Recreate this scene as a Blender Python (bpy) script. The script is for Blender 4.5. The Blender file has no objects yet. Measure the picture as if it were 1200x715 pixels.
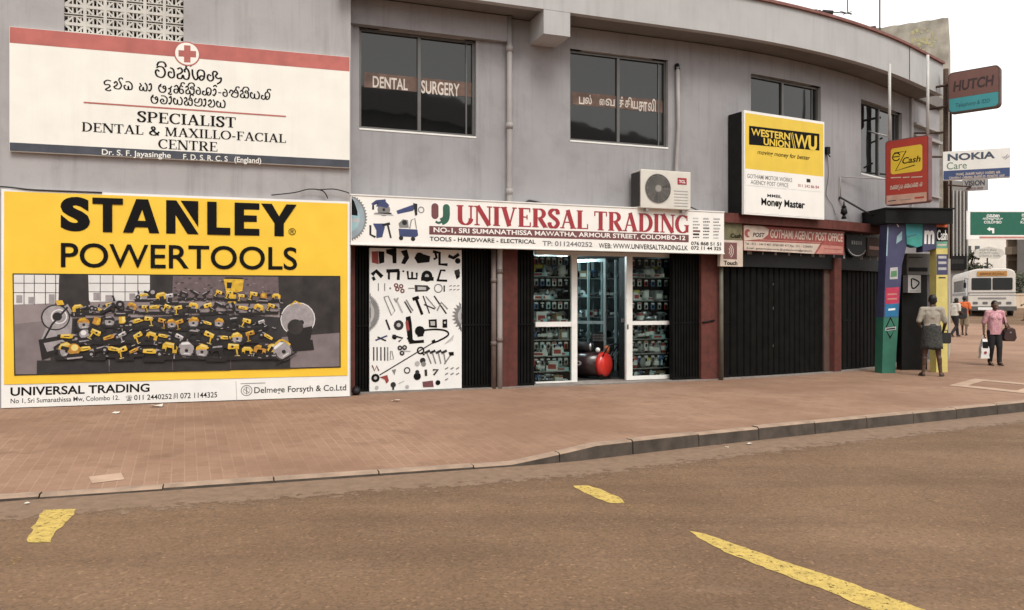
import bpy, bmesh, math, random
from mathutils import Vector, Matrix, noise as mnoise
R = math.radians
random.seed(7)
scene = bpy.context.scene
col = scene.collection

# ------------------------------------------------------------------ camera
CAMZ, F0, HX, HY = 1.65, 950.0, 600.0, 355.0      # eye height (m), focal length and horizon of a 1200 px wide frame
cam_d = bpy.data.cameras.new('camera'); cam = bpy.data.objects.new('camera', cam_d); col.objects.link(cam)
cam.location = (0, 0, CAMZ); cam.rotation_euler = (R(90), 0, 0)
cam_d.sensor_width = 36; cam_d.lens = 36 * F0 / 1200; cam_d.shift_y = -2.5 / 1200
cam_d.clip_start = 0.1; cam_d.clip_end = 3000
scene.camera = cam

# ------------------------------------------------------------------ world: bright overcast sky
SUN_EL, SUN_AZ = 52, 160          # azimuth clockwise from +Y: behind the camera, a little to the right
w = bpy.data.worlds.new('World'); scene.world = w; w.use_nodes = True
nt = w.node_tree; bgn = nt.nodes['Background']
sky = nt.nodes.new('ShaderNodeTexSky'); sky.sky_type = 'NISHITA'; sky.sun_disc = False
sky.sun_elevation = R(SUN_EL); sky.sun_rotation = R(SUN_AZ); sky.dust_density = 4; sky.air_density = 1.5
hsv = nt.nodes.new('ShaderNodeHueSaturation'); hsv.inputs['Saturation'].default_value = 0.12
mixn = nt.nodes.new('ShaderNodeMix'); mixn.data_type = 'RGBA'; mixn.inputs[0].default_value = 0.72
mixn.inputs[7].default_value = (10.0, 9.75, 9.4, 1)      # the even cloud layer
nt.links.new(sky.outputs[0], hsv.inputs['Color']); nt.links.new(hsv.outputs[0], mixn.inputs[6])
nt.links.new(mixn.outputs[2], bgn.inputs['Color']); bgn.inputs['Strength'].default_value = 0.105
sd = bpy.data.lights.new('sun', 'SUN'); sd.energy = 1.3; sd.angle = R(22); sd.color = (1, .95, .87)
sun = bpy.data.objects.new('sun', sd); col.objects.link(sun)
sun.rotation_euler = (R(90 - SUN_EL), 0, R(180 - SUN_AZ)); sun.location = (0, -10, 30)
vs = scene.view_settings
vs.view_transform = 'Standard'; vs.look = 'None'; vs.gamma = 1; vs.use_curve_mapping = False; vs.exposure = 0.68
scene.cycles.use_denoising = True
scene.cycles.max_bounces = 8; scene.cycles.transparent_max_bounces = 12

# ------------------------------------------------------------------ materials
MATS = {}
def mat(name, c, rough=.7, metal=0, var=.12, scale=6, bump=0, spec=.4, c2=None, dirt=0, streak=0, coat=0, emit=None, es=1, bscale=None):
    """principled paint with uneven tone; dirt adds blotchy grime, streak adds run-down rain marks"""
    if name in MATS: return MATS[name]
    m = bpy.data.materials.new(name); m.use_nodes = True; MATS[name] = m
    n = m.node_tree.nodes; l = m.node_tree.links; b = n['Principled BSDF']
    c = tuple(c[:3]); c2 = tuple(c2) if c2 else tuple(max(0, x * (1 - 2 * var)) for x in c)
    ge = n.new('ShaderNodeNewGeometry')
    tx = n.new('ShaderNodeTexNoise'); tx.inputs['Scale'].default_value = scale; tx.inputs['Detail'].default_value = 6
    l.new(ge.outputs['Position'], tx.inputs['Vector'])
    rp = n.new('ShaderNodeValToRGB'); rp.color_ramp.elements[0].position = .32; rp.color_ramp.elements[1].position = .68
    rp.color_ramp.elements[0].color = (*c2, 1); rp.color_ramp.elements[1].color = (*c, 1)
    l.new(tx.outputs['Fac'], rp.inputs[0]); out = rp.outputs[0]
    def over(outc, fac, colr):
        mx = n.new('ShaderNodeMix'); mx.data_type = 'RGBA'; l.new(fac, mx.inputs[0]); l.new(outc, mx.inputs[6])
        mx.inputs[7].default_value = (*colr, 1); return mx.outputs[2]
    def ramped(vec_scale, sc, lo, hi, amt, detail=5):
        mp = n.new('ShaderNodeMapping'); mp.inputs['Scale'].default_value = vec_scale; l.new(ge.outputs['Position'], mp.inputs['Vector'])
        t = n.new('ShaderNodeTexNoise'); t.inputs['Scale'].default_value = sc; t.inputs['Detail'].default_value = detail
        t.inputs['Roughness'].default_value = .65
        l.new(mp.outputs[0], t.inputs['Vector'])
        mr = n.new('ShaderNodeMapRange'); mr.inputs[1].default_value = lo; mr.inputs[2].default_value = hi; mr.inputs[4].default_value = amt
        l.new(t.outputs['Fac'], mr.inputs[0]); return mr.outputs[0]
    if dirt: out = over(out, ramped((1, 1, 1), 1.7, .5, .75, dirt, 9), tuple(x * .42 for x in c))
    if streak: out = over(out, ramped((1, 1, .04), 13, .56, .80, streak * .8), tuple(x * .5 for x in c)); out = over(out, ramped((1, 1, .07), 5, .52, .78, streak), tuple(x * .4 for x in (c[0], c[1] * .97, c[2] * .92)))
    l.new(out, b.inputs['Base Color'])
    b.inputs['Roughness'].default_value = rough; b.inputs['Metallic'].default_value = metal
    b.inputs['Specular IOR Level'].default_value = spec; b.inputs['Coat Weight'].default_value = coat
    if bump:
        t = n.new('ShaderNodeTexNoise'); t.inputs['Scale'].default_value = bscale or 60; t.inputs['Detail'].default_value = 5
        l.new(ge.outputs['Position'], t.inputs['Vector'])
        bp = n.new('ShaderNodeBump'); bp.inputs['Strength'].default_value = bump; bp.inputs['Distance'].default_value = .01
        l.new(t.outputs['Fac'], bp.inputs['Height']); l.new(bp.outputs[0], b.inputs['Normal'])
    if emit: b.inputs['Emission Color'].default_value = (*emit, 1); b.inputs['Emission Strength'].default_value = es
    return m
def srgb(r, g, b):
    f = lambda v: (v / 255 / 12.92) if v / 255 <= .04045 else ((v / 255 + .055) / 1.055) ** 2.4
    return (f(r), f(g), f(b))

WALL = mat('grey_wall_paint', (.318, .308, .320), .85, var=.06, scale=1.2, bump=.16, dirt=.34, streak=.42, bscale=40)
WALL2 = mat('grey_render', (.372, .354, .358), .85, var=.06, scale=1.0, bump=.16, dirt=.32, streak=.40, bscale=40)
FASC = mat('pale_parapet_paint', (.43, .425, .425), .85, var=.05, scale=1.5, bump=.1, dirt=.15, streak=.28)
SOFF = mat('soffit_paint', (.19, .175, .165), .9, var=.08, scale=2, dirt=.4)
TRIM = mat('grey_trim', (.36, .34, .335), .8, var=.05)
ALU = mat('weathered_aluminium', (.15, .145, .14), .4, metal=.5, var=.08)
WALU = mat('white_aluminium', (.78, .77, .74), .35, var=.05, dirt=.12)
SHUT = mat('black_shutter_paint', (.0042, .0042, .0038), .6, var=.25, scale=5, dirt=.2, spec=.08, c2=(.008, .0078, .007))
REDP = mat('red_oxide_paint', (.135, .042, .034), .75, var=.22, scale=9, dirt=.5, streak=.5, bump=.2, c2=(.085, .034, .028), spec=.2)
COPE = mat('red_coping_paint', (.23, .10, .085), .8, var=.15, scale=8, dirt=.3)
BROWN = mat('brown_board', (.105, .062, .05), .75, var=.15, scale=4, dirt=.3)
WHITE = mat('white_sign_face', (.80, .78, .74), .45, var=.03, scale=3, dirt=.04, streak=.06)
WHITE2 = mat('white_vinyl', (.78, .78, .76), .5, var=.04, scale=3)
OWHITE = mat('old_white_board', (.78, .76, .70), .6, var=.03, scale=3, dirt=.08, streak=.10)
BLACK = mat('black_ink', (.007, .0065, .0065), .6, var=.1, spec=.1)
BLACKM = mat('black_metal', (.010, .010, .010), .5, var=.2, spec=.2)
DGREY = mat('dark_grey_ink', (.035, .033, .034), .6, var=.15, spec=.15)
MGREY = mat('mid_grey_ink', (.22, .215, .215), .55, var=.12)
LGREY = mat('light_grey_ink', (.45, .44, .44), .55, var=.1)
YEL = mat('yellow_banner_vinyl', (.80, .53, .045), .5, var=.06, scale=2.5, c2=(.76, .48, .038))
YELT = mat('yellow_ink', (.72, .42, .03), .5, var=.1)
WUY = mat('yellow_lightbox_face', (.72, .50, .045), .4, var=.05, scale=3, streak=.1)
REDT = mat('crimson_lettering', (.34, .035, .045), .45, var=.08)
MAROON = mat('maroon_band', (.17, .065, .068), .5, var=.12)
PINK = mat('faded_red_band', (.47, .135, .115), .65, var=.12, scale=4, dirt=.18)
NAVY = mat('dark_slate_band', (.062, .068, .088), .6, var=.2, scale=4)
BLUEI = mat('blue_ink', (.045, .06, .16), .5, var=.1)
GREENI = mat('green_ink', (.03, .11, .075), .5, var=.1)
REDS = mat('red_sign_face', (.40, .045, .03), .45, var=.07, scale=4, dirt=.1)
ORANGEI = mat('orange_ink', (.62, .12, .04), .5, var=.1)
TEAL = mat('teal_sign_face', (.05, .29, .32), .5, var=.06)
PURP = mat('purple_sign_face', (.062, .064, .135), .5, var=.12, scale=5)
GRNP = mat('green_pillar_face', (.035, .155, .105), .5, var=.1, scale=5)
HUTB = mat('faded_brown_sign_face', (.165, .075, .062), .5, var=.06)
ROADG = mat('green_road_sign', (.012, .115, .075), .5, var=.08)
RUST = mat('rusty_steel', (.09, .05, .035), .8, var=.3, scale=30)
PIPE = mat('grey_plastic_pipe', (.34, .315, .305), .6, var=.08, scale=3, streak=.25)
CONC = mat('mossy_concrete', (.46, .42, .35), .95, var=.22, scale=3, dirt=.6, streak=.45, bump=.5)
RUBBER = mat('rubber', (.015, .015, .015), .8)
STEEL = mat('steel', (.45, .45, .46), .35, metal=.8, var=.1)
SKIN = mat('dark_skin', (.085, .045, .03), .55, var=.08)
SKIN2 = mat('brown_skin', (.15, .08, .052), .55, var=.08)
HAIR = mat('black_hair', (.012, .010, .009), .5, var=.3, scale=60)
CABLE = mat('cable_sheath', (.025, .023, .022), .6)

def glass_dark(name, c=(.010, .012, .013), rough=.03):
    if name in MATS: return MATS[name]
    m = bpy.data.materials.new(name); m.use_nodes = True; MATS[name] = m
    n = m.node_tree.nodes; l = m.node_tree.links; b = n['Principled BSDF']
    b.inputs['Base Color'].default_value = (*c, 1); b.inputs['Roughness'].default_value = rough
    b.inputs['Specular IOR Level'].default_value = .68
    t = n.new('ShaderNodeTexNoise'); t.inputs['Scale'].default_value = 1.3
    ge = n.new('ShaderNodeNewGeometry'); l.new(ge.outputs['Position'], t.inputs['Vector'])
    bp = n.new('ShaderNodeBump'); bp.inputs['Strength'].default_value = .12; bp.inputs['Distance'].default_value = .02
    l.new(t.outputs['Fac'], bp.inputs['Height']); l.new(bp.outputs[0], b.inputs['Normal'])
    return m
def glass_clear(name, tint=(.86, .93, .92)):
    if name in MATS: return MATS[name]
    m = bpy.data.materials.new(name); m.use_nodes = True; MATS[name] = m
    n = m.node_tree.nodes; l = m.node_tree.links; n.remove(n['Principled BSDF'])
    tr = n.new('ShaderNodeBsdfTransparent'); tr.inputs[0].default_value = (*tint, 1)
    gl = n.new('ShaderNodeBsdfGlossy'); gl.inputs['Roughness'].default_value = .02
    fr = n.new('ShaderNodeFresnel'); fr.inputs[0].default_value = 1.3
    mx = n.new('ShaderNodeMixShader'); l.new(fr.outputs[0], mx.inputs[0]); l.new(tr.outputs[0], mx.inputs[1]); l.new(gl.outputs[0], mx.inputs[2])
    l.new(mx.outputs[0], n['Material Output'].inputs['Surface']); return m
GLASSD = glass_dark('dark_window_glass', (.006, .007, .0075)); GLASSC = glass_clear('clear_glass')

# ------------------------------------------------------------------ mesh collector
ORG = {}
class Frame:
    """a flat panel: o = left end at z 0, u = along it (to the right seen from the street), n = outward, v = up"""
    def __init__(s, o, u, n): s.o = Vector(o); s.u = Vector(u).normalized(); s.n = Vector(n).normalized(); s.v = s.n.cross(s.u) if abs(s.u.z) > .01 else Vector((0, 0, 1)); s.L = 0
    def P(s, u, v, w=0): return s.o + s.u * u + s.v * v + s.n * w
    def uv(s, px, py, off=0):
        """where the sight line through a photo point meets this panel, in panel metres"""
        d = Vector(((px - HX) / F0, 1, (HY - py) / F0)); c = Vector((0, 0, CAMZ)); q = s.o + s.n * off
        t = (q - c).dot(s.n) / d.dot(s.n); p = c + d * t - s.o
        return p.dot(s.u), p.dot(s.v)
    def sub(s, u, v, w=0): f = Frame(s.P(u, v, w), s.u, s.n); f.v = s.v; return f
WORLD = Frame((0, 0, 0), (1, 0, 0), (0, -1, 0))
class MB:
    def __init__(s, m=None): s.V = []; s.Fc = []; s.M = []; s.mats = []; s.sm = []; s.cur = m; s.smooth = False; s.lines = []
    def mi(s, m):
        m = m or s.cur
        if m not in s.mats: s.mats.append(m)
        return s.mats.index(m)
    def add(s, vs, fs, m=None):
        b = len(s.V); i = s.mi(m); s.V += [Vector(v) for v in vs]
        for f in fs: s.Fc.append([b + k for k in f]); s.M.append(i); s.sm.append(s.smooth)
    def hexa(s, p, m=None):  # 8 points: bottom ring then top ring
        s.add(p, [(3, 2, 1, 0), (4, 5, 6, 7), (0, 1, 5, 4), (1, 2, 6, 5), (2, 3, 7, 6), (3, 0, 4, 7)], m)
    def box(s, f, u0, u1, v0, v1, w0, w1, m=None):
        P = f.P; s.hexa([P(u0, v0, w1), P(u1, v0, w1), P(u1, v0, w0), P(u0, v0, w0), P(u0, v1, w1), P(u1, v1, w1), P(u1, v1, w0), P(u0, v1, w0)], m)
    def prism(s, f, pts, w0, w1, m=None):
        k = len(pts); a = sum(pts[i][0] * pts[(i + 1) % k][1] - pts[(i + 1) % k][0] * pts[i][1] for i in range(k))
        if a < 0: pts = pts[::-1]
        vs = [f.P(x, y, w1) for x, y in pts] + [f.P(x, y, w0) for x, y in pts]
        fs = [tuple(range(k)), tuple(range(2 * k - 1, k - 1, -1))] + [(i, k + i, k + (i + 1) % k, (i + 1) % k) for i in range(k)]
        s.add(vs, fs, m)
    def flat(s, f, pts, w, m=None): # thin printed shape
        k = len(pts); a = sum(pts[i][0] * pts[(i + 1) % k][1] - pts[(i + 1) % k][0] * pts[i][1] for i in range(k))
        if a < 0: pts = pts[::-1]
        s.add([f.P(x, y, w) for x, y in pts], [tuple(range(k))], m)
    def rect(s, f, u0, v0, u1, v1, w, m=None): s.flat(f, [(u0, v0), (u1, v0), (u1, v1), (u0, v1)], w, m)
    def disc(s, f, u, v, r, w, m=None, n=20, ry=None): s.flat(f, [(u + r * math.cos(6.2832 * i / n), v + (ry or r) * math.sin(6.2832 * i / n)) for i in range(n)], w, m)
    def band(s, f, pts, wd, w, m=None, closed=False):
        """ribbon along a polyline; wd = number or function(dx, dy)"""
        pts = [p for i, p in enumerate(pts) if i == 0 or (abs(p[0] - pts[i - 1][0]) + abs(p[1] - pts[i - 1][1])) > 1e-6]
        n = len(pts); L = []; Rr = []
        for i in range(n):
            if closed: a, b = pts[i - 1], pts[(i + 1) % n]
            else: a, b = pts[max(0, i - 1)], pts[min(n - 1, i + 1)]
            dx, dy = b[0] - a[0], b[1] - a[1]; d = math.hypot(dx, dy) or 1e-6; dx /= d; dy /= d
            h = (wd(dx, dy) if callable(wd) else wd) / 2
            L.append((pts[i][0] - dy * h, pts[i][1] + dx * h)); Rr.append((pts[i][0] + dy * h, pts[i][1] - dx * h))
        vs = [f.P(x, y, w) for x, y in L + Rr]
        s.add(vs, [(i, n + i, n + (i + 1) % n, (i + 1) % n) for i in range(n if closed else n - 1)], m)
    def tube(s, pts, r, m=None, n=8, cap=True):
        pts = [Vector(p) for p in pts]; k = len(pts); rr = r if isinstance(r, (list, tuple)) else [r] * k
        vs = []; prev = None
        for i in range(k):
            t = (pts[min(k - 1, i + 1)] - pts[max(0, i - 1)]).normalized()
            a = prev if prev is not None else (Vector((0, 0, 1)) if abs(t.z) < .9 else Vector((1, 0, 0)))
            x = t.cross(a).normalized(); y = x.cross(t); prev = y   # keeps the section from twisting
            for j in range(n): vs.append(pts[i] + (x * math.cos(6.2832 * j / n) + y * math.sin(6.2832 * j / n)) * rr[i])
        fs = [(i * n + j, i * n + (j + 1) % n, (i + 1) * n + (j + 1) % n, (i + 1) * n + j) for i in range(k - 1) for j in range(n)]
        fs = [f[::-1] for f in fs]
        if cap: fs += [tuple(range(n)), tuple(range(k * n - 1, (k - 1) * n - 1, -1))]
        o = s.smooth; s.smooth = True; s.add(vs, fs, m); s.smooth = o
    def ell(s, c, rx, ry, rz, m=None, n=12, k=8, ax=None):
        c = Vector(c); X, Y, Z = ax if ax else (Vector((1, 0, 0)), Vector((0, 1, 0)), Vector((0, 0, 1)))
        vs = [c + Z * rz]
        for i in range(1, k):
            a = math.pi * i / k
            for j in range(n):
                b = 6.2832 * j / n; vs.append(c + X * rx * math.sin(a) * math.cos(b) + Y * ry * math.sin(a) * math.sin(b) + Z * rz * math.cos(a))
        vs.append(c - Z * rz); e = len(vs) - 1
        fs = [(0, 1 + j, 1 + (j + 1) % n) for j in range(n)]
        fs += [(1 + (i - 1) * n + j, 1 + i * n + j, 1 + i * n + (j + 1) % n, 1 + (i - 1) * n + (j + 1) % n) for i in range(1, k - 1) for j in range(n)]
        fs += [(e, 1 + (k - 2) * n + (j + 1) % n, 1 + (k - 2) * n + j) for j in range(n)]
        o = s.smooth; s.smooth = True; s.add(vs, fs, m); s.smooth = o
    def cone(s, a, ra, b, rb, m=None, n=10):
        """capsule with two radii"""
        a = Vector(a); b = Vector(b); t = (b - a); 
        if t.length < 1e-6: return s.ell(a, ra, ra, ra, m)
        t.normalize(); pts = []; rr = []
        for i in range(4): q = math.pi / 2 * (i / 3.5 + .14 * (i == 0)); pts.append(a - t * ra * math.cos(q)); rr.append(ra * math.sin(q))
        for i in range(3, -1, -1): q = math.pi / 2 * (i / 3.5 + .14 * (i == 0)); pts.append(b + t * rb * math.cos(q)); rr.append(rb * math.sin(q))
        s.tube(pts, rr, m, n)
    def obj(s, name, parent=None, org=None, bevel=0, link=True):
        if name == 'lettering' and len(s.lines) > 1:      # every line of writing is a part of its own
            cut = s.lines + [len(s.Fc)]; o = None
            for i, j in zip(cut[:-1], cut[1:]):
                q = MB(); q.V = []; mp = {}
                for f, mm, sm in zip(s.Fc[i:j], s.M[i:j], s.sm[i:j]):
                    for v in f:
                        if v not in mp: mp[v] = len(q.V); q.V.append(s.V[v])
                    q.Fc.append([mp[v] for v in f]); q.M.append(q.mi(s.mats[mm])); q.sm.append(sm)
                if q.Fc: o = q.obj(name, parent, org)
            return o
        o0 = Vector(org) if org is not None else (ORG[parent.as_pointer()] if parent else Vector((0, 0, 0)))
        me = bpy.data.meshes.new(name)
        me.from_pydata([tuple(v - o0) for v in s.V], [], s.Fc)
        for m in s.mats: me.materials.append(m)
        me.polygons.foreach_set('material_index', s.M); me.polygons.foreach_set('use_smooth', s.sm); me.update()
        o = bpy.data.objects.new(name, me); col.objects.link(o)
        if parent: o.parent = parent; o.location = (0, 0, 0)
        else: o.location = o0
        ORG[o.as_pointer()] = o0
        if bevel:
            b = o.modifiers.new('bevel', 'BEVEL'); b.width = bevel; b.segments = 2; b.limit_method = 'ANGLE'; b.angle_limit = R(40)
        return o
def tag(o, label=None, cat=None, group=None, kind=None):
    if label: o['label'] = label
    if cat: o['category'] = cat
    if group: o['group'] = group
    if kind: o['kind'] = kind
    return o
def thing(name, label, cat, loc, group=None):
    o = bpy.data.objects.new(name, None); col.objects.link(o); o.location = loc; o.empty_display_size = .2
    ORG[o.as_pointer()] = Vector(loc); return tag(o, label, cat, group)
KIDS = {}
def copy_tree(o, parent=None):
    c = o.copy(); col.objects.link(c)
    if parent: c.parent = parent
    for ch in list(o.children): copy_tree(ch, c)
    return c
def struct(o): o['kind'] = 'structure'; return o

# ------------------------------------------------------------------ lettering
_T = {}
def _outline(body, bold, shear):
    c = bpy.data.curves.new('t', 'FONT'); c.body = body; c.offset = bold; c.shear = shear; c.resolution_u = 5
    c.materials.append(BLACK); c.materials.append(DGREY)
    for i, ch in enumerate(body): c.body_format[i].material_index = 1 if ch in 'MmWw' else 0
    o = bpy.data.objects.new('t', c); col.objects.link(o)
    dg = bpy.context.evaluated_depsgraph_get(); me = bpy.data.meshes.new_from_object(o.evaluated_get(dg))
    vs = [(v.co.x, v.co.y) for v in me.vertices]; fs = [(tuple(p.vertices), p.material_index) for p in me.polygons]
    bpy.data.objects.remove(o); bpy.data.curves.remove(c); bpy.data.meshes.remove(me); return vs, fs
def glyphs(body, bold=0, shear=0):
    k = (body, bold, shear)
    if k not in _T:
        vs, fs = _outline(body, bold, shear)
        if bold > .008 and len(body) > 1 and any(ch in 'MmWw' for ch in body):     # heavy strokes would close up M and W
            v2, f2 = _outline(body, bold * .35, shear); n = len(vs)
            fs = [(f, q) for f, q in fs if q == 0] + [(tuple(i + n for i in f), q) for f, q in f2 if q == 1]; vs = vs + v2
            used = sorted({i for f, _ in fs for i in f}); mp = {i: j for j, i in enumerate(used)}
            vs = [vs[i] for i in used]; fs = [(tuple(mp[i] for i in f), q) for f, q in fs]
        _T[k] = (vs, [f for f, _ in fs])
    return _T[k]
def text(mb, f, body, u0, u1, v0, v1, w, m=None, bold=0, shear=0):
    """lettering fitted to a box on the panel"""
    vs, fs = glyphs(body, bold, shear)
    if not vs: return
    xa = min(v[0] for v in vs); xb = max(v[0] for v in vs); ya = min(v[1] for v in vs); yb = max(v[1] for v in vs)
    q = [f.P(u0 + (x - xa) / (xb - xa) * (u1 - u0), v0 + (y - ya) / (yb - ya + 1e-9) * (v1 - v0), w) for x, y in vs]
    n0 = f.n
    out = []
    for a in fs:
        nn = (q[a[1]] - q[a[0]]).cross(q[a[2]] - q[a[0]])
        out.append(a if nn.dot(n0) >= 0 else a[::-1])
    mb.add(q, out, m)
def text_px(mb, f, body, px0, px1, yt, yb, w, m=None, bold=0, shear=0):
    mb.lines.append(len(mb.Fc))
    u0, v1 = f.uv(px0, yt); _, v0 = f.uv(px0, yb); u1, _ = f.uv(px1, yb)
    text(mb, f, body, u0, u1, v0, v1, w, m, bold, shear)

def arc(cx, cy, rx, ry, a0, a1, n=12): return [(cx + rx * math.cos(R(a0 + (a1 - a0) * i / n)), cy + ry * math.sin(R(a0 + (a1 - a0) * i / n))) for i in range(n + 1)]
def serif_ops(ch):
    """roman capitals with thick and thin strokes: (kind, data, width) ; width 'n' = pen contrast"""
    T, t = .2, .07
    S = lambda x, y, h=.17: ('l', [(x - h, y + (.025 if y < .5 else -.025)), (x + h, y + (.025 if y < .5 else -.025))], .05)
    V = lambda x, a=0, b=1, wd=T: ('l', [(x, a), (x, b)], wd)
    D = {
    'U': (.88, [V(.19, .3, 1), ('n', arc(.46, .33, .27, .31, 180, 360), 0), V(.73, .33, 1, t), S(.19, 1), S(.73, 1, .13)]),
    'N': (.92, [V(.15, 0, 1, t), V(.78, 0, 1, t), ('l', [(.17, 1), (.76, 0)], T), S(.15, 0, .13), S(.1, 1, .1), S(.78, 1, .13)]),
    'I': (.42, [V(.21), S(.21, 0), S(.21, 1)]),
    'V': (.86, [('l', [(.16, 1), (.44, 0)], T), ('l', [(.44, 0.02), (.7, 1)], t), S(.16, 1), S(.71, 1, .12)]),
    'E': (.74, [V(.2), ('l', [(.05, .975), (.66, .975)], .05), ('l', [(.2, .52), (.5, .52)], .05), ('l', [(.05, .025), (.68, .025)], .05), ('l', [(.64, .78), (.64, 1)], .05), ('l', [(.5, .4), (.5, .64)], .05), ('l', [(.67, 0), (.67, .25)], .05)]),
    'R': (.86, [V(.2), ('l', [(.05, .975), (.4, .975)], .05), ('n', arc(.4, .74, .24, .235, 90, -90), 0), ('l', [(.2, .5), (.4, .5)], .05), ('l', [(.42, .5), (.72, .02)], T * .95), S(.2, 0), S(.74, 0, .11)]),
    'S': (.64, [('c', [(.53, .74), (.5, .92), (.32, .98), (.14, .88), (.12, .72), (.3, .55), (.46, .42), (.53, .25), (.44, .08), (.28, .02), (.12, .1), (.08, .28)], 0), ('l', [(.53, .72), (.53, .98)], .05), ('l', [(.08, .02), (.08, .3)], .05)]),
    'A': (.88, [('l', [(.14, 0), (.42, .98)], t), ('l', [(.42, 1), (.72, 0)], T), ('l', [(.24, .33), (.6, .33)], .05), S(.13, 0, .12), S(.72, 0)]),
    'L': (.7, [V(.2), S(.2, 1), ('l', [(.05, .025), (.64, .025)], .05), ('l', [(.63, 0), (.63, .27)], .05)]),
    'T': (.8, [V(.4), S(.4, 0), ('l', [(.06, .975), (.74, .975)], .05), ('l', [(.07, .75), (.07, 1)], .05), ('l', [(.73, .75), (.73, 1)], .05)]),
    'D': (.88, [V(.2), ('l', [(.05, .975), (.4, .975)], .05), ('l', [(.05, .025), (.4, .025)], .05), ('n', arc(.36, .5, .4, .475, 90, -90), 0)]),
    'G': (.88, [('n', arc(.46, .5, .36, .475, 50, 315), 0), ('l', [(.72, .05), (.72, .42)], T * .8), ('l', [(.55, .43), (.84, .43)], .05), ('l', [(.72, .7), (.72, .98)], .05)]),
    'C': (.8, [('n', arc(.46, .5, .36, .475, 45, 315), 0), ('l', [(.72, .7), (.72, .98)], .05)]),
    'P': (.76, [V(.2), ('l', [(.05, .975), (.4, .975)], .05), ('n', arc(.4, .73, .25, .245, 90, -90), 0), ('l', [(.2, .48), (.4, .48)], .05), S(.2, 0)]),
    'M': (1.08, [V(.16, 0, 1, t), ('l', [(.18, 1), (.5, .05)], T * .9), ('l', [(.5, .02), (.82, 1)], t), V(.86, 0, 1), S(.15, 0, .12), S(.86, 0), S(.13, 1, .1), S(.88, 1, .13)]),
    'X': (.86, [('l', [(.14, 1), (.72, 0)], T), ('l', [(.16, 0), (.68, 1)], t), S(.15, 1), S(.7, 0), S(.15, 0, .11), S(.69, 1, .11)]),
    'O': (.92, [('nc', arc(.46, .5, .37, .475, 0, 345, 23), 0)]),
    'F': (.7, [V(.2), S(.2, 0), ('l', [(.05, .975), (.66, .975)], .05), ('l', [(.2, .52), (.5, .52)], .05), ('l', [(.64, .76), (.64, 1)], .05), ('l', [(.5, .4), (.5, .64)], .05)]),
    '-': (.42, [('l', [(.06, .36), (.36, .36)], .1)]), ' ': (.4, []),
    '&': (.9, [('c', [(.85, .42), (.6, .1), (.35, .02), (.12, .15), (.14, .35), (.4, .55), (.5, .75), (.4, .95), (.25, .85), (.3, .65), (.5, .35), (.8, .03)], 0)]),
    }
    return D[ch]
def smoothpts(p, k=5):
    out = []
    for i in range(len(p) - 1):
        a, b, c, d = p[max(0, i - 1)], p[i], p[i + 1], p[min(len(p) - 1, i + 2)]
        for j in range(k):
            t = j / k
            out.append(tuple(.5 * ((2 * b[q]) + (c[q] - a[q]) * t + (2 * a[q] - 5 * b[q] + 4 * c[q] - d[q]) * t * t + (3 * b[q] - a[q] - 3 * c[q] + d[q]) * t ** 3) for q in (0, 1)))
    return out + [p[-1]]
def serif(mb, f, body, u0, u1, v0, v1, w, m=None, fat=1.0, thin=1.0):
    W = sum(serif_ops(c)[0] for c in body); sx = (u1 - u0) / W; sy = v1 - v0; x = u0; lay = 0
    for c in body:
        wd, ops = serif_ops(c)
        for k, pts, width in ops:
            lay += 1; ww = w + (lay % 7) * .0002      # strokes that cross lie a hair apart
            P = smoothpts(pts) if k == 'c' else pts
            Q = [(x + a * sx, v0 + b * sy) for a, b in P]
            if k == 'l':
                dx, dy = Q[-1][0] - Q[0][0], Q[-1][1] - Q[0][1]
                h = width * (sx if abs(dy) > abs(dx) * .5 else sy) * (fat if width > .1 else thin)
                mb.band(f, Q, h, ww, m)
            elif k == 'c': mb.band(f, Q, lambda dx, dy: (.075 + .12 * max(abs(dy), abs(dx) * abs(dy) * 1.8) ** 1.5) * sx * fat, ww, m)
            else: mb.band(f, Q, lambda dx, dy: (.055 + .15 * abs(dy) ** 1.4) * sx * fat, ww, m, closed=(k == 'nc'))
        x += wd * sx
def serif_px(mb, f, body, px0, px1, yt, yb, w, m=None, fat=1.0, thin=1.0):
    mb.lines.append(len(mb.Fc))
    u0, v1 = f.uv(px0, yt); _, v0 = f.uv(px0, yb); u1, _ = f.uv(px1, yb); serif(mb, f, body, u0, u1, v0, v1, w, m, fat, thin)

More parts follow.
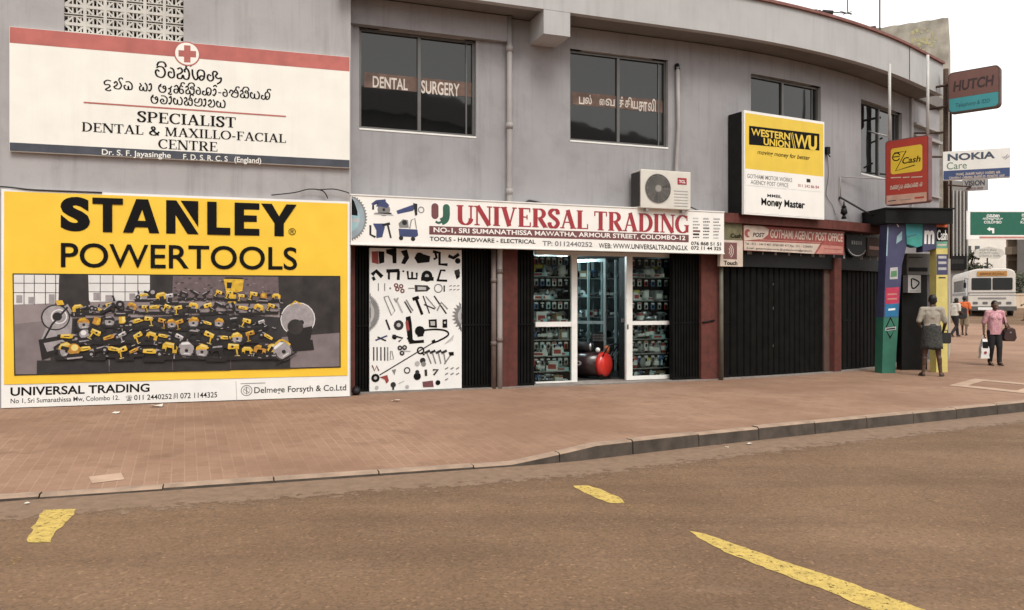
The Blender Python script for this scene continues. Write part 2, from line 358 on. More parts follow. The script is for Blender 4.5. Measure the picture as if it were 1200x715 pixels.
# rounded letters of the Sinhala script, drawn as pen strokes in a unit cell (x-height .75)
SIN = {
 'va': (.85, [[(.38, .42), (.24, .52), (.14, .36), (.26, .08), (.58, .04), (.74, .34), (.62, .7), (.36, .76), (.2, .66)]]),
 'i': (0, [[(-.62, .8), (-.5, 1.05), (-.2, 1.08), (-.06, .86), (-.14, .76)]]),
 'e': (.55, [[(.32, .4), (.14, .44), (.1, .18), (.3, .04), (.46, .2), (.4, .62), (.2, .74)]]),
 'sha': (.95, [[(.1, .68), (.3, .78), (.42, .58), (.3, .4), (.12, .3), (.14, .06), (.36, .06), (.46, .3), (.54, .06), (.78, .05), (.86, .4), (.74, .74), (.56, .68), (.6, .5)]]),
 'ssa': (.95, [[(.1, .74), (.14, .3), (.3, .04), (.46, .2), (.42, .5), (.56, .74), (.84, .66), (.86, .24), (.68, .03), (.56, .18), (.66, .34), (.86, .3)]]),
 'nya': (1.1, [[(.36, .4), (.18, .46), (.12, .2), (.3, .03), (.5, .2), (.46, .6), (.6, .74), (.76, .6), (.64, .4), (.8, .24), (1.0, .3), (.96, .02), (.74, -.14)]]),
 'da': (.8, [[(.68, .7), (.4, .76), (.14, .58), (.2, .34), (.5, .36), (.6, .2), (.4, .02), (.24, -.12), (.5, -.22), (.7, -.1)]]),
 'na': (.85, [[(.14, .5), (.3, .7), (.42, .5), (.3, .3), (.14, .2), (.3, .03), (.62, .06), (.76, .38), (.6, .74)]]),
 'ta': (.9, [[(.3, .42), (.14, .34), (.22, .06), (.5, .04), (.5, .36), (.5, .04), (.78, .1), (.8, .5), (.56, .76), (.26, .72)]]),
 'ha': (.85, [[(.16, .7), (.3, .5), (.16, .34), (.2, .06), (.4, .08), (.46, .36), (.52, .06), (.74, .06), (.78, .5), (.6, .76)]]),
 'aa': (.42, [[(.1, .6), (.26, .74), (.3, .3), (.16, .03), (.06, .14)]]),
 'ae': (.5, [[(.1, .36), (.26, .44), (.28, .1), (.12, -.06), (.28, -.16), (.4, -.06)], [(.28, .44), (.4, .66)]]),
 'ma': (.85, [[(.34, .52), (.2, .62), (.12, .36), (.26, .04), (.6, .04), (.74, .34), (.64, .62), (.48, .5), (.6, .36), (.76, .46)], [(.2, .62), (.34, .78)]]),
 'ka': (1.0, [[(.12, .6), (.34, .76), (.48, .4), (.34, .04), (.12, .1), (.14, .36), (.48, .4), (.84, .4), (.9, .1), (.66, .03), (.56, .3), (.66, .74), (.88, .66)]]),
 'sa': (.95, [[(.1, .62), (.26, .76), (.36, .5), (.14, .3), (.2, .05), (.44, .08), (.46, .36), (.56, .06), (.82, .1), (.84, .56), (.66, .74), (.54, .56), (.84, .5)]]),
 'la': (.95, [[(.3, .34), (.16, .4), (.12, .12), (.34, .03), (.48, .24), (.44, .52), (.6, .76), (.86, .6), (.8, .16), (.58, .04), (.54, .26), (.7, .32)]]),
 'fa': (1.0, [[(.1, .4), (.26, .7), (.46, .5), (.3, .2), (.5, .04), (.84, .1), (.9, .5), (.7, .76), (.56, .54), (.9, .42)]]),
 'ya': (1.0, [[(.3, .5), (.14, .6), (.1, .24), (.3, .04), (.46, .2), (.46, .5), (.46, .2), (.6, .04), (.84, .1), (.9, .5), (.72, .76)]]),
 'dha': (.85, [[(.18, .74), (.5, .74), (.76, .5), (.66, .08), (.3, .03), (.14, .28), (.3, .46), (.46, .3), (.34, .2)]]),
 'tha': (.9, [[(.3, .74), (.14, .56), (.22, .34), (.5, .4), (.6, .7), (.8, .66), (.82, .2), (.56, .02), (.22, .06), (.16, .2)]]),
 'k': (0, [[(-.3, .78), (-.26, 1.0), (-.06, 1.06), (.02, .94)]]), 'o': (.5, [[(.1, .5), (.26, .7), (.36, .4), (.2, .04), (.06, .16)], [(.1, .9), (.3, 1.05), (.42, .9)]]),
 '-': (.4, [[(.06, .36), (.34, .36)]]), ' ': (.4, []),
}
def sinhala(mb, f, seq, u0, u1, v0, v1, w, m=None, pen=.1):
    W = sum(SIN[c][0] for c in seq); sx = (u1 - u0) / W; sy = (v1 - v0) / 1.15; x = u0
    for c in seq:
        wd, st = SIN[c]
        for p in st:
            mb.band(f, [(x + a * sx, v0 + (b + .08) * sy) for a, b in smoothpts(p, 4)], lambda dx, dy: (pen * (.7 + .5 * abs(dy))) * (sx + sy) / 2, w, m)
        x += wd * sx
def sin_px(mb, f, seq, px0, px1, yt, yb, w, m=None, pen=.1):
    mb.lines.append(len(mb.Fc))
    u0, v1 = f.uv(px0, yt); _, v0 = f.uv(px0, yb); u1, _ = f.uv(px1, yb); sinhala(mb, f, seq, u0, u1, v0, v1, w, m, pen)
def sin_line(n, seed):
    rnd = random.Random(seed); K = ['va', 'sha', 'da', 'na', 'ta', 'ha', 'ma', 'ka', 'sa', 'la', 'ya', 'tha', 'e', 'aa']
    return [rnd.choice(K) if i % 6 != 5 else ' ' for i in range(n)]

# ------------------------------------------------------------------ the line of the street front
A0, TH0, L0, RAD = Vector((-2.75, 13.28)), R(20.5), 6.35, 16.8
B0 = A0 + Vector((math.cos(TH0), math.sin(TH0))) * L0
SC = 12.8       # the bend ends here and the front runs on straight
def head(s): return TH0 if s <= L0 else TH0 + (min(s, SC) - L0) / RAD
def cur(s, off=0, z=0):
    th = head(s)
    if s <= L0: p = A0 + Vector((math.cos(TH0), math.sin(TH0))) * s
    else: p = B0 + RAD * Vector((math.sin(th) - math.sin(TH0), math.cos(TH0) - math.cos(th))) + max(0, s - SC) * Vector((math.cos(th), math.sin(th)))
    return Vector((p.x + math.sin(th) * off, p.y - math.cos(th) * off, z))
def sp(px, off=0):
    """position along the front that the photo shows at column px"""
    a, b = -3., 22.
    for _ in range(60):
        c = (a + b) / 2; p = cur(c, off)
        if HX + F0 * p.x / p.y < px: a = c
        else: b = c
    return a
def zz(p, py): return CAMZ + (HY - py) / F0 * p.y
def frs(sa, sb, off=0):
    a, b = cur(sa, off), cur(sb, off); u = b - a; f = Frame(a, u, (u.y, -u.x, 0)); f.L = u.length; return f
def frp(pa, pb, off=0): return frs(sp(pa, off), sp(pb, off), off)
SEND = sp(1105, .65)
G0 = .15       # pavement level at the shops

# ================================================================== THE SETTING
def zc(px, py, off=0): return zz(cur(sp(px, off), off), py)
def g(x, y):      # the street climbs gently beyond the corner
    t = max(0., y - 24.5); return 0 if t == 0 else (.036 * t * t / (t + 3.0) if y < 95 else .036 * 70.5 ** 2 / 73.5)
def gp(px, py, z=0): y = (CAMZ - z) * F0 / (py - HY); return Vector(((px - HX) / F0 * y, y, z))

def road_material():
    m = bpy.data.materials.new('dusty_asphalt'); m.use_nodes = True; n = m.node_tree.nodes; l = m.node_tree.links; b = n['Principled BSDF']
    ge = n.new('ShaderNodeNewGeometry'); P = ge.outputs['Position']
    def noise(sc, det, rough=.6, scale=(1, 1, 1), rot=0):
        mp = n.new('ShaderNodeMapping'); mp.inputs['Scale'].default_value = scale; mp.inputs['Rotation'].default_value = (0, 0, rot); l.new(P, mp.inputs['Vector'])
        t = n.new('ShaderNodeTexNoise'); t.inputs['Scale'].default_value = sc; t.inputs['Detail'].default_value = det; t.inputs['Roughness'].default_value = rough
        l.new(mp.outputs[0], t.inputs['Vector']); return t.outputs['Fac']
    def ramp(f, *st):
        r = n.new('ShaderNodeValToRGB'); e = r.color_ramp.elements
        while len(e) < len(st): e.new(.5)
        for q, (p, c) in zip(e, st): q.position = p; q.color = (*c, 1) if len(c) == 3 else c
        l.new(f, r.inputs[0]); return r.outputs[0]
    def mix(a, bb, fac, mode='MIX'):
        x = n.new('ShaderNodeMix'); x.data_type = 'RGBA'; x.blend_type = mode
        if isinstance(fac, float): x.inputs[0].default_value = fac
        else: l.new(fac, x.inputs[0])
        l.new(a, x.inputs[6])
        if isinstance(bb, tuple): x.inputs[7].default_value = (*bb, 1)
        else: l.new(bb, x.inputs[7])
        return x.outputs[2]
    def rng(f, a, bb, c, d):
        x = n.new('ShaderNodeMapRange'); x.inputs[1].default_value = a; x.inputs[2].default_value = bb; x.inputs[3].default_value = c; x.inputs[4].default_value = d
        l.new(f, x.inputs[0]); return x.outputs[0]
    base = ramp(noise(.55, 6), (.3, (.140, .086, .053)), (.5, (.168, .105, .065)), (.72, (.208, .133, .085)))
    # worn wheel paths run along the street
    base = mix(base, (.098, .061, .039), rng(noise(1.0, 4, .5, (.10, 1.1, 1), R(-22)), .50, .72, 0, .55))
    base = mix(base, (.25, .172, .118), rng(noise(.9, 7, .65, (.35, 1.3, 1), R(-24)), .58, .80, 0, .5))
    vo = n.new('ShaderNodeTexVoronoi'); vo.inputs['Scale'].default_value = 55; l.new(P, vo.inputs['Vector'])
    bw = n.new('ShaderNodeRGBToBW'); l.new(vo.outputs['Color'], bw.inputs[0])
    agg = ramp(bw.outputs[0], (.0, (.42, .42, .42)), (.45, (.95, .95, .95)), (.82, (1.2, 1.2, 1.18)), (1.0, (2.3, 2.25, 2.15)))
    base = mix(base, agg, .48, 'MULTIPLY')
    fine = ramp(noise(260, 3, .7), (.3, (.6, .6, .6)), (.7, (1.35, 1.35, 1.35)))
    base = mix(base, fine, .7, 'MULTIPLY')
    base = mix(base, (.085, .056, .038), rng(noise(4.5, 9, .72), .60, .74, 0, .45))      # oil and tyre dirt
    # hairline cracks
    v2 = n.new('ShaderNodeTexVoronoi'); v2.feature = 'DISTANCE_TO_EDGE'; v2.inputs['Scale'].default_value = .35
    nz = n.new('ShaderNodeTexNoise'); nz.inputs['Scale'].default_value = 2.2; nz.inputs['Detail'].default_value = 6; l.new(P, nz.inputs['Vector'])
    va = n.new('ShaderNodeVectorMath'); va.operation = 'MULTIPLY_ADD'; va.inputs[1].default_value = (1.1, 1.1, 0); l.new(nz.outputs['Color'], va.inputs[0]); l.new(P, va.inputs[2])
    l.new(va.outputs[0], v2.inputs['Vector'])
    base = mix(base, (.055, .036, .026), rng(v2.outputs['Distance'], 0, .003, .3, 0))
    l.new(base, b.inputs['Base Color']); b.inputs['Roughness'].default_value = .93; b.inputs['Specular IOR Level'].default_value = .12
    bp = n.new('ShaderNodeBump'); bp.inputs['Strength'].default_value = .3; bp.inputs['Distance'].default_value = .010
    l.new(bw.outputs[0], bp.inputs['Height']); l.new(bp.outputs[0], b.inputs['Normal']); return m
def paver_material():
    m = bpy.data.materials.new('clay_pavers'); m.use_nodes = True; n = m.node_tree.nodes; l = m.node_tree.links; b = n['Principled BSDF']
    ge = n.new('ShaderNodeNewGeometry')
    mp = n.new('ShaderNodeMapping'); mp.vector_type = 'POINT'; mp.inputs['Rotation'].default_value = (0, 0, R(-112)); l.new(ge.outputs['Position'], mp.inputs['Vector'])
    br = n.new('ShaderNodeTexBrick'); br.inputs['Scale'].default_value = 1; br.inputs['Brick Width'].default_value = .225; br.inputs['Row Height'].default_value = .112
    br.inputs['Mortar Size'].default_value = .006; br.inputs['Mortar Smooth'].default_value = .3; br.inputs['Bias'].default_value = -.1
    br.inputs['Color1'].default_value = (.290, .180, .124, 1); br.inputs['Color2'].default_value = (.245, .149, .101, 1); br.inputs['Mortar'].default_value = (.325, .212, .150, 1)
    l.new(mp.outputs[0], br.inputs['Vector']); c = br.outputs['Color']
    def lay(c, sc, lo, hi, amt, colr, scale=(1, 1, 1), det=8):
        q = n.new('ShaderNodeMapping'); q.inputs['Scale'].default_value = scale; q.inputs['Rotation'].default_value = (0, 0, R(-22)); l.new(ge.outputs['Position'], q.inputs['Vector'])
        t = n.new('ShaderNodeTexNoise'); t.inputs['Scale'].default_value = sc; t.inputs['Detail'].default_value = det; t.inputs['Roughness'].default_value = .62; l.new(q.outputs[0], t.inputs['Vector'])
        r = n.new('ShaderNodeMapRange'); r.inputs[1].default_value = lo; r.inputs[2].default_value = hi; r.inputs[4].default_value = amt; l.new(t.outputs['Fac'], r.inputs[0])
        x = n.new('ShaderNodeMix'); x.data_type = 'RGBA'; l.new(r.outputs[0], x.inputs[0]); l.new(c, x.inputs[6]); x.inputs[7].default_value = (*colr, 1); return x.outputs[2]
    c = lay(c, .7, .42, .75, .75, (.205, .115, .075))
    c = lay(c, 1.6, .52, .8, .55, (.37, .235, .16), (.5, 1.4, 1))
    c = lay(c, 3.5, .58, .78, .65, (.13, .078, .055)); c = lay(c, .35, .45, .62, .5, (.20, .118, .08))
    c = lay(c, 30, .45, .8, .35, (.18, .105, .07))
    l.new(c, b.inputs['Base Color']); b.inputs['Roughness'].default_value = .9; b.inputs['Specular IOR Level'].default_value = .15
    bp = n.new('ShaderNodeBump'); bp.inputs['Strength'].default_value = .22; bp.inputs['Distance'].default_value = .005; bp.invert = True
    l.new(br.outputs['Fac'], bp.inputs['Height']); l.new(bp.outputs[0], b.inputs['Normal']); return m
def worn_paint(name, colr, wear=.5):
    m = bpy.data.materials.new(name); m.use_nodes = True; n = m.node_tree.nodes; l = m.node_tree.links; b = n['Principled BSDF']
    ge = n.new('ShaderNodeNewGeometry')
    t = n.new('ShaderNodeTexNoise'); t.inputs['Scale'].default_value = 9; t.inputs['Detail'].default_value = 10; t.inputs['Roughness'].default_value = .75; l.new(ge.outputs['Position'], t.inputs['Vector'])
    r = n.new('ShaderNodeValToRGB'); r.color_ramp.elements[0].position = .35; r.color_ramp.elements[0].color = (*[x * .62 for x in colr], 1); r.color_ramp.elements[1].position = .65; r.color_ramp.elements[1].color = (*colr, 1)
    l.new(t.outputs['Fac'], r.inputs[0]); l.new(r.outputs[0], b.inputs['Base Color']); b.inputs['Roughness'].default_value = .8
    t2 = n.new('ShaderNodeTexNoise'); t2.inputs['Scale'].default_value = 24; t2.inputs['Detail'].default_value = 7; t2.inputs['Roughness'].default_value = .8; l.new(ge.outputs['Position'], t2.inputs['Vector'])
    gt = n.new('ShaderNodeMapRange'); gt.inputs[1].default_value = wear - .015; gt.inputs[2].default_value = wear + .015; l.new(t2.outputs['Fac'], gt.inputs[0]); l.new(gt.outputs[0], b.inputs['Alpha']); return m
ROAD = road_material(); PAVE = paver_material()
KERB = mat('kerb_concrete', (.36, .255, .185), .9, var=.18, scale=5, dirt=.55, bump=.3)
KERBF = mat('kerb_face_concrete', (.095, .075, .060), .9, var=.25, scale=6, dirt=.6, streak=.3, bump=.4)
EARTH = mat('dry_earth', (.20, .135, .09), .95, var=.2, scale=.2)

# road: one sheet to the horizon, finely divided near the camera
m = MB(ROAD); m.smooth = True
xs = [-900, -300, -120, -60, -30] + [-20 + 2 * i for i in range(41)] + [80, 120, 300, 900]
ys = [-300, -80, -30, -15, -6, 0, 4, 8, 12, 16, 20] + [24 + 2 * i for i in range(37)] + [110, 150, 300, 900]
vs = [(x, y, g(x, y)) for y in ys for x in xs]; W = len(xs)
m.add(vs, [(j * W + i, j * W + i + 1, (j + 1) * W + i + 1, (j + 1) * W + i) for j in range(len(ys) - 1) for i in range(W - 1)])
struct(m.obj('road'))

KP = [(-15, 3.05), (-9, 5.1), (-4.25, 6.73), (0, 8.16), (.71, 8.47), (1.94, 9.2), (4.46, 10.55), (7.79, 12.3), (12, 14.7), (18, 18.4), (26, 23.8), (36, 31)]
IP = [(-15, 9.25), (-9, 11.15), (-4.5, 12.6), (-2.3, 13.75), (0, 14.8), (1.9, 15.5), (4.2, 16.5), (7.8, 18.9), (10.0, 21.2), (12, 26), (16, 34), (22, 44)]
def soft(P):
    Q = [(p[0] + (q[0] - p[0]) * i / 12, p[1] + (q[1] - p[1]) * i / 12) for p, q in zip(P[:-1], P[1:]) for i in range(12)] + [P[-1]]
    for _ in range(14): Q = [Q[0]] + [((Q[i - 1][0] + 2 * Q[i][0] + Q[i + 1][0]) / 4, (Q[i - 1][1] + 2 * Q[i][1] + Q[i + 1][1]) / 4) for i in range(1, len(Q) - 1)] + [Q[-1]]
    return Q
KS = soft(KP); IS = soft(IP)
def kh(x): return .032 if x < .0 else (.15 if x > .9 else .032 + .118 * x / .9)
def sz(x, y, base): return max(base, g(x, y) + .03)
m = MB(PAVE); m.smooth = True; NA = 10; vs = []
for i, (k, q) in enumerate(zip(KS, IS)):
    d = Vector((q[0] - k[0], q[1] - k[1])).normalized() * .115
    for j in range(NA + 1):
        t = j / NA; x = (k[0] + d.x) * (1 - t) + q[0] * t; y = (k[1] + d.y) * (1 - t) + q[1] * t
        tt = min(1, t * 2.2); h = kh(k[0]) * (1 - tt) + G0 * tt
        vs.append((x, y, sz(x, y, h)))
m.add(vs, [(i * (NA + 1) + j, (i + 1) * (NA + 1) + j, (i + 1) * (NA + 1) + j + 1, i * (NA + 1) + j + 1) for i in range(len(KS) - 1) for j in range(NA)])
struct(m.obj('pavement'))
from mathutils.bvhtree import BVHTree
PBVH = BVHTree.FromPolygons(m.V, m.Fc)
def pz(x, y):
    h = PBVH.ray_cast(Vector((x, y, 50)), Vector((0, 0, -1)))[0]
    return max(h.z if h else g(x, y), g(x, y))
# kerb: stones about 0.9 m long with open joints
m = MB(KERB); acc = 0; rk = random.Random(3)
dense = []
for i in range(len(KS) - 1):
    for j in range(6): t = j / 6; dense.append(Vector((KS[i][0] * (1 - t) + KS[i + 1][0] * t, KS[i][1] * (1 - t) + KS[i + 1][1] * t)))
stone = []; 
def flush_stone(st):
    if len(st) < 2: return
    dz = rk.uniform(-.006, .006); dx = rk.uniform(-.003, .003); rows = []
    for i, p in enumerate(st):
        j = min(range(len(dense)), key=lambda q: (dense[q] - p).length_squared); t = (dense[min(len(dense) - 1, j + 8)] - dense[max(0, j - 8)]).normalized(); nn = Vector((-t.y, t.x))
        z = sz(p.x, p.y, kh(p.x)) + dz + .004; b = g(p.x, p.y) - .1; p = p + nn * dx
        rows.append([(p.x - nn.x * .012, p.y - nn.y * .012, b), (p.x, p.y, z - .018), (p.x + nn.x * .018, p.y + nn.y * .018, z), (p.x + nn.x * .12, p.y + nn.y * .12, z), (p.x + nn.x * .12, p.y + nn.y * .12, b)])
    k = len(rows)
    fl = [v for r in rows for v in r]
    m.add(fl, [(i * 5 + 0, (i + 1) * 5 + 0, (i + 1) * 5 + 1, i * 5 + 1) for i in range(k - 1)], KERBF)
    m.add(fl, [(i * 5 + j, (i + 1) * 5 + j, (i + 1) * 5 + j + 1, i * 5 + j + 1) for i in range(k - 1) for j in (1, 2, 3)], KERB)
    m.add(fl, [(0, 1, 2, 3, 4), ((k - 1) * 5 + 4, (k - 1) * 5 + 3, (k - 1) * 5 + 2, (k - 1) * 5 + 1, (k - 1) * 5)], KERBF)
ln = 0
for i, p in enumerate(dense):
    if stone: ln += (p - stone[-1]).length
    stone.append(p)
    if ln > .92:
        flush_stone(stone); e = stone[-1]; t = (e - stone[-2]).normalized(); stone = [e + t * .012]; ln = 0
flush_stone(stone)
struct(m.obj('kerb'))
# dust and grit collected along the foot of the kerb, thinning out towards the road
DUST = worn_paint('gutter_dust', (.225, .143, .091), .5)
n_ = DUST.node_tree.nodes; l_ = DUST.node_tree.links; at_ = n_.new('ShaderNodeAttribute'); at_.attribute_name = 'thinning'
tn_ = n_.new('ShaderNodeTexNoise'); tn_.inputs['Scale'].default_value = 7; tn_.inputs['Detail'].default_value = 12; tn_.inputs['Roughness'].default_value = .78; ge_ = n_.new('ShaderNodeNewGeometry'); l_.new(ge_.outputs['Position'], tn_.inputs['Vector'])
m1_ = n_.new('ShaderNodeMath'); m1_.operation = 'MULTIPLY'; l_.new(at_.outputs['Fac'], m1_.inputs[0]); l_.new(tn_.outputs['Fac'], m1_.inputs[1])
m2_ = n_.new('ShaderNodeMapRange'); m2_.inputs[1].default_value = .235; m2_.inputs[2].default_value = .255; m2_.inputs[4].default_value = 1; l_.new(m1_.outputs[0], m2_.inputs[0]); l_.new(m2_.outputs[0], n_['Principled BSDF'].inputs['Alpha'])
m = MB(DUST); vs = []; fade = []
for p, q in zip(KS[:-1], KS[1:]):
    t = (Vector(q) - Vector(p)).normalized(); nn = Vector((t.y, -t.x))
    for w_, fv in ((.012, 1), (.3, .72), (.7, .46), (1.25, .30), (1.7, 0)): vs.append((p[0] + nn.x * w_, p[1] + nn.y * w_, g(*p) + .0016)); fade.append(fv)
m.add(vs, [(5 * i + j, 5 * i + j + 1, 5 * i + j + 6, 5 * i + j + 5) for i in range(len(vs) // 5 - 1) for j in range(4)]); o = struct(m.obj('gutter_dust'))
o.data.attributes.new('thinning', 'FLOAT', 'POINT').data.foreach_set('value', fade)

YP = worn_paint('worn_yellow_road_paint', (.56, .40, .10), .425); YP2 = worn_paint('very_worn_yellow_road_paint', (.42, .27, .07), .56)
def ground_patch(name, pts, mt, z=.0036, zb=0):
    m = MB(mt); q = [gp(x, y, zb) for x, y in pts]; k = []; rj = random.Random(len(pts))
    for p, r_ in zip(q, q[1:] + q[:1]):
        n = max(1, int((r_ - p).length / .04))
        for i in range(n):
            v = p.lerp(r_, i / n); e = mnoise.noise_vector(v * 7) * .022 + mnoise.noise_vector(v * 30) * .012; k.append(v + Vector((e.x, e.y, 0)))
    q = k; cx = sum((v for v in q), Vector()) / len(q)
    vs = [(v.x, v.y, zb + z) for v in q]; a = sum(vs[i][0] * vs[(i + 1) % len(vs)][1] - vs[(i + 1) % len(vs)][0] * vs[i][1] for i in range(len(vs)))
    m.add(vs if a > 0 else vs[::-1], [tuple(range(len(vs)))]); return struct(m.obj(name))
ground_patch('road_marking', [(52, 598), (70, 597), (90, 597), (83, 607), (72, 619), (60, 629), (59, 636), (34, 636), (33, 630), (42, 612)], YP)
ground_patch('road_marking', [(12, 654), (30, 653), (28, 660), (14, 662)], YP2)
ground_patch('road_marking', [(671, 570), (690, 569), (706, 575), (728, 584), (733, 590), (718, 590), (700, 585), (684, 577)], YP)
ground_patch('road_marking', [(734, 592), (752, 593), (753, 597), (738, 597)], YP2)
ground_patch('road_marking', [(808, 622), (826, 626), (868, 641), (930, 662), (1000, 685), (1082, 715), (1190, 757), (1130, 760), (1026, 716), (960, 690), (905, 669), (850, 647), (818, 630)], YP)
SLAB = mat('pale_concrete_slab', (.47, .325, .235), .9, var=.15, scale=4, dirt=.3)
m = MB(SLAB)
def quad_outline(pts, inner, z):
    o = [gp(x, y, G0) for x, y in pts]; c = sum(o, Vector()) / 4; k = [c + (p - c) * inner for p in o]
    m.add([(p.x, p.y, z) for p in o + k], [(i, (i + 1) % 4, 4 + (i + 1) % 4, 4 + i) for i in range(4)])
quad_outline([(1112, 452), (1206, 462), (1232, 452), (1142, 444)], .62, G0 + .006); struct(m.obj('paving_border'))
m = MB(SLAB); m.add([tuple(gp(x, y, .1)) for x, y in ((104, 553), (142, 549), (146, 555), (108, 559))], [(0, 1, 2, 3)])
for v in m.V: v.z = pz(v.x, v.y) + .004
o = struct(m.obj('pavement_patch')); 

# ================================================================== LEFT BUILDING
def holes_wall(m, P, us, vs_, holes, th, mt=None, reveal=None):
    """wall of cells over P(u, v, w) with rectangular openings (u0, u1, v0, v1)"""
    us = sorted(set([round(x, 5) for x in us] + [round(x, 5) for h in holes for x in h[:2]])); vs_ = sorted(set([round(x, 5) for x in vs_] + [round(x, 5) for h in holes for x in h[2:]]))
    ins = lambda u, v: any(h[0] < u < h[1] and h[2] < v < h[3] for h in holes)
    for a, b in zip(us[:-1], us[1:]):
        for c, d in zip(vs_[:-1], vs_[1:]):
            if ins((a + b) / 2, (c + d) / 2): continue
            m.add([P(a, c, 0), P(b, c, 0), P(b, d, 0), P(a, d, 0)], [(0, 1, 2, 3)], mt)
    for h in holes:
        q = [x for x in us if h[0] <= x <= h[1]]
        for a, b in zip(q[:-1], q[1:]):
            m.add([P(a, h[2], 0), P(b, h[2], 0), P(b, h[2], -th), P(a, h[2], -th)], [(3, 2, 1, 0)], reveal or mt)
            m.add([P(a, h[3], 0), P(b, h[3], 0), P(b, h[3], -th), P(a, h[3], -th)], [(0, 1, 2, 3)], reveal or mt)
        m.add([P(h[0], h[2], 0), P(h[0], h[3], 0), P(h[0], h[3], -th), P(h[0], h[2], -th)], [(3, 2, 1, 0)], reveal or mt)
        m.add([P(h[1], h[2], 0), P(h[1], h[3], 0), P(h[1], h[3], -th), P(h[1], h[2], -th)], [(0, 1, 2, 3)], reveal or mt)

thl = R(17.5); ul = Vector((math.cos(thl), math.sin(thl), 0)); cr = Vector((-2.586, 13.0, 0))
LW = Frame(cr - ul * 13, ul, (ul.y, -ul.x, 0)); LWL = 13.0
BL = thing('grey_building', 'plain grey two-storey wall with white breeze-block vent above the dental board', 'building', tuple(cr - ul * 4))
gu0, _ = LW.uv(75, 20); gu1, _ = LW.uv(215, 20); gz0, gz1 = 5.30, 6.95
m = MB(WALL2); holes_wall(m, LW.P, [0, LWL], [-.2, 8.2], [(gu0, gu1, gz0, gz1)], .22)
Q = LW.P
m.add([Q(LWL, -.2, 0), Q(LWL, -.2, -8), Q(LWL, 8.2, -8), Q(LWL, 8.2, 0)], [(0, 1, 2, 3)])
m.add([Q(0, -.2, 0), Q(0, -.2, -8), Q(0, 8.2, -8), Q(0, 8.2, 0)], [(3, 2, 1, 0)])
m.add([Q(0, 8.2, 0), Q(LWL, 8.2, 0), Q(LWL, 8.2, -8), Q(0, 8.2, -8)], [(0, 1, 2, 3)])
m.add([Q(0, -.2, -8), Q(LWL, -.2, -8), Q(LWL, 8.2, -8), Q(0, 8.2, -8)], [(3, 2, 1, 0)])
m.obj('wall', BL)
GRL = mat('white_breeze_block', (.56, .54, .50), .8, var=.08, dirt=.35)
m = MB(GRL); bw_ = (gu1 - gu0) / 6; bh = bw_ * 1.0; nrow = int((gz1 - gz0) / bh) + 1
m.box(LW, gu0, gu1, gz0, gz1, -.30, -.28, BLACKM)
for i in range(6):
    for j in range(nrow):
        a, c = gu0 + i * bw_, gz0 - .12 + j * bh
        if c + bh < gz0 + .1: continue
        t = .022; f = LW
        if i: m.box(f, a - t, a + t, max(c, gz0), min(c + bh, gz1), -.2, -.02)
        if gz0 < c < gz1: m.box(f, a, a + bw_, c - t, c + t, -.19, -.022)
        top = min(c + bh, gz1)
        cx, cz = a + bw_ / 2, c + bh / 2
        if top < c + bh: continue
        m.box(f, a, a + bw_, cz - .026, cz - .012, -.18, -.024); m.box(f, a, a + bw_, cz + .012, cz + .026, -.18, -.024)
        for k in range(1, 5):
            x = a + bw_ * k / 5; dd = bh / 2 - abs(x - cx) * .35
            m.box(f, x - .009, x + .009, max(cz + .02, gz0), c + bh, -.17, -.03)
            if c > gz0: m.box(f, x - .009, x + .009, c, cz - .02, -.17, -.03)
        for sx in (-1, 1):
            for sy in (-1, 1):
                if sy < 0 and c < gz0: continue
                m.prism(f, [(cx, cz + sy * .02), (cx + sx * .028, cz + sy * .02), (cx + sx * bw_ / 2, cz + sy * (bh / 2 - .03)), (cx + sx * bw_ / 2, cz + sy * bh / 2), (cx + sx * (bw_ / 2 - .02), cz + sy * bh / 2)], -.16, -.027)
m.obj('vent_grille', BL)

# ================================================================== CORNER BUILDING
ORGB = cur(4, 0, G0)
CB = thing('corner_building', 'grey two-storey corner shop building with curved pale parapet and dark shutters', 'building', ORGB)
S0 = -.15
SW = sp(1101, 0)     # the wall runs a little past the end of the parapet
W = []   # window openings (s0, s1, z0, z1)
for (pa, pb, yt, yb, ca) in ((421, 558, 31, 152, 421), (668, 783, 57, 166, 668), (880, 962, 86, 190, 880), (1009, 1057, 116, 207, 1009)):
    W.append((sp(pa), sp(pb), zc(ca, yb), zc(ca, yt)))
W[2] = (W[2][0], W[2][1], W[1][2] + .02, W[2][3]); W[3] = (W[3][0], W[3][1], W[1][2] - .05, W[3][3])
Pc = lambda s, z, w: cur(s, w, z)
m = MB(WALL); m.smooth = False
nS = 44; us = [S0 + (SW - S0) * i / nS for i in range(nS + 1)]
holes_wall(m, Pc, us, [2.62, 3.5, 4.4, 5.5, 6.66], W, .25, WALL, TRIM)
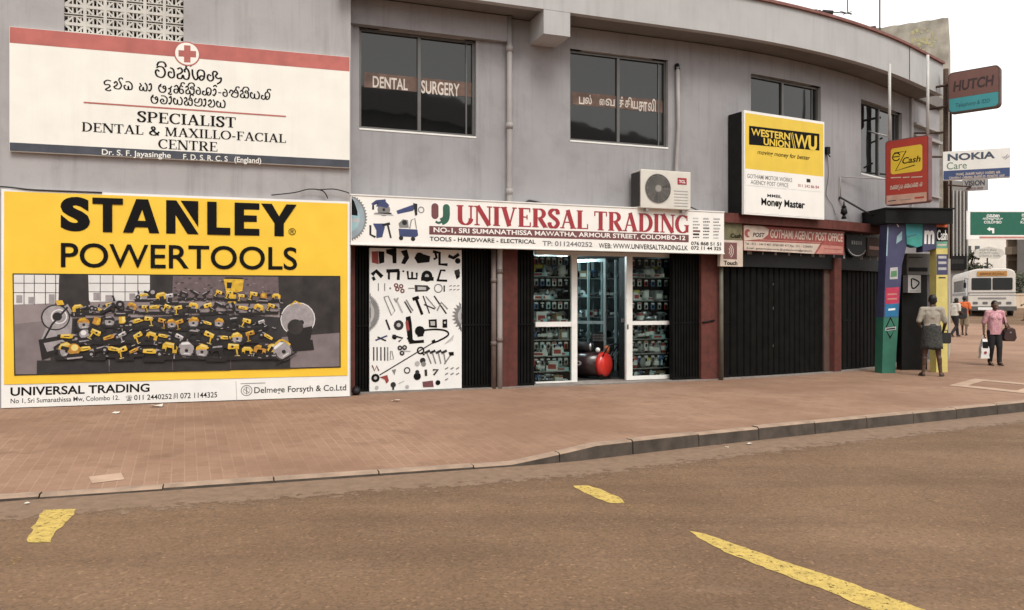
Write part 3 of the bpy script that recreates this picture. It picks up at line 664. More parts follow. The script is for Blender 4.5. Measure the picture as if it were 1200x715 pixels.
# end wall round the corner, back wall
e0, e1 = cur(SW, 0), cur(SW, -9); s0_, s1_ = cur(S0, 0), cur(S0, -9)
up = lambda p, z: Vector((p.x, p.y, z))
m.add([up(e0, 0), up(e1, 0), up(e1, 7.2), up(e0, 7.2)], [(0, 1, 2, 3)])
m.add([up(e1, 0), up(s1_, 0), up(s1_, 7.2), up(e1, 7.2)], [(0, 1, 2, 3)])
m.add([up(s1_, 0), up(s0_, 0), up(s0_, 7.2), up(s1_, 7.2)], [(0, 1, 2, 3)])
m.obj('wall', CB)
def sweep(mb, prof, sa, sb, n, mt=None, caps=True):
    """closed (off, z) section carried along the street front"""
    k = len(prof); vs = []
    for i in range(n + 1):
        s = sa + (sb - sa) * i / n
        vs += [cur(s, o, z) for o, z in prof]
    fs = [(i * k + j, i * k + (j + 1) % k, (i + 1) * k + (j + 1) % k, (i + 1) * k + j) for i in range(n) for j in range(k)]
    fs = [f[::-1] for f in fs]
    if caps: fs += [tuple(range(k)), tuple(range((n + 1) * k - 1, n * k - 1, -1))]
    mb.add(vs, fs, mt)
# section points run clockwise seen from the left end
m = MB(FASC); sweep(m, [(.65, 6.66), (.52, 6.66), (.52, 7.40), (.65, 7.40)], S0, SEND, 60, FASC); par = m.obj('parapet', CB)
m = MB(COPE); sweep(m, [(.70, 7.40), (.48, 7.40), (.48, 7.455), (.70, 7.455)], S0, SEND, 60); m.obj('coping', par)
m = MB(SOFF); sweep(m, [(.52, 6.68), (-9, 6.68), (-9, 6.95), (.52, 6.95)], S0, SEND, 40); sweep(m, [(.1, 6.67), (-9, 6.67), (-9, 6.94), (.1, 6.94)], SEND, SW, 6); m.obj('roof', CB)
m = MB(DGREY); s_ = sp(1066, .655); f = frs(s_ - .012, s_ + .012, .653); m.box(f, 0, f.L, 6.67, 7.39, 0, .004); m.obj('expansion_joint', par)
# bracket beam under the overhang, shallow lintel and pilaster round the first window
sa, sb = sp(637, .64), sp(668, .64); f = frs(sa, sb, 0); m = MB(FASC); m.box(f, 0, f.L, zc(650, 41, .64), 6.66, -.02, .646, FASC); m.obj('bracket_beam', CB)
f = frs(S0, sp(592), 0); m = MB(WALL); m.box(f, 0, f.L, W[0][3] + .01, 6.66, -.05, .10); m.box(f, 0, .28, 3.42, W[0][3], -.05, .05); m.obj('lintel', CB)
# slab over the shops
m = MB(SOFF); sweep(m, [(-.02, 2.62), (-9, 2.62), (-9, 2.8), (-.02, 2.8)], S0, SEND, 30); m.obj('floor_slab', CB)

def window(i, h, text_fn=None, pane_split=.5):
    s0, s1, z0, z1 = h; f = frs(s0, s1, -.09); m = MB(ALU); L = f.L; t = .045
    m.box(f, 0, L, z1 - t, z1, -.06, .02); m.box(f, 0, L, z0 + .03, z0 + .03 + t, -.06, .02)
    m.box(f, 0, t, z0 + .03 + t, z1 - t, -.06, .018); m.box(f, L - t, L, z0 + .03 + t, z1 - t, -.06, .018)
    c = L * pane_split; m.box(f, c - .028, c + .028, z0 + .03 + t, z1 - t, -.05, .014)
    m.box(f, L - .16, L - .135, z0 + .03 + t, z1 - t, -.05, -.012)
    wo = m.obj('window', CB)
    m = MB(WALU); m.box(f, 0, L, z0 + .002, z0 + .03, -.1, .098, WALU); m.obj('sill', wo)
    m = MB(GLASSD); m.box(f, t, c - .028, z0 + .03 + t, z1 - t, -.035, -.025); m.obj('pane', wo); m = MB(GLASSD); m.box(f, c + .028, L - t, z0 + .03 + t, z1 - t, -.045, -.03); m.obj('pane', wo)
    # wall of the dark room behind is hidden by the tinted panes
    if text_fn: text_fn(f, wo)
    return wo
BAND = mat('brown_window_band', (.16, .095, .072), .6, var=.25, scale=6, dirt=.4)
PALETXT = mat('cream_lettering', (.66, .60, .54), .6, var=.12)
def band1(f, wo):
    m = MB(BAND); a = f.uv(427, 84); b = f.uv(553, 94); c = f.uv(427, 103)
    m.rect(f, a[0], c[1] + .02, b[0], a[1], -.022, BAND); o = m.obj('window_band', wo)
    m = MB(PALETXT); text_px(m, f, 'DENTAL', 437, 478, 88.5, 102, -.019, PALETXT, bold=.02); text_px(m, f, 'SURGERY', 494, 539, 93.5, 109, -.019, PALETXT, bold=.02); m.obj('lettering', wo)
def band2(f, wo):
    m = MB(BAND); a = f.uv(671, 107); b = f.uv(777, 116); c = f.uv(671, 122)
    m.rect(f, a[0], c[1], b[0], a[1], -.022, BAND); o = m.obj('window_band', wo)
    m = MB(PALETXT); text_px(m, f, 'ப', 679, 685.5, 113, 121.5, -.019, PALETXT, bold=.02); text_px(m, f, 'ல்', 686, 694, 110.5, 121.5, -.019, PALETXT, bold=.02)
    text_px(m, f, 'ை', 703, 709, 115.5, 123, -.019, PALETXT, bold=.02); text_px(m, f, 'வ', 710, 721, 115, 123.5, -.019, PALETXT, bold=.02)
    text_px(m, f, 'த்', 724, 732, 112.5, 130, -.019, PALETXT, bold=.02); text_px(m, f, 'தி', 733, 741, 113, 130, -.019, PALETXT, bold=.02); text_px(m, f, 'ய', 741.5, 748, 118, 127, -.019, PALETXT, bold=.02)
    text_px(m, f, 'சா', 749, 759, 118.5, 130, -.019, PALETXT, bold=.02); text_px(m, f, 'லி', 760, 769, 115, 130, -.019, PALETXT, bold=.02); m.lines = []; m.obj('lettering', wo)
window(0, W[0], band1, .51); window(1, W[1], band2, .5); window(2, W[2], None, .48); window(3, W[3], None, .5)

# ---- street level
ZT = 2.62
def shutter(pa, pb, off, pitch, depth, mt=SHUT, z1=ZT, name='folding_shutter'):
    sa, sb = sp(pa, off), sp(pb, off); n = max(2, int((sb - sa) / pitch)); m = MB(mt); vs = []
    ss = []; 
    for i in range(n):
        jit = (lambda q: .22 * math.sin(q * 12.9 + pa)); a = sa + (sb - sa) * (i + (jit(i) if 0 < i else 0)) / n; d = (sb - sa) * (1 + (jit(i + 1) if i + 1 < n else 0) - (jit(i) if 0 < i else 0)) / n
        ss += [(a, -depth), (a + d * .12, 0), (a + d * .80, 0), (a + d * .92, -depth)]
    ss.append((sb, -depth)); k = len(ss)
    vs = [cur(s, off + o, G0 - .1) for s, o in ss] + [cur(s, off + o, z1) for s, o in ss]
    m.add(vs, [(i, i + 1, k + i + 1, k + i) for i in range(k - 1)])
    f = frs(sa, sb, off - depth); m.box(f, 0, f.L, G0 + .02, G0 + .07, depth, depth + .012); m.box(f, 0, f.L, 1.25, 1.28, depth, depth + .010)
    return m.obj(name, CB)
def pillar(pa, pb, off0, off1, mt, name='pillar', z1=ZT):
    f = frp(pa, pb, off1); m = MB(mt); m.box(f, 0, f.L, G0 - .1, z1, off0 - off1, 0); return m.obj(name, CB)
pillar(409, 416, -.5, -.02, REDP)
shutter(416, 434, -.10, .05, .05); shutter(541, 577, -.06, .055, .10)
pillar(577, 606.5, -.5, -.03, REDP)
shutter(606.5, 626, -.08, .055, .10); shutter(788, 822, -.06, .06, .11)
pillar(822, 848, -.5, .02, REDP)
so = shutter(848, 967, -.12, .16, .028)
pillar(966, 978, -.5, -.08, BROWN, 'timber_panel'); pillar(978, 986, -.5, .04, REDP)
shutter(987, 1040, -.14, .17, .03)
f = frp(848, 967, -.118)
for (px, py, rr) in ((905, 333, .022), (906, 346, .022), (904, 361, .034), (906, 383, .02), (904, 405, .024)):
    u, v = f.uv(px, py); m = MB(STEEL); m.box(f, u - rr, u + rr, v - rr, v + rr * .8, .01, .04, STEEL if rr > .021 else BLACKM)
    m.tube([f.P(u - rr * .6, v + rr * .7, .025), f.P(u - rr * .5, v + rr * 2, .025), f.P(u + rr * .5, v + rr * 2, .025), f.P(u + rr * .6, v + rr * .7, .025)], .005, STEEL, 6); m.obj('padlock', so)
m = MB(BLACKM); u, v = f.uv(905, 370); m.box(f, u - .03, u + .03, .3, 2.5, -.01, .012); m.obj('locking_bar', so)
# red canopy strip over the right-hand shops
sa, sb = sp(848, .3), sp(1037, .3)
zt, zb = zc(920, 253.5, .3), zc(920, 264.5, .3)
m = MB(REDP); sweep(m, [(.3, zb), (-.02, zb), (-.02, zt), (.3, zt)], sa, sb, 30); m.obj('canopy', CB)
sa2 = sp(848); m = MB(BLACKM); sweep(m, [(.0, ZT - .25), (-.3, ZT - .25), (-.3, zb), (.0, zb)], sa2 + .05, sp(1040), 24); m.obj('shutter_housing', CB)
# threshold strip at the foot of the shop fronts
m = MB(mat('grey_threshold', (.26, .225, .20), .9, var=.15, dirt=.4)); sweep(m, [(.06, 0), (-.6, 0), (-.6, G0 + .022), (.06, G0 + .022)], S0, SW, 40); m.obj('threshold', CB)
# end pier and ledges at the corner
m = MB(TRIM); f = frs(sp(1066), sp(1100), 0)
m.box(f, 0, .12, 3.4, 6.66, 0, .05); m.box(f, .12, f.L, 5.75, 5.82, 0, .10); m.box(f, .12, f.L, 6.02, 6.07, 0, .12); m.box(f, .12, f.L, 4.35, 4.40, 0, .07); m.obj('corner_pier', CB)
# plain wall behind the corner porch
f = frs(sp(1040), SW, -.35); m = MB(SHUT); m.box(f, 0, f.L, 0, ZT, -.05, 0, SHUT); m.obj('corner_shutter', CB)

# ---- the open shop
sL, sR = sp(606.5), sp(822)
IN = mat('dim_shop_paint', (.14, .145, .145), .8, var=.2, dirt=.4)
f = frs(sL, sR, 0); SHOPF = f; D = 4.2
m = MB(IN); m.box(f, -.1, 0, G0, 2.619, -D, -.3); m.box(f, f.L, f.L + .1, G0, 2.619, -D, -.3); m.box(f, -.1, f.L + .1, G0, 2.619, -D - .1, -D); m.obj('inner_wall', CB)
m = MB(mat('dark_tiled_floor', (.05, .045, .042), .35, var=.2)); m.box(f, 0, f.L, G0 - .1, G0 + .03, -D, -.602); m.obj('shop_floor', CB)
# shop front frames (white aluminium)
def vbar(m, f, px, py_top, wpx, z0, z1, w0=-.02, w1=.03):
    u, _ = f.uv(px, 380); u2, _ = f.uv(px + wpx, 380); m.box(f, u, u2, z0, z1, w0, w1)
FF = frs(sL, sR, -.30)
m = MB(WALU)
uA = FF.uv(627, 380)[0]; uB = FF.uv(669, 380)[0]; uB2 = FF.uv(675.5, 380)[0]; uC = FF.uv(733, 380)[0]; uC2 = FF.uv(740, 380)[0]; uD = FF.uv(787, 380)[0]
zr = FF.uv(650, 380)[1]; ztop = FF.uv(700, 300)[1]; zf = G0 + .03
m.box(FF, uB, uB2, zf, ztop, -.03, .04); m.box(FF, uC, uC2, zf, ztop, -.03, .04)
m.box(FF, uA, uB, zr - .045, zr + .045, -.025, .03); m.box(FF, uC2, uD, zr - .03, zr + .045, -.025, .03)
m.box(FF, uC2, uD, zf, zf + .075, -.025, .03); m.box(FF, uA, uB, zf, zf + .03, -.025, .03)
m.box(FF, uA, uD, ztop, ztop + .07, -.03, .03)
m.box(FF, uC + .015, uC + .035, 1.15, 1.24, .04, .055, BLACKM)
sf = m.obj('shop_front', CB)
m = MB(GLASSC); m.box(FF, uA, uB, zf, ztop, -.006, 0); m.obj('pane', sf); m = MB(GLASSC); m.box(FF, uC2, uD, zf, ztop, -.006, 0); m.obj('pane', sf)
m = MB(mat('grey_head_board', (.33, .31, .29), .7, dirt=.3)); m.box(FF, uA - .3, uD + .6, ztop + .07, ZT, -.05, .02); m.obj('head_board', CB)

# ================================================================== SURROUNDINGS
def block(name, label, x0, x1, y0, y1, h, mt, rot=0):
    z = g((x0 + x1) / 2, y0); c = Vector(((x0 + x1) / 2, (y0 + y1) / 2, z))
    t = thing(name, label, 'building', c); f = Frame((x0, y0, z), (1, 0, 0), (0, -1, 0)); m = MB(mt)
    dp = y1 - y0; k = x0 / y0 * dp; P = f.P; L = x1 - x0      # the sides follow the street, which runs off to the right
    m.hexa([P(0, -1, 0), P(L, -1, 0), P(L + k, -1, -dp), P(k, -1, -dp), P(0, h, 0), P(L, h, 0), P(L + k, h, -dp), P(k, h, -dp)]); return t, f, m

# ---- far buildings beyond the corner
FINW = mat('grey_fins', (.36, .34, .32), .7, var=.1); FWHITE = mat('bright_white_render', (.72, .68, .62), .8, var=.06, scale=.6, streak=.2)
FBEIGE = mat('beige_render', (.60, .47, .35), .85, var=.1, scale=.5, streak=.3); FDARK = mat('dark_grey_cladding', (.12, .11, .105), .7, var=.2, scale=.6); FGLS = glass_dark('far_window_glass', (.05, .055, .06), .15)  # dark cladding painted lighter, in place of haze in the air
def fx(px, y): return (px - HX) / F0 * y
t, f, m = block('finned_building', 'grey block faced with tall vertical fins, just beyond the corner shops', fx(1060, 72), fx(1134, 72), 72, 90, zz(Vector((0, 72, 0)), 212) - g(40, 72), mat('grey_concrete', (.20, .19, .18), .8, var=.1))
m.obj('wall', t); L = fx(1134, 72) - fx(1060, 72)
for i in range(18):
    m = MB(FINW); m.box(f, L * (i + .2) / 18, L * (i + .55) / 18, 4.2, 10.0, .003, .35); m.obj('fin', t)
m = MB(BLACKM); m.box(f, L - 1.9, L - .25, 3.0, 4.4, .02, .3, BLACKM); o = m.obj('hanging_sign', t); m = MB(DGREY); m.box(f, L - 1.6, L - .5, 3.5, 3.9, .301, .31, DGREY); m.obj('sign_panel', o)
t, f, m = block('white_building', 'bright white flat-roofed building far down the street behind the bus', fx(1128, 105), fx(1179, 105), 105, 125, 9.2, FWHITE)
m.obj('wall', t); L = fx(1179, 105) - fx(1128, 105)
for i in range(5):
    for j in range(2):
        if (i, j) not in ((0, 1), (1, 1), (0, 0), (4, 0)): continue
        m = MB(FGLS); m.box(f, .5 + i * 1.1, 1.1 + i * 1.1, 1.5 + j * 3.4, 3.2 + j * 3.4, .003, .05); m.obj('window', t)
m = MB(FWHITE); m.box(f, -.1, L + .1, 9.2, 9.5, -.4, .3); m.obj('roof', t)
t, f, m = block('balcony_building', 'beige building with stacked open balconies at the far right', fx(1179, 82), fx(1195, 82), 82, 100, 8.6, FBEIGE)
m.obj('wall', t); L = fx(1195, 82) - fx(1179, 82)
for j in range(3):
    m = MB(FBEIGE); z = 2.2 + j * 2.35; m.box(f, -.1, L, z, z + .75, .003, 1.1); o = m.obj('balcony', t); m = MB(FDARK); m.box(f, .15, L - .35, z + .75, z + 1.75, .004, .03, mat('balcony_shade', (.27, .20, .145), .9)); m.obj('opening', o)
t, f, m = block('dark_building', 'dark grey building cut off by the right edge of the view', fx(1192, 68), fx(1330, 68), 68, 84, 7.1, FDARK)
m.obj('wall', t)
for i in range(6): m = MB(FGLS); m.box(f, .8 + i * 1.6, 1.9 + i * 1.6, 4.2, 5.8, .003, .05); m.obj('window', t)
# low wall and hedge right of the bus
z = g(40, 62); f = Frame((fx(1183, 62), 62, z), (1, 0, 0), (0, -1, 0)); m = MB(FBEIGE); m.box(f, 0, 10, -.5, 1.0, -.3, 0); m.box(f, -.05, 10.05, 1.0, 1.12, -.35, .05)
tag(m.obj('garden_wall', org=f.o), 'low beige wall beside the bus under the dark shrubs', 'wall')

LEAF = mat('hazed_green_leaves', (.095, .098, .058), .7, var=.3, scale=1.5, c2=(.050, .055, .032)); BARK = mat('tree_bark', (.10, .075, .055), .9, var=.2)  # leaf colour is lightened to stand in for distance haze
def tree(name, label, cat, base, h, rx, rz, n, leaf, seed, group=None):
    rnd = random.Random(seed); base = Vector(base); t = thing(name, label, cat, base, group); m = MB(BARK)
    th = h - rz * 1.1
    m.tube([base, base + Vector((.1, 0, th * .5)), base + Vector((0, .1, th)), base + Vector((.2, 0, h - rz * .4))], [h * .035, h * .028, h * .02, h * .006], BARK)
    cl = []
    for i in range(9):
        a = rnd.random() * 6.28; rr = rnd.random() ** .5 * rx * .75; c = base + Vector((math.cos(a) * rr, math.sin(a) * rr, h - rz + (rnd.random() - .5) * rz * 1.3)); cl.append((c, rx * (.3 + .25 * rnd.random())))
        m.tube([base + Vector((0, 0, th * (.6 + .3 * rnd.random()))), c], [h * .012, h * .004], BARK, 5)
    m.obj('trunk', t); m = MB(LEAF)
    for i in range(n):
        c, r = rnd.choice(cl); d = Vector((rnd.gauss(0, 1), rnd.gauss(0, 1), rnd.gauss(0, .8))).normalized() * r * (.5 + .55 * rnd.random()); p = c + d
        a = Vector((rnd.gauss(0, 1), rnd.gauss(0, 1), rnd.gauss(0, 1))).normalized(); b = a.orthogonal().normalized(); s = leaf * (.6 + .8 * rnd.random())
        m.add([p - a * s, p + b * s * .5, p + a * s, p - b * s * .5], [(0, 1, 2, 3)])
    m.obj('crown', t); return t
tree('street_tree', 'hazy green tree rising behind the far white building', 'tree', (fx(1172, 132), 132, g(70, 132)), 12.2, 5.0, 3.6, 1800, .42, 11)
tree('street_tree', 'small hazy tree in front of the far white building, left of its pole', 'tree', (fx(1139, 78), 78, g(44, 78)), 5.3, 1.6, 1.5, 900, .22, 12)
tree('shrub', 'dark shrub beside the bus above the low beige wall', 'shrub', (fx(1191, 63.5), 63.5, g(40, 63)), 2.9, 1.3, 1.2, 900, .17, 13)
# hoarding on a pole
z = g(33, 56); p = Vector((fx(1157, 56), 56, z)); t = thing('pole_sign', 'small white name board on a tall thin pole behind the bus', 'sign', p)
m = MB(BLACKM); m.tube([p, p + Vector((0, 0, 4.0))], .05, BLACKM); m.obj('pole', t)
f = Frame(p + Vector((-.95, -.06, 0)), (1, 0, 0), (0, -1, 0)); m = MB(mat('dull_white_board', (.50, .47, .42), .7, var=.1)); zb = zz(p, 303) - z; zt = zz(p, 291) - z; m.prism(f, [(0, zb + .2), (.25, zb + .05), (1.7, zb), (2.1, zb + .3), (1.95, zt - .1), (1.0, zt + .12), (.15, zt - .1)], -.08, .05); m.obj('board', t)
m = MB(DGREY)
for k in range(3): sinhala(m, f, sin_line(9, 60 + k), .3, 1.75 - .1 * k, zb + .12 + k * .2, zb + .28 + k * .2, .053, MGREY, .14)
m.obj('lettering', t)
# buildings and trees across the road (behind the photographer), mirrored in the upper panes
for x0, x1, y0, h, lab in ((-40, -6, -24, 10.5, 'long tiled-roof block across the road, left of the viewer'), (6, 66, -19, 17.5, 'tall tiled-roof block across the road, behind the viewer')):
    t = thing('opposite_building', lab, 'building', ((x0 + x1) / 2, y0, 0)); f = Frame((x1, y0, 0), (-1, 0, 0), (0, 1, 0)); L = x1 - x0
    m = MB(mat('opposite_render', (.20, .18, .16), .85, var=.1)); m.box(f, 0, L, -.1, h * .78, -12, 0); m.obj('wall', t)
    m = MB(mat('clay_roof_tiles', (.09, .06, .05), .85, var=.2)); a, b = h * .78, h
    m.add([f.P(-.6, a, .6), f.P(L + .6, a, .6), f.P(L + .6, a, -12.6), f.P(-.6, a, -12.6), f.P(L * .25, b, -6), f.P(L * .7, b, -6)], [(0, 1, 5, 4), (2, 3, 4, 5), (1, 2, 5), (3, 0, 4), (3, 2, 1, 0)]); m.obj('roof', t)
    for k in range(int(L / 3.2)):
        for z in range(1, int(h * .78 / 3.2)):
            m = MB(FGLS); m.box(f, .8 + k * 3.2, 2.4 + k * 3.2, z * 3.2, z * 3.2 + 1.5, .003, .05); m.obj('window', t)

# ================================================================== SIGNS
def rrect(u0, v0, u1, v1, r, n=5):
    o = []
    for cx, cy, a in ((u1 - r, v1 - r, 0), (u0 + r, v1 - r, 90), (u0 + r, v0 + r, 180), (u1 - r, v0 + r, 270)): o += arc(cx, cy, r, r, a, a + 90, n)
    return o
class Art:
    """printed shapes on a panel, given by the photo points they cover"""
    def __init__(s, f, w): s.f = f; s.w = w; s.m = MB(); s.k = 0
    def nx(s): s.k += 1; return s.w + s.k * .00004
    def poly(s, pts, mt): s.m.flat(s.f, [s.f.uv(*p) for p in pts], s.nx(), mt)
    def line(s, pts, wd, mt, sm=False):
        q = [s.f.uv(*p) for p in pts]; s.m.band(s.f, smoothpts(q, 4) if sm else q, wd * s.px(*pts[0]), s.nx(), mt)
    def px(s, x, y): a = s.f.uv(x, y); b = s.f.uv(x, y + 1); return abs(a[1] - b[1])
    def disc(s, x, y, r, mt, n=16): u, v = s.f.uv(x, y); q = s.px(x, y); s.m.disc(s.f, u, v, r * q, s.nx(), mt, n)
    def ring(s, x, y, r, wd, mt, a0=0, a1=360): u, v = s.f.uv(x, y); q = s.px(x, y); s.m.band(s.f, arc(u, v, r * q, r * q, a0, a1, 20), wd * q, s.nx(), mt)
    def gear(s, x, y, r, teeth, d, mt, a0=0, a1=360):
        u, v = s.f.uv(x, y); q = s.px(x, y); P = []
        for i in range(teeth):
            a = a0 + (a1 - a0) * i / teeth; b = a0 + (a1 - a0) * (i + .75) / teeth
            P += [(u + r * q * math.cos(R(a)), v + r * q * math.sin(R(a))), (u + (r + d) * q * math.cos(R(b)), v + (r + d) * q * math.sin(R(b)))]
        s.m.flat(s.f, P, s.nx(), mt)
    # tool silhouettes; k = size in photo points, fl = -1 mirrors
    def drill(s, x, y, k, body, blk, fl=1):
        X = lambda a, b: (x + a * k * fl, y + b * k)
        s.poly([X(-.5, -.35), X(.25, -.4), (X(.35, -.2)), X(.25, -.05), X(-.5, -.05)], body); s.poly([X(.27, -.34), X(.6, -.26), X(.6, -.16), X(.27, -.08)], blk)
        s.poly([X(-.45, -.08), X(-.15, -.08), X(-.2, .45), X(-.5, .42)], body); s.poly([X(-.58, .36), X(-.05, .40), X(-.05, .58), X(-.58, .55)], blk)
    def grinder(s, x, y, k, body, blk, fl=1):
        X = lambda a, b: (x + a * k * fl, y + b * k)
        s.poly([X(-.6, -.12), X(.1, -.2), X(.2, .1), X(-.6, .15)], body); s.poly([X(.1, -.22), X(.45, -.12), X(.4, .16), X(.16, .12)], MGREY); s.disc(*X(.38, .12), .22 * k, blk, 12)
        s.poly([X(-.9, -.08), X(-.6, -.1), X(-.6, .12), X(-.9, .08)], blk)
    def saw(s, x, y, k, body, blk, fl=1):
        X = lambda a, b: (x + a * k * fl, y + b * k)
        s.disc(*X(.1, .1), .42 * k, MGREY); s.poly([X(-.4, -.1), X(-.3, -.42), X(.15, -.5), X(.45, -.2), X(.3, 0), X(-.1, -.1)], body); s.line([X(-.5, .35), X(.6, .35)], .1 * k, blk); s.disc(*X(.1, .1), .1 * k, blk, 8)
        s.line([X(-.6, .1), X(-.6, -.25), X(-.25, -.38)], .14 * k, blk)
    def jig(s, x, y, k, body, blk, fl=1):
        X = lambda a, b: (x + a * k * fl, y + b * k)
        s.poly([X(-.5, -.3), X(-.3, -.45), X(.3, -.42), X(.5, -.2), X(.45, .2), X(.2, .2), X(.2, -.12), X(-.2, -.15), X(-.25, .2), X(-.5, .2)], body); s.line([X(-.5, .28), X(.55, .28)], .16 * k, blk)

# ---- dental board
DB = LW.sub(0, 0, .03); a = DB.uv(12, 33); b = DB.uv(409.5, 67); c = DB.uv(12, 179)
u0, u1, v0, v1 = a[0], b[0], (c[1] + DB.uv(409, 196)[1]) / 2, (a[1] + b[1]) / 2
DT = thing('dental_board', 'large white dental centre board with faded red top band and red cross', 'sign', LW.P((u0 + u1) / 2, v0, 0))
m = MB(OWHITE); m.box(DB, u0, u1, v0, v1, -.028, .04); m.obj('panel', DT)
m = MB(PINK); vr = DB.uv(12, 51)[1]; m.rect(DB, u0 + .004, vr, u1 - .004, v1 - .004, .042); m.obj('red_band', DT)
m = MB(NAVY); vn = DB.uv(12, 167.5)[1]; m.rect(DB, u0 + .004, v0 + .004, u1 - .004, vn, .042); m.obj('slate_band', DT)
A = Art(DB, .044); A.disc(219.5, 64, 14.3, PINK, 28); A.disc(219.5, 64, 12.9, OWHITE, 28)
A.poly([(216, 54), (223.5, 54.5), (223.5, 74.5), (216, 74)], PINK); A.poly([(209.5, 59.8), (230, 61), (230, 68.6), (209.5, 67.2)], PINK)
A.line([(98.7, 120.8), (335, 137.2)], 1.7, PINK); A.m.obj('emblem', DT)
m = MB(DGREY)
sin_px(m, DB, ['va', 'i', 'e', 'sha', 'k', 'ssa', 'nya'], 180, 261, 73, 92.5, .044, BLACK, .10)
sin_px(m, DB, ['da', 'na', 'k', 'ta', ' ', 'ha', 'aa', ' ', 'ma', 'ae', 'ka', 'k', 'sa', 'i', 'e', 'la', 'o', '-', 'e', 'fa', 'k', 'sa', 'i', 'ya', 'la', 'k'], 121, 317, 90.5, 105, .044, BLACK, .11)
sin_px(m, DB, ['ma', 'dha', 'aa', 'ya', 'sa', 'k', 'tha', 'aa', 'na', 'ya'], 176, 265, 108, 122.5, .044, BLACK, .11); m.obj('lettering', DT)
m = MB(BLACK); serif_px(m, DB, 'SPECIALIST', 161, 277, 131, 143.3, .044, BLACK, .85, 1.2); serif_px(m, DB, 'DENTAL & MAXILLO-FACIAL', 96, 335.5, 143.8, 154.4, .044, BLACK, .8, 1.1); serif_px(m, DB, 'CENTRE', 185.5, 255.5, 163.5, 174.5, .044, BLACK, .8, 1.1); m.obj('lettering', DT)
m = MB(OWHITE); text_px(m, DB, 'Dr. S. F. Jayasinghe', 120, 200.5, 175.3, 184, .044, OWHITE, .012); text_px(m, DB, 'F. D. S. R. C. S   (England)', 215, 306, 181, 189.5, .044, OWHITE, .012); m.obj('lettering', DT)

# ---- power-tool banner
SB = LW.sub(0, 0, .05); a = SB.uv(2, 222); b = SB.uv(409.6, 236); c = SB.uv(4, 479.5)
u0, u1, v0, v1 = a[0], b[0], G0 + .012, (a[1] + b[1]) / 2
ST = thing('tool_banner', 'big yellow power-tool advertising banner standing on the pavement at the left', 'banner', LW.P((u0 + u1) / 2, v0, 0))
m = MB(WHITE2); m.box(SB, u0, u1, v0, v1, -.045, .02); m.obj('panel', ST)
vy = SB.uv(5, 450.5)[1]
m = MB(YEL)  # the vinyl is slightly slack
nu, nv = 40, 24; m.smooth = True
vs = [SB.P(u0 + .035 + (u1 - u0 - .07) * i / nu, vy + (v1 - .035 - vy) * j / nv, .022 + .006 * math.sin(i * .55 + j * .2) * math.sin(j * .35 + .4) ** 2 + .005) for j in range(nv + 1) for i in range(nu + 1)]
m.add(vs, [(j * (nu + 1) + i, j * (nu + 1) + i + 1, (j + 1) * (nu + 1) + i + 1, (j + 1) * (nu + 1) + i) for j in range(nv) for i in range(nu)]); m.obj('vinyl_face', ST)
WL = .036
m = MB(BLACK)
def LU(px): return SB.uv(px, 300)[0]
vt, vb = SB.uv(71, 230.5)[1], SB.uv(71, 271)[1]
vt_, vb_ = vt, vb
def bl(ch, pa, pb): text(m, SB, ch, LU(pa), LU(pb), vb, vt, WL, BLACK, .055)
m.flat(SB, [(LU(108.8), vt), (LU(144.5), vt), (LU(144.5), vt - .09), (LU(132), vt - .09), (LU(132), vb), (LU(121), vb), (LU(121), vt - .09), (LU(108.8), vt - .09)], WL)      # T
bl('S', 71.5, 106)
A_ = [(146, vb), (161, vt), (173.5, vt), (188, vb)]; h = vt - vb
m.flat(SB, [(LU(144.5), vb), (LU(160), vt), (LU(174), vt), (LU(187), vb), (LU(175.5), vb), (LU(167), vt - .30 * h), (LU(156), vb)], WL); m.rect(SB, LU(157), vb + .17 * h, LU(174), vb + .36 * h, WL + .0004)
m.rect(SB, LU(195), vb, LU(206), vt, WL); m.flat(SB, [(LU(195), vt), (LU(207), vt), (LU(233), vb), (LU(220), vb)], WL + .0004); m.flat(SB, [(LU(212), vt), (LU(232.5), vt), (LU(232.5), vb + .22 * h)], WL)   # N with its slash
m.flat(SB, [(LU(243), vt), (LU(254), vt), (LU(254), vb + .22 * h), (LU(270), vb + .22 * h), (LU(270), vb), (LU(243), vb)], WL)
m.flat(SB, [(LU(275), vt), (LU(304), vt), (LU(304), vt - .2 * h), (LU(286), vt - .2 * h), (LU(286), vt - .38 * h), (LU(301), vt - .38 * h), (LU(301), vt - .58 * h), (LU(286), vt - .58 * h), (LU(286), vb + .21 * h), (LU(304), vb + .21 * h), (LU(304), vb), (LU(275), vb)], WL)
m.flat(SB, [(LU(306), vt), (LU(318.5), vt), (LU(327), vb + .62 * h), (LU(335.5), vt), (LU(347.5), vt), (LU(332.5), vb + .40 * h), (LU(332.5), vb), (LU(321.5), vb), (LU(321.5), vb + .40 * h)], WL)
text_px(m, SB, '®', 338, 346.5, 267.5, 275.5, WL, BLACK); m.obj('lettering', ST)
m = MB(BLACK); text_px(m, SB, 'POWERTOOLS', 72, 348, 284.5, 313.5, WL, BLACK, .010); m.obj('lettering', ST)
m = MB(DGREY); text_px(m, SB, 'UNIVERSAL TRADING', 12.8, 175.5, 453.8, 464, .022, BLACK, .022); text_px(m, SB, 'No 1, Sri Sumanathissa Mw, Colombo 12.', 13, 140, 467, 473.5, .022, DGREY, .006)
text_px(m, SB, '☎', 148, 155, 463.5, 469.5, .022, BLACK); text_px(m, SB, '011 2440252', 157.5, 201.5, 462.8, 468.8, .022, BLACK, .008); text_px(m, SB, '072 1144325', 211.5, 254.5, 460.5, 467, .022, BLACK, .008)
text_px(m, SB, 'Delmege Forsyth & Co.Ltd', 298, 405.5, 453.6, 463, .022, DGREY, .010); m.obj('lettering', ST)
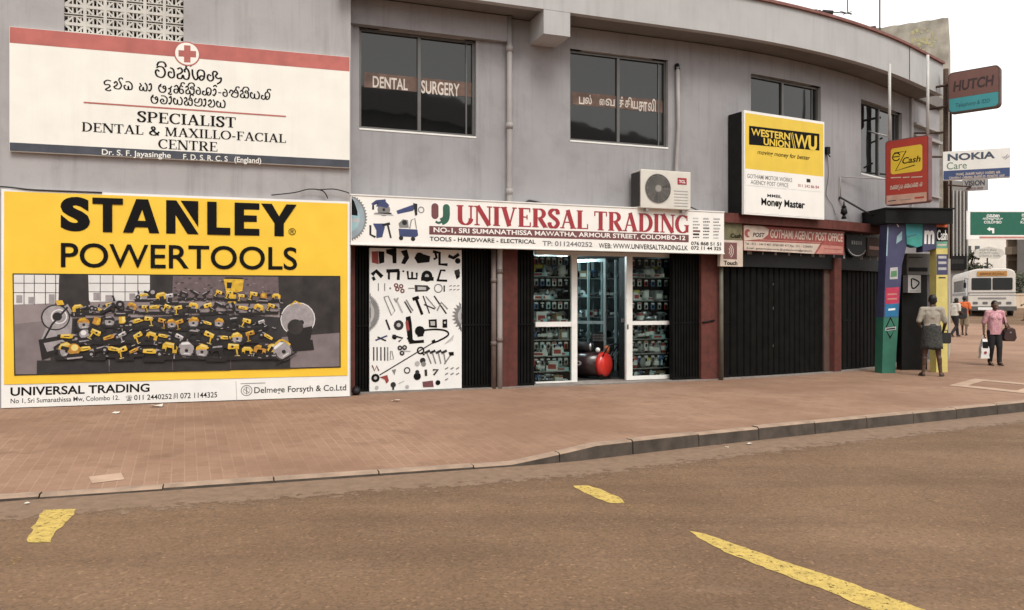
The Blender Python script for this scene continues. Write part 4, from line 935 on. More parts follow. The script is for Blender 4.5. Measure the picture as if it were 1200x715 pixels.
A = Art(SB, .022); A.line([(276.5, 447), (277.5, 470)], .7, LGREY); A.ring(289, 457.5, 6, .9, MGREY); A.ring(289, 457.5, 3.6, .7, LGREY); A.line([(289, 453), (289, 462)], .9, MGREY); A.line([(286, 456), (292, 460)], .7, MGREY); A.line([(282, 449.6), (311, 448.6)], .8, MGREY)
A.line([(204, 467.5), (204.5, 461), (208, 461), (208, 467)], .8, DGREY); A.line([(206, 462), (206, 466)], .8, MGREY); A.m.obj('emblem', ST)
# the printed photograph of a power-tool display
PD = mat('print_dark', (.040, .034, .034), .5, var=.3, scale=5); PL = mat('print_lilac', (.27, .225, .23), .5, var=.12, scale=4); PM = mat('print_mauve', (.135, .10, .105), .5, var=.15, scale=12)
PW = mat('print_white', (.66, .65, .64), .5, var=.05); PK = mat('print_black', (.014, .012, .012), .5); PG = mat('print_grey', (.33, .30, .31), .5, var=.15, scale=12); PY = mat('print_yellow', (.70, .43, .035), .5, var=.2, scale=20); PY2 = mat('print_orange', (.50, .24, .035), .5, var=.2, scale=20)
PYL = mat('print_pale_yellow', (.72, .58, .20), .5)
PF = mat('print_floor', (.20, .165, .17), .5, var=.15, scale=4); PS = mat('print_sofa', (.030, .028, .030), .5, var=.2, scale=8)
A = Art(SB, .037)
A.poly([(15.5, 320.5), (398.5, 323.5), (399, 430.5), (17.5, 440)], PK)
A.poly([(17, 322), (397.3, 325), (397.7, 429.3), (19, 438.5)], PM)
A.poly([(17, 322), (70, 322.4), (69, 357), (17.3, 358)], PW); A.poly([(104, 322.5), (177, 323), (176, 352), (105, 354)], PW)
A.poly([(17.3, 357), (110, 354), (200, 353), (330, 355), (330, 400), (60, 438), (19, 438.4)], PL)
A.poly([(17.5, 380), (60, 375), (70, 437), (19, 438.4)], PF)
A.poly([(70, 322.4), (104, 322.6), (105, 366), (69, 366)], PD); A.poly([(176, 323), (203, 323.2), (202, 356), (176, 357)], PD)
A.poly([(326, 324.2), (397.3, 325), (397.7, 429.3), (330, 431)], PD); A.poly([(330, 395), (397.6, 390), (397.7, 429.3), (330, 431)], PF)
for x in (29, 41, 54, 66): A.line([(x, 322.5), (x, 357)], .8, PK)
for y in (332, 343): A.line([(17.2, y), (69.5, y + .2)], .8, PK)
for x in (118, 133, 147, 162): A.line([(x, 323), (x, 353)], .8, PK)
for y in (332, 342): A.line([(104.5, y), (176.5, y + .2)], .7, PK)
for x, y, a, b in ((20, 346, 7, 9), (34, 348, 8, 8), (58, 345, 7, 11), (110, 343, 9, 9), (124, 346, 8, 7), (152, 344, 7, 8), (166, 346, 8, 6)): A.poly([(x, y), (x + a, y), (x + a, y + b), (x, y + b)], PG)
rb = random.Random(5)
for i in range(90):
    x, y = rb.uniform(204, 322), rb.uniform(325, 354); A.poly([(x, y), (x + rb.uniform(2, 4), y), (x + 3, y + 1), (x, y + 1)], rb.choice((PL, PD, PM)))
for x0, x1, y0, y1 in ((44, 128, 422, 437), (129, 202, 420, 435), (203, 270, 419, 434), (271, 340, 418, 432)): A.poly([(x0, y0 + .6), (x1, y0), (x1, y1), (x0, y1 + 1)], PS); A.line([(x0 + 1, y0 + .8), (x1 - 1, y0 + .2)], 1.2, PG if x0 > 400 else PD)
A.poly([(110, 404), (300, 398), (312, 416), (105, 422)], PK); A.poly([(152, 372), (262, 368), (330, 372), (330, 400), (100, 404), (100, 384)], PS); A.poly([(60, 374), (120, 372), (120, 420), (60, 424)], PD); A.poly([(205, 355), (222, 355), (222, 372), (205, 372)], PD)
A.poly([(48, 400), (60, 372), (80, 356), (86, 366), (84, 395), (70, 412), (54, 416)], PG); A.disc(66, 372, 14, PG); A.ring(66, 372, 14.5, 1.5, PK); A.disc(68, 371, 5, PK); A.ring(70, 371, 8, 1.2, PW); A.line([(50, 402), (62, 380), (80, 360)], 2.2, PK); A.poly([(66, 352), (74, 352), (76, 357), (68, 358)], PY); A.poly([(46, 398), (78, 392), (92, 408), (50, 422)], PK); A.poly([(52, 402), (74, 398), (84, 406), (56, 412)], PG)
A.disc(349, 374, 19, PG, 24); A.ring(349, 374, 19.2, 1, PW); A.disc(353, 378, 3, PK); A.poly([(336, 388), (366, 382), (362, 408), (340, 410)], PK); A.disc(346, 383, 9, PD); A.line([(340, 358), (346, 353), (354, 357)], 1.5, PY); A.poly([(330, 402), (366, 398), (368, 410), (330, 413)], PK)
A.poly([(262, 327), (286, 327.5), (284, 341), (277, 343), (276, 356), (268, 357)], PY); A.poly([(266, 331), (272, 331), (271, 338), (266, 338)], PK); A.poly([(262, 327), (265, 325), (284, 325.5), (286, 327.5)], PK)
rt = random.Random(9)
def toolprint(x, y, k, kind, body, lite, rot, fl):
    """one printed tool: body in two tones, grip, battery, chuck or blade"""
    ca, sa = math.cos(rot), math.sin(rot)
    X = lambda a, b: (x + (a * ca - b * sa) * k * fl, y + (a * sa + b * ca) * k)
    P = lambda pts, mt: A.poly([X(*p) for p in pts], mt); Ln = lambda pts, w_, mt: A.line([X(*p) for p in pts], w_ * k, mt)
    if kind == 0:   # drill driver
        P([(-.5, -.38), (.22, -.42), (.34, -.2), (.22, -.02), (-.5, -.04)], body); P([(-.46, -.36), (.2, -.39), (.26, -.28), (-.46, -.26)], lite); P([(.25, -.36), (.66, -.27), (.66, -.15), (.27, -.06)], PK); Ln([(.66, -.21), (.95, -.21)], .07, PG)
        P([(-.44, -.06), (-.12, -.06), (-.2, .42), (-.5, .40)], PK); P([(-.40, -.05), (-.28, -.05), (-.36, .40), (-.46, .39)], body); P([(-.62, .34), (-.02, .38), (-.02, .6), (-.62, .56)], PK); P([(-.56, .38), (-.2, .41), (-.2, .45), (-.56, .43)], lite); A.disc(*X(-.05, -.2), .09 * k, PK, 8)
    elif kind == 1: # grinder
        P([(-.75, -.12), (-.1, -.2), (.16, -.16), (.2, .1), (-.1, .14), (-.75, .14)], body); P([(-.7, -.1), (-.1, -.17), (-.1, -.08), (-.7, -.02)], lite); P([(.12, -.24), (.46, -.14), (.42, .14), (.16, .12)], PG); A.disc(*X(.4, .14), .26 * k, PK, 14); A.disc(*X(.4, .14), .1 * k, PG, 10); P([(-1.0, -.08), (-.75, -.12), (-.75, .14), (-1.0, .1)], PK); Ln([(-.5, .02), (-.1, 0)], .06, PK); Ln([(.2, -.2), (.26, -.6)], .12, PK)
    elif kind == 2: # circular saw
        A.disc(*X(.08, .1), .5 * k, PG, 18); A.ring(*X(.08, .1), .46 * k, .06 * k, PK); P([(-.5, -.06), (-.38, -.44), (.16, -.56), (.56, -.24), (.58, .02), (.2, -.1), (-.1, -.08)], body); P([(-.36, -.4), (.14, -.5), (.34, -.36), (-.3, -.26)], lite); Ln([(-.66, .5), (.74, .46)], .1, PK); A.disc(*X(.08, .1), .12 * k, PK, 8); Ln([(-.7, .12), (-.74, -.24), (-.34, -.46)], .17, PK); Ln([(-.1, .32), (.3, .3)], .05, PW)
    elif kind == 3: # jigsaw
        P([(-.5, -.3), (-.3, -.5), (.3, -.46), (.54, -.2), (.5, .2), (.22, .22), (.2, -.1), (-.2, -.14), (-.25, .2), (-.52, .2)], body); P([(-.28, -.46), (.28, -.42), (.38, -.3), (-.3, -.34)], lite); Ln([(-.6, .3), (.64, .3)], .16, PK); Ln([(.38, .3), (.38, .6)], .07, PG); P([(-.5, 0), (-.28, 0), (-.26, .2), (-.52, .2)], PK)
    elif kind == 4: # rotary hammer
        P([(-.3, -.5), (.3, -.5), (.34, .1), (-.1, .16), (-.3, .02)], body); P([(-.24, -.46), (.0, -.46), (.0, .06), (-.22, 0)], lite); P([(-.1, .14), (.34, .1), (.2, .62), (-.02, .62)], PK); Ln([(.09, .6), (.1, 1.0)], .07, PG); Ln([(-.3, -.46), (-.7, -.36), (-.66, .02), (-.3, .0)], .15, PK)
    else:           # sander
        A.disc(*X(0, -.1), .36 * k, body, 14); A.disc(*X(-.06, -.2), .2 * k, lite, 10); P([(-.46, .16), (.46, .16), (.5, .36), (-.5, .36)], PK); P([(-.5, .38), (.5, .38), (.46, .48), (-.46, .48)], PG); Ln([(.3, -.14), (.76, -.3)], .2, PK)
ROWS = ((347, 166, 332, 14, 12), (361, 92, 328, 15, 13), (378, 98, 322, 16, 13.5), (395, 84, 318, 17.5, 15.5), (410, 78, 330, 19, 16))
for y0, xa, xb, stp, k0 in ROWS:
    x = xa
    while x < xb:
        k = k0 * rt.uniform(.72, 1.05); y = y0 + rt.uniform(-2.4, 2); kd = rt.choice((0, 0, 1, 1, 2, 3, 3, 4, 5))
        q_ = rt.random(); bd, lt = ((PY, PYL) if q_ < .55 else (PY2, PY) if q_ < .72 else (PG, PW) if q_ < .86 else (PK, PG))
        rot = rt.uniform(-.5, .5) if kd not in (2, 5) else rt.uniform(-.12, .12); fl = rt.choice((1, -1))
        A.poly([(x - k * .8, y + k * .42), (x + k * .8, y + k * .42), (x + k * .7, y + k * .72), (x - k * .7, y + k * .72)], PK)
        toolprint(x, y, k * 1.02, kd, bd, lt, rot, fl); x += stp * rt.uniform(.72, 1.1)
    for i in range(34): x, y = rt.uniform(xa, xb), y0 + rt.uniform(3, 9); A.line([(x, y), (x + rt.uniform(1, 4), y + rt.uniform(-.5, .5))], rt.uniform(.5, 1.1), rt.choice((PK, PK, PG, PL, PD)))
toolprint(330, 411, 20, 2, PG, PW, -.5, 1); A.line([(322, 404), (330, 398), (340, 404)], 2.2, PY, True); toolprint(88, 411, 19, 5, PY2, PYL, .1, -1); toolprint(134, 358, 18, 1, PK, PG, -.5, 1)
A.m.obj('printed_picture', ST)
# cables sagging over the banner
m = MB(CABLE); m.tube([SB.P(*SB.uv(x, y), .03) for x, y in smoothpts([(-6, 219), (8, 219.5), (22, 221), (44, 223), (120, 226)], 4)], .012, CABLE, 6); tag(m.obj('cable', org=SB.P(*SB.uv(20, 221), 0)), 'black cable along the top left of the yellow banner', 'cable')
m = MB(CABLE); m.tube([SB.P(*SB.uv(x, y), .03) for x, y in smoothpts([(318, 229), (345, 226), (362, 222), (378, 224), (384, 233)], 4)], .010, CABLE, 6); m.tube([SB.P(*SB.uv(x, y), .04) for x, y in smoothpts([(372, 223), (390, 222), (404, 225), (409, 227)], 4)], .010, CABLE, 6); tag(m.obj('cable', org=SB.P(*SB.uv(360, 224), 0)), 'looped black cable above the top right of the yellow banner', 'cable')

# ---- shop sign
UF = frp(411, 848.5, .34); uL = UF.L
vt, vb = 3.375, 2.60
UT = thing('shop_sign', 'long white hardware shop sign with crimson lettering over the open shop', 'sign', UF.P(uL / 2, vb, -.2))
m = MB(WHITE); m.box(UF, 0, uL, vb, vt, -.08, 0, WHITE); m.box(UF, -.006, uL + .006, vt, vt + .02, -.30, .012, WALU); m.box(UF, -.006, uL + .006, vb - .02, vb, -.14, .012, WALU); m.obj('panel', UT)
m = MB(REDT); serif_px(m, UF, 'UNIVERSAL', 534.5, 690, 240.3, 263, .003, REDT, 1.12, 1.2); serif_px(m, UF, 'TRADING', 695.5, 808, 247.6, 269.6, .003, REDT, 1.12, 1.2); m.obj('lettering', UT)
A = Art(UF, .002); a = UF.uv(503, 264.8); b = UF.uv(503, 274.8); A.m.rect(UF, a[0], b[1], UF.uv(807, 280)[0], a[1], .002, MAROON); A.m.obj('maroon_band', UT)
m = MB(WHITE); text_px(m, UF, 'NO-1, SRI SUMANATHISSA MAWATHA, ARMOUR STREET, COLOMBO-12', 508, 803, 266.4, 273.2, .004, WHITE, .022); m.obj('lettering', UT)
m = MB(BLACK); text_px(m, UF, 'TOOLS - HARDWARE - ELECTRICAL', 503.5, 627.5, 277.3, 282.4, .003, BLACK, .018); text_px(m, UF, 'TP: 0112440252', 635.6, 694, 282.2, 288, .003, MGREY, .02); text_px(m, UF, 'WEB: WWW.UNIVERSALTRADING.LK', 701.6, 806, 284.8, 290.8, .003, BLACK, .012)
text_px(m, UF, '076 868 51 51', 809.8, 845, 283, 287.2, .003, BLACK, .02); text_px(m, UF, '072 11 44 325', 809.8, 845, 288.4, 292.6, .003, BLACK, .02); m.obj('lettering', UT)
A = Art(UF, .002); rr = random.Random(4)
for r in range(7):
    for k in range(3):
        x = 812 + k * 12; y = 256 + r * 3.7 + k * .35; mt = rr.choice((MGREY, LGREY, DGREY, LGREY, MAROON, MGREY)); ww = rr.uniform(6, 9)
        if rr.random() < .4: A.poly([(x, y - 1), (x + ww, y - .8), (x + ww, y + 1.2), (x, y + 1)], mt)
        else:
            for q in range(4): A.poly([(x + ww * q / 4, y - .7), (x + ww * (q + .7) / 4, y - .7), (x + ww * (q + .7) / 4, y + .7), (x + ww * q / 4, y + .7)], mt)
A.m.obj('brand_marks', UT)
A = Art(UF, .002)   # emblem and the four pictures
A.line([(509.7, 242.5), (509.7, 252.5)], 8.6, MAROON); A.disc(509.7, 242.5, 4.3, MAROON); A.disc(509.7, 252.5, 4.3, MAROON)
A.line([(523, 243.5), (523, 253), (521.5, 257.5), (517, 260)], 8.4, GREENI, True); A.disc(523, 243.5, 4.2, GREENI); A.line([(519, 259.2), (514, 261.3), (510.5, 259.6)], 2.6, GREENI, True)
TB = mat('pale_teal_ink', (.30, .46, .50), .5, var=.1); A2 = A
u_, v_ = UF.uv(407, 255); q_ = A.px(407, 255)
def half(r0, mt, teeth=0):
    P = []
    for i in range(41):
        a = -78 + 156 * i / 40; rr2 = r0 + (2.2 if teeth and i % 2 else 0); x = max(.012, u_ + rr2 * q_ * math.cos(R(a))); P.append((x, min(vt - .02, max(vb + .02, v_ + rr2 * 1.2 * q_ * math.sin(R(a))))))
    A.m.flat(UF, [(.012, P[0][1])] + P + [(.012, P[-1][1])], A.nx(), mt)
half(21.5, MGREY, 1); half(20.5, mat('blade_blue_grey', (.30, .36, .40), .5)); half(14.5, TB); A.poly([(412, 232), (415, 236), (419, 248), (419, 253), (412, 252)], BLACK); A.poly([(412.2, 256), (421, 256.4), (421, 261), (412.2, 260)], LGREY)
A.saw(448, 244, 18, BLUEI, DGREY); A.poly([(438, 250), (461, 251.5), (461, 253), (438, 251.5)], LGREY); A.line([(436, 240), (441, 236), (452, 235)], 3, BLUEI)
A.poly([(464.5, 247), (484, 240), (487, 243), (484, 247), (466, 251)], BLUEI); A.poly([(484, 238), (489, 239), (489, 252), (486.5, 253)], DGREY); A.ring(493.5, 246, 3.3, 1.2, MGREY)
A.poly([(437, 262), (450, 262), (451, 266), (448, 278), (441, 279), (441, 270)], BLUEI); A.line([(434, 264), (434, 275), (440, 278)], 2.5, DGREY); A.line([(448, 264), (457, 262)], 3, DGREY); A.line([(454, 262), (458, 279)], 2.2, DGREY)
A.poly([(467, 268), (489, 269), (490, 276), (487, 278), (468, 277)], BLUEI); A.disc(470, 279, 2.6, DGREY); A.disc(484, 280, 2.6, DGREY); A.poly([(467, 262), (472, 257), (478, 258), (479, 267), (468, 267)], MGREY); A.disc(474, 261, 3, DGREY); A.line([(480, 268), (482, 258), (486, 256), (488, 268)], 1.2, MGREY)
A.m.obj('tool_pictures', UT)

# ---- tool poster
PFm = frp(433, 541, .0); PFm = Frame(PFm.o, PFm.u, PFm.n); pL = (cur(sp(541, 0), 0) - PFm.o).length
PT = thing('tool_poster', 'tall white poster of power and hand tools beside the open shop', 'poster', PFm.P(pL / 2, G0 + .03, 0))
m = MB(WHITE2); m.box(PFm, 0, pL, G0 + .03, 2.56, -.045, 0); m.obj('panel', PT)
A = Art(PFm, .002); SX, SY, X0, Y0 = 115 / 465, 177 / 715, 430, 285
def q(x, y): return (X0 + x * SX, Y0 + y * SY)
RI = mat('red_ink', (.30, .05, .045), .5, var=.15)
def L_(pts, wd, mt=BLACK, sm=False): A.line([q(*p) for p in pts], wd * SX, mt, sm)
def P_(pts, mt=BLACK): A.poly([q(*p) for p in pts], mt)
def D_(x, y, r, mt=BLACK, n=12): A.disc(*q(x, y), r * SX, mt, n)
P_([(22, 40), (52, 38), (56, 100), (24, 92)], RI); P_([(54, 38), (82, 40), (82, 92), (58, 98)])
P_([(90, 30), (140, 24), (140, 95), (122, 96), (120, 60), (92, 48)]); P_([(160, 38), (190, 30), (200, 70), (180, 100), (162, 96), (176, 64)]); P_([(224, 70), (240, 44), (300, 62), (296, 90), (240, 96)]); D_(250, 66, 22)
L_([(312, 40), (344, 46), (344, 100), (382, 102)], 14); L_([(322, 36), (330, 70), (316, 76)], 12); L_([(386, 60), (410, 70), (436, 52)], 16); D_(430, 84, 14)
L_([(24, 150), (44, 132), (72, 160)], 18); L_([(28, 160), (36, 176)], 14); L_([(92, 132), (154, 130)], 16); L_([(104, 136), (104, 172)], 10); L_([(150, 132), (148, 174)], 14); L_([(192, 132), (196, 168), (236, 168), (236, 140)], 10); L_([(214, 136), (214, 166)], 10); D_(172, 133, 5)
D_(284, 156, 27); D_(284, 156, 10, LGREY); P_([(256, 160), (316, 160), (316, 178), (256, 178)]); L_([(336, 174), (350, 128), (372, 130)], 10); L_([(330, 176), (380, 178)], 10); P_([(414, 130), (438, 122), (440, 160), (424, 172)]); D_(428, 140, 14, DGREY)
for x in (54, 84): L_([(x, 190), (x, 226)], 5, MGREY); 
D_(110, 214, 5, MGREY)
for x, y in ((138, 200), (162, 204), (168, 226), (144, 218)): D_(x, y, 11, MAROON); D_(x, y, 4, WHITE2)
L_([(196, 214), (226, 214)], 5, MGREY); P_([(226, 198), (286, 200), (300, 214), (286, 228), (228, 230)], DGREY); P_([(240, 206), (280, 208), (280, 222), (240, 222)], LGREY); A.ring(*q(338, 214), 19 * SX, 5 * SX, MGREY); L_([(366, 200), (366, 230)], 7, DGREY)
for i in range(6): x, y = 390 + (i % 3) * 18, 204 + (i // 3) * 18; L_([(x, y), (x + 12, y - 4)], 4, MGREY)
L_([(80, 256), (116, 342), (132, 320), (100, 250), (80, 256)], 5, MGREY); L_([(136, 262), (168, 330)], 8, LGREY); L_([(128, 262), (138, 280), (148, 258)], 6, MGREY)
L_([(178, 276), (210, 330)], 7, DGREY); L_([(186, 268), (204, 300), (218, 320)], 7, MGREY); L_([(216, 266), (246, 256)], 16); L_([(232, 262), (262, 338)], 13); L_([(266, 250), (296, 332)], 6, DGREY); L_([(270, 290), (322, 312)], 6, DGREY); L_([(278, 252), (326, 308)], 5, MGREY)
L_([(318, 250), (376, 334)], 7, DGREY); L_([(332, 320), (352, 280), (382, 312)], 7, MGREY)
# saw blades on both edges
def edge_blade(cx, cy, r, a0, a1, teeth, d, x0):
    u, v = A.f.uv(*q(cx, cy)); k = A.px(*q(cx, cy)) * SX; PP = []
    for i in range(teeth + 1):
        a = a0 + (a1 - a0) * i / teeth; PP += [(u + r * k * math.cos(R(a)), v + r * k * math.sin(R(a))), (u + (r + d) * k * math.cos(R(a + (a1 - a0) / teeth * .4)), v + (r + d) * k * math.sin(R(a + (a1 - a0) / teeth * .4)))]
    xe = A.f.uv(*q(x0, cy))[0]; PP = [(min(max(x, .004), pL - .004), y) for x, y in PP]; A.m.flat(A.f, [(xe, PP[0][1])] + PP + [(xe, PP[-1][1])], A.nx(), MGREY)
    PP = [(min(max(u + r * .8 * k * math.cos(R(a0 + (a1 - a0) * i / 16)), .004), pL - .004), v + r * .8 * k * math.sin(R(a0 + (a1 - a0) * i / 16))) for i in range(17)]; A.m.flat(A.f, [(xe, PP[0][1])] + PP + [(xe, PP[-1][1])], A.nx(), LGREY)
    PP = [(min(max(u + r * .3 * k * math.cos(R(a0 + (a1 - a0) * i / 16)), .004), pL - .004), v + r * .3 * k * math.sin(R(a0 + (a1 - a0) * i / 16))) for i in range(17)]; A.m.flat(A.f, [(xe, PP[0][1])] + PP + [(xe, PP[-1][1])], A.nx(), BLACK)
edge_blade(-40, 330, 94, -62, 62, 30, 10, 17); edge_blade(478, 345, 62, 118, 242, 9, 18, 446)
P_([(184, 350), (206, 344), (212, 380), (218, 466), (196, 468), (186, 400)]); P_([(182, 372), (194, 364), (202, 410), (188, 420)], RI); D_(250, 416, 24); P_([(236, 396), (264, 396), (268, 440), (240, 444)]); L_([(200, 470), (270, 464)], 14); L_([(268, 412), (330, 408), (376, 416), (384, 436), (340, 462), (316, 470)], 8, BLACK, True); L_([(318, 468), (60, 624)], 5, DGREY); L_([(308, 470), (324, 462)], 16); L_([(190, 450), (240, 470)], 8)
D_(150, 388, 24, DGREY); D_(150, 388, 10, LGREY); L_([(90, 362), (108, 410)], 9, DGREY); P_([(292, 362), (330, 360), (332, 400), (294, 398)]); P_([(300, 370), (322, 370), (322, 390), (302, 390)], LGREY); P_([(358, 362), (380, 360), (380, 400), (358, 400)]); D_(369, 376, 6, LGREY)
L_([(40, 460), (96, 438)], 7, BLUEI); L_([(50, 444), (90, 462)], 7, DGREY); D_(130, 444, 12); L_([(120, 436), (170, 450), (150, 466)], 8, DGREY)
for i in range(5): L_([(368 + i * 9, 478 - i * 4), (398 + i * 3, 450 - i * 4)], 3, LGREY)
for x in (32, 48, 66, 84, 98): L_([(x, 492), (x, 556)], 6, DGREY if x != 98 else MGREY)
L_([(112, 510), (110, 552), (126, 548), (118, 510)], 4, MGREY)
for x, y in ((156, 496), (178, 494), (166, 520)): D_(x, y, 12, DGREY); D_(x, y, 5, LGREY)
L_([(170, 510), (206, 512)], 5, LGREY); A.ring(*q(254, 508), 15 * SX, 7 * SX, BLACK); L_([(258, 516), (272, 530)], 7)
for i, x in enumerate((286, 312, 340, 366)): L_([(x - 4, 516 - i * 2), (x + 18 - i * 4, 570)], 6, MGREY); L_([(x - 14, 520), (x + 12, 508)], 11, DGREY)
L_([(400, 524), (366, 572)], 6, MGREY); P_([(386, 516), (410, 514), (412, 530), (392, 534)])
D_(238, 570, 12, LGREY); D_(264, 556, 14, DGREY); D_(268, 572, 12, MGREY)
L_([(24, 578), (36, 604), (46, 580), (56, 604)], 6, MAROON); P_([(60, 634), (96, 624), (104, 652), (92, 664), (84, 646)], RI); D_(40, 638, 20); D_(40, 638, 8, LGREY)
P_([(118, 600), (138, 596), (130, 624)], MGREY); A.ring(*q(190, 602), 13 * SX, 5 * SX, DGREY); D_(238, 630, 18); D_(238, 610, 10, DGREY); L_([(278, 598), (280, 628)], 12, DGREY); L_([(312, 600), (336, 598), (316, 624)], 9, DGREY); P_([(262, 656), (312, 650), (316, 680), (266, 682)], MAROON); D_(336, 660, 12); D_(124, 670, 13, DGREY); L_([(124, 680), (124, 694)], 10, DGREY); L_([(176, 652), (150, 664)], 3, LGREY); D_(190, 680, 9, LGREY); D_(46, 684, 9, LGREY)
for i in range(7): x, y = 370 + (i % 3) * 26, 596 + (i // 3) * 26; L_([(x, y), (x + 14, y - 8)], 5, MGREY)
A.m.obj('tool_pictures', PT)

# ---- money-transfer lightbox
WF = frp(872, 966, .46); wl = WF.L; vb = zz(WF.P(0, 0), 251); vt = zz(WF.P(0, 0), 129)
WT = thing('lightbox_sign', 'yellow and white money transfer lightbox standing above the red canopy', 'sign', WF.P(wl / 2, vb, -.2))
m = MB(WALU); m.box(WF, 0, wl, vb, vt, -.06, 0, WALU); m.box(WF, .01, wl - .01, vb + .01, vt - .01, -.44, -.06, BLACKM); m.obj('cabinet', WT)
vm, vw = WF.uv(872, 217.5)[1], WF.uv(872, 197.5)[1]
m = MB(WHITE); m.rect(WF, .03, vb + .03, wl - .03, vm - .012, .003, WHITE); m.rect(WF, .03, vm + .012, wl - .03, vw, .003, WHITE); m.rect(WF, .03, vw, wl - .03, vt - .05, .003, WUY); m.obj('face', WT)
A = Art(WF, .005); A.poly([(877.6, 147.4), (960, 157), (960, 176.5), (877.6, 169.5)], BLACK); A.line([(926.5, 155.5), (930, 174)], 1.0, WUY); A.line([(928.5, 155.5), (932, 174)], 1.0, WUY)
A.poly([(945, 209.5), (949.5, 210), (949.5, 214), (945, 213.6)], DGREY); A.m.obj('name_band', WT)
m = MB(WUY); text_px(m, WF, 'WESTERN', 880, 925.5, 150, 158.8, .008, WUY, .03); text_px(m, WF, 'UNION', 894.5, 925.5, 161.6, 170, .008, WUY, .03); text_px(m, WF, 'WU', 931, 957, 156.2, 173.8, .008, WUY, .05); m.obj('lettering', WT)
m = MB(BLACK); text_px(m, WF, 'moving money for better', 887.4, 949, 175.4, 182.2, .005, BLACK, .012, .25); text_px(m, WF, 'GOTHAMI MOTOR WORKS', 875.5, 928, 203.6, 208.6, .005, MGREY, .008); text_px(m, WF, 'AGENCY POST OFFICE', 879.5, 923.6, 210.8, 215.6, .005, MGREY, .008); text_px(m, WF, '011 242 86 84', 935, 959.5, 215.6, 219, .005, REDT, .01)
text_px(m, WF, 'MMBL', 899, 916, 227.3, 231, .005, BLACK, .02); text_px(m, WF, 'Money Master', 892, 943, 231.8, 243.6, .005, BLACK, .035); m.obj('lettering', WT)

# ---- post office sign
QF = frp(871, 989, .22); ql = QF.L; vt = QF.uv(871, 263.5)[1]; vb = QF.uv(871, 293.5)[1]
PO = thing('post_office_sign', 'faded red and cream post office sign under the red canopy', 'sign', QF.P(ql / 2, vb, 0))
CRM = mat('cream_ink', (.60, .50, .42), .55, var=.1, streak=.2); FRED = mat('faded_red_ink', (.33, .075, .065), .55, var=.15, scale=8, streak=.25); FPNK = mat('salmon_ink', (.50, .22, .18), .55, var=.12)
m = MB(FRED); m.box(QF, 0, ql, vb, vt, -.06, 0, FRED); m.obj('panel', PO)
A = Art(QF, .002); A.poly([(872, 264), (894, 265), (901, 269), (900, 275), (894, 280), (872, 282)], CRM); A.poly([(872, 282.5), (961, 286), (954, 297.5), (872, 293)], CRM); A.poly([(963, 287), (987.5, 289), (987.5, 297), (956, 297.5)], FPNK); A.disc(876, 273.5, 5, FRED); A.disc(878, 274, 2.8, CRM); A.line([(966, 291.5), (986, 292.6)], .9, FRED); A.line([(890, 281), (962, 284.5)], 1.0, FPNK); A.m.obj('cream_field', PO)
m = MB(CRM); text_px(m, QF, 'GOTHAMI AGENCY POST OFFICE', 902.5, 987.5, 268.6, 278.8, .004, CRM, .018, .1); text_px(m, QF, 'POST', 882, 896, 272.5, 277.5, .004, DGREY, .03, .2); text_px(m, QF, 'Tel : 011 - 244 0 487, 0768 080 477 Fax : 011 - 2334093', 873, 952, 284, 287.2, .004, DGREY, .008); text_px(m, QF, 'E-mail : gothamimotorworks @ gothamiworks@gmail.com', 875, 951, 289.4, 292.4, .004, DGREY, .015); m.obj('lettering', PO)

# ---- touch sign
TF = frp(844, 870.5, .235); tl = TF.L; vt = TF.uv(845, 256)[1]; vm = TF.uv(845, 281)[1]; vb = TF.uv(845, 312)[1]
TS = thing('touch_sign', 'small cream sign with red waves at the right end of the shop sign', 'sign', TF.P(tl / 2, vb, 0))
OLV = mat('olive_sign_face', (.16, .145, .075), .6, var=.2, scale=8)
m = MB(CRM); m.box(TF, 0, tl, vb, vm, -.08, 0, CRM); m.box(TF, .03, tl - .01, vm, vt, -.08, -.004, OLV); m.obj('panel', TS)
A = Art(TF, .003); A.poly([(847.5, 284), (863.5, 284.5), (863.5, 304), (847.5, 303.5)], MAROON); A.poly([(847.6, 284.1), (855, 284.3), (855, 303.6), (847.6, 303.4)], HUTB)
for r in (3.5, 6, 8.5): A.ring(852.5, 294, r, 1.0, CRM, -58, 58)
A.m.obj('wave_mark', TS)
m = MB(BLACK); text_px(m, TF, 'Touch', 848, 864, 305.5, 310.5, .003, BLACK, .03); text_px(m, TF, 'Cash', 856, 869, 273.5, 278.5, .003, BLACK, .02); m.obj('lettering', TS)

# ---- projecting signs at the corner
def projecting(px0, y0, ang, px1):
    """frame starting on the sight line of px0 at distance y0, running towards the street"""
    o = Vector(((px0 - HX) / F0 * y0, y0, 0)); u = Vector((math.cos(ang), math.sin(ang), 0)); k = (px1 - HX) / F0
    L = (k * y0 - o.x) / (u.x - k * u.y); f = Frame(o, u, (u.y, -u.x, 0)); f.L = L; return f
EF = projecting(1037.5, 17.3, R(-52), 1088); el = EF.L; vt = zz(EF.o, 165.8); vb = zz(EF.o, 241.5)
ET = thing('cash_sign', 'red cash transfer lightbox with yellow square hung from two pale poles', 'sign', EF.P(el / 2, vb, 0))
m = MB(MAROON); m.prism(EF, rrect(0, vb, el, vt, .06), -.16, 0, MAROON); m.obj('cabinet', ET)
m = MB(REDS); m.flat(EF, rrect(.02, vb + .02, el - .02, vt - .02, .05), .003, REDS); m.obj('face', ET)
A = Art(EF, .005); a = EF.uv(1044, 174.5); c = EF.uv(1081, 204.5); A.m.flat(EF, rrect(a[0], EF.uv(1044, 204.8)[1], c[0], a[1], .06), A.nx(), WUY)
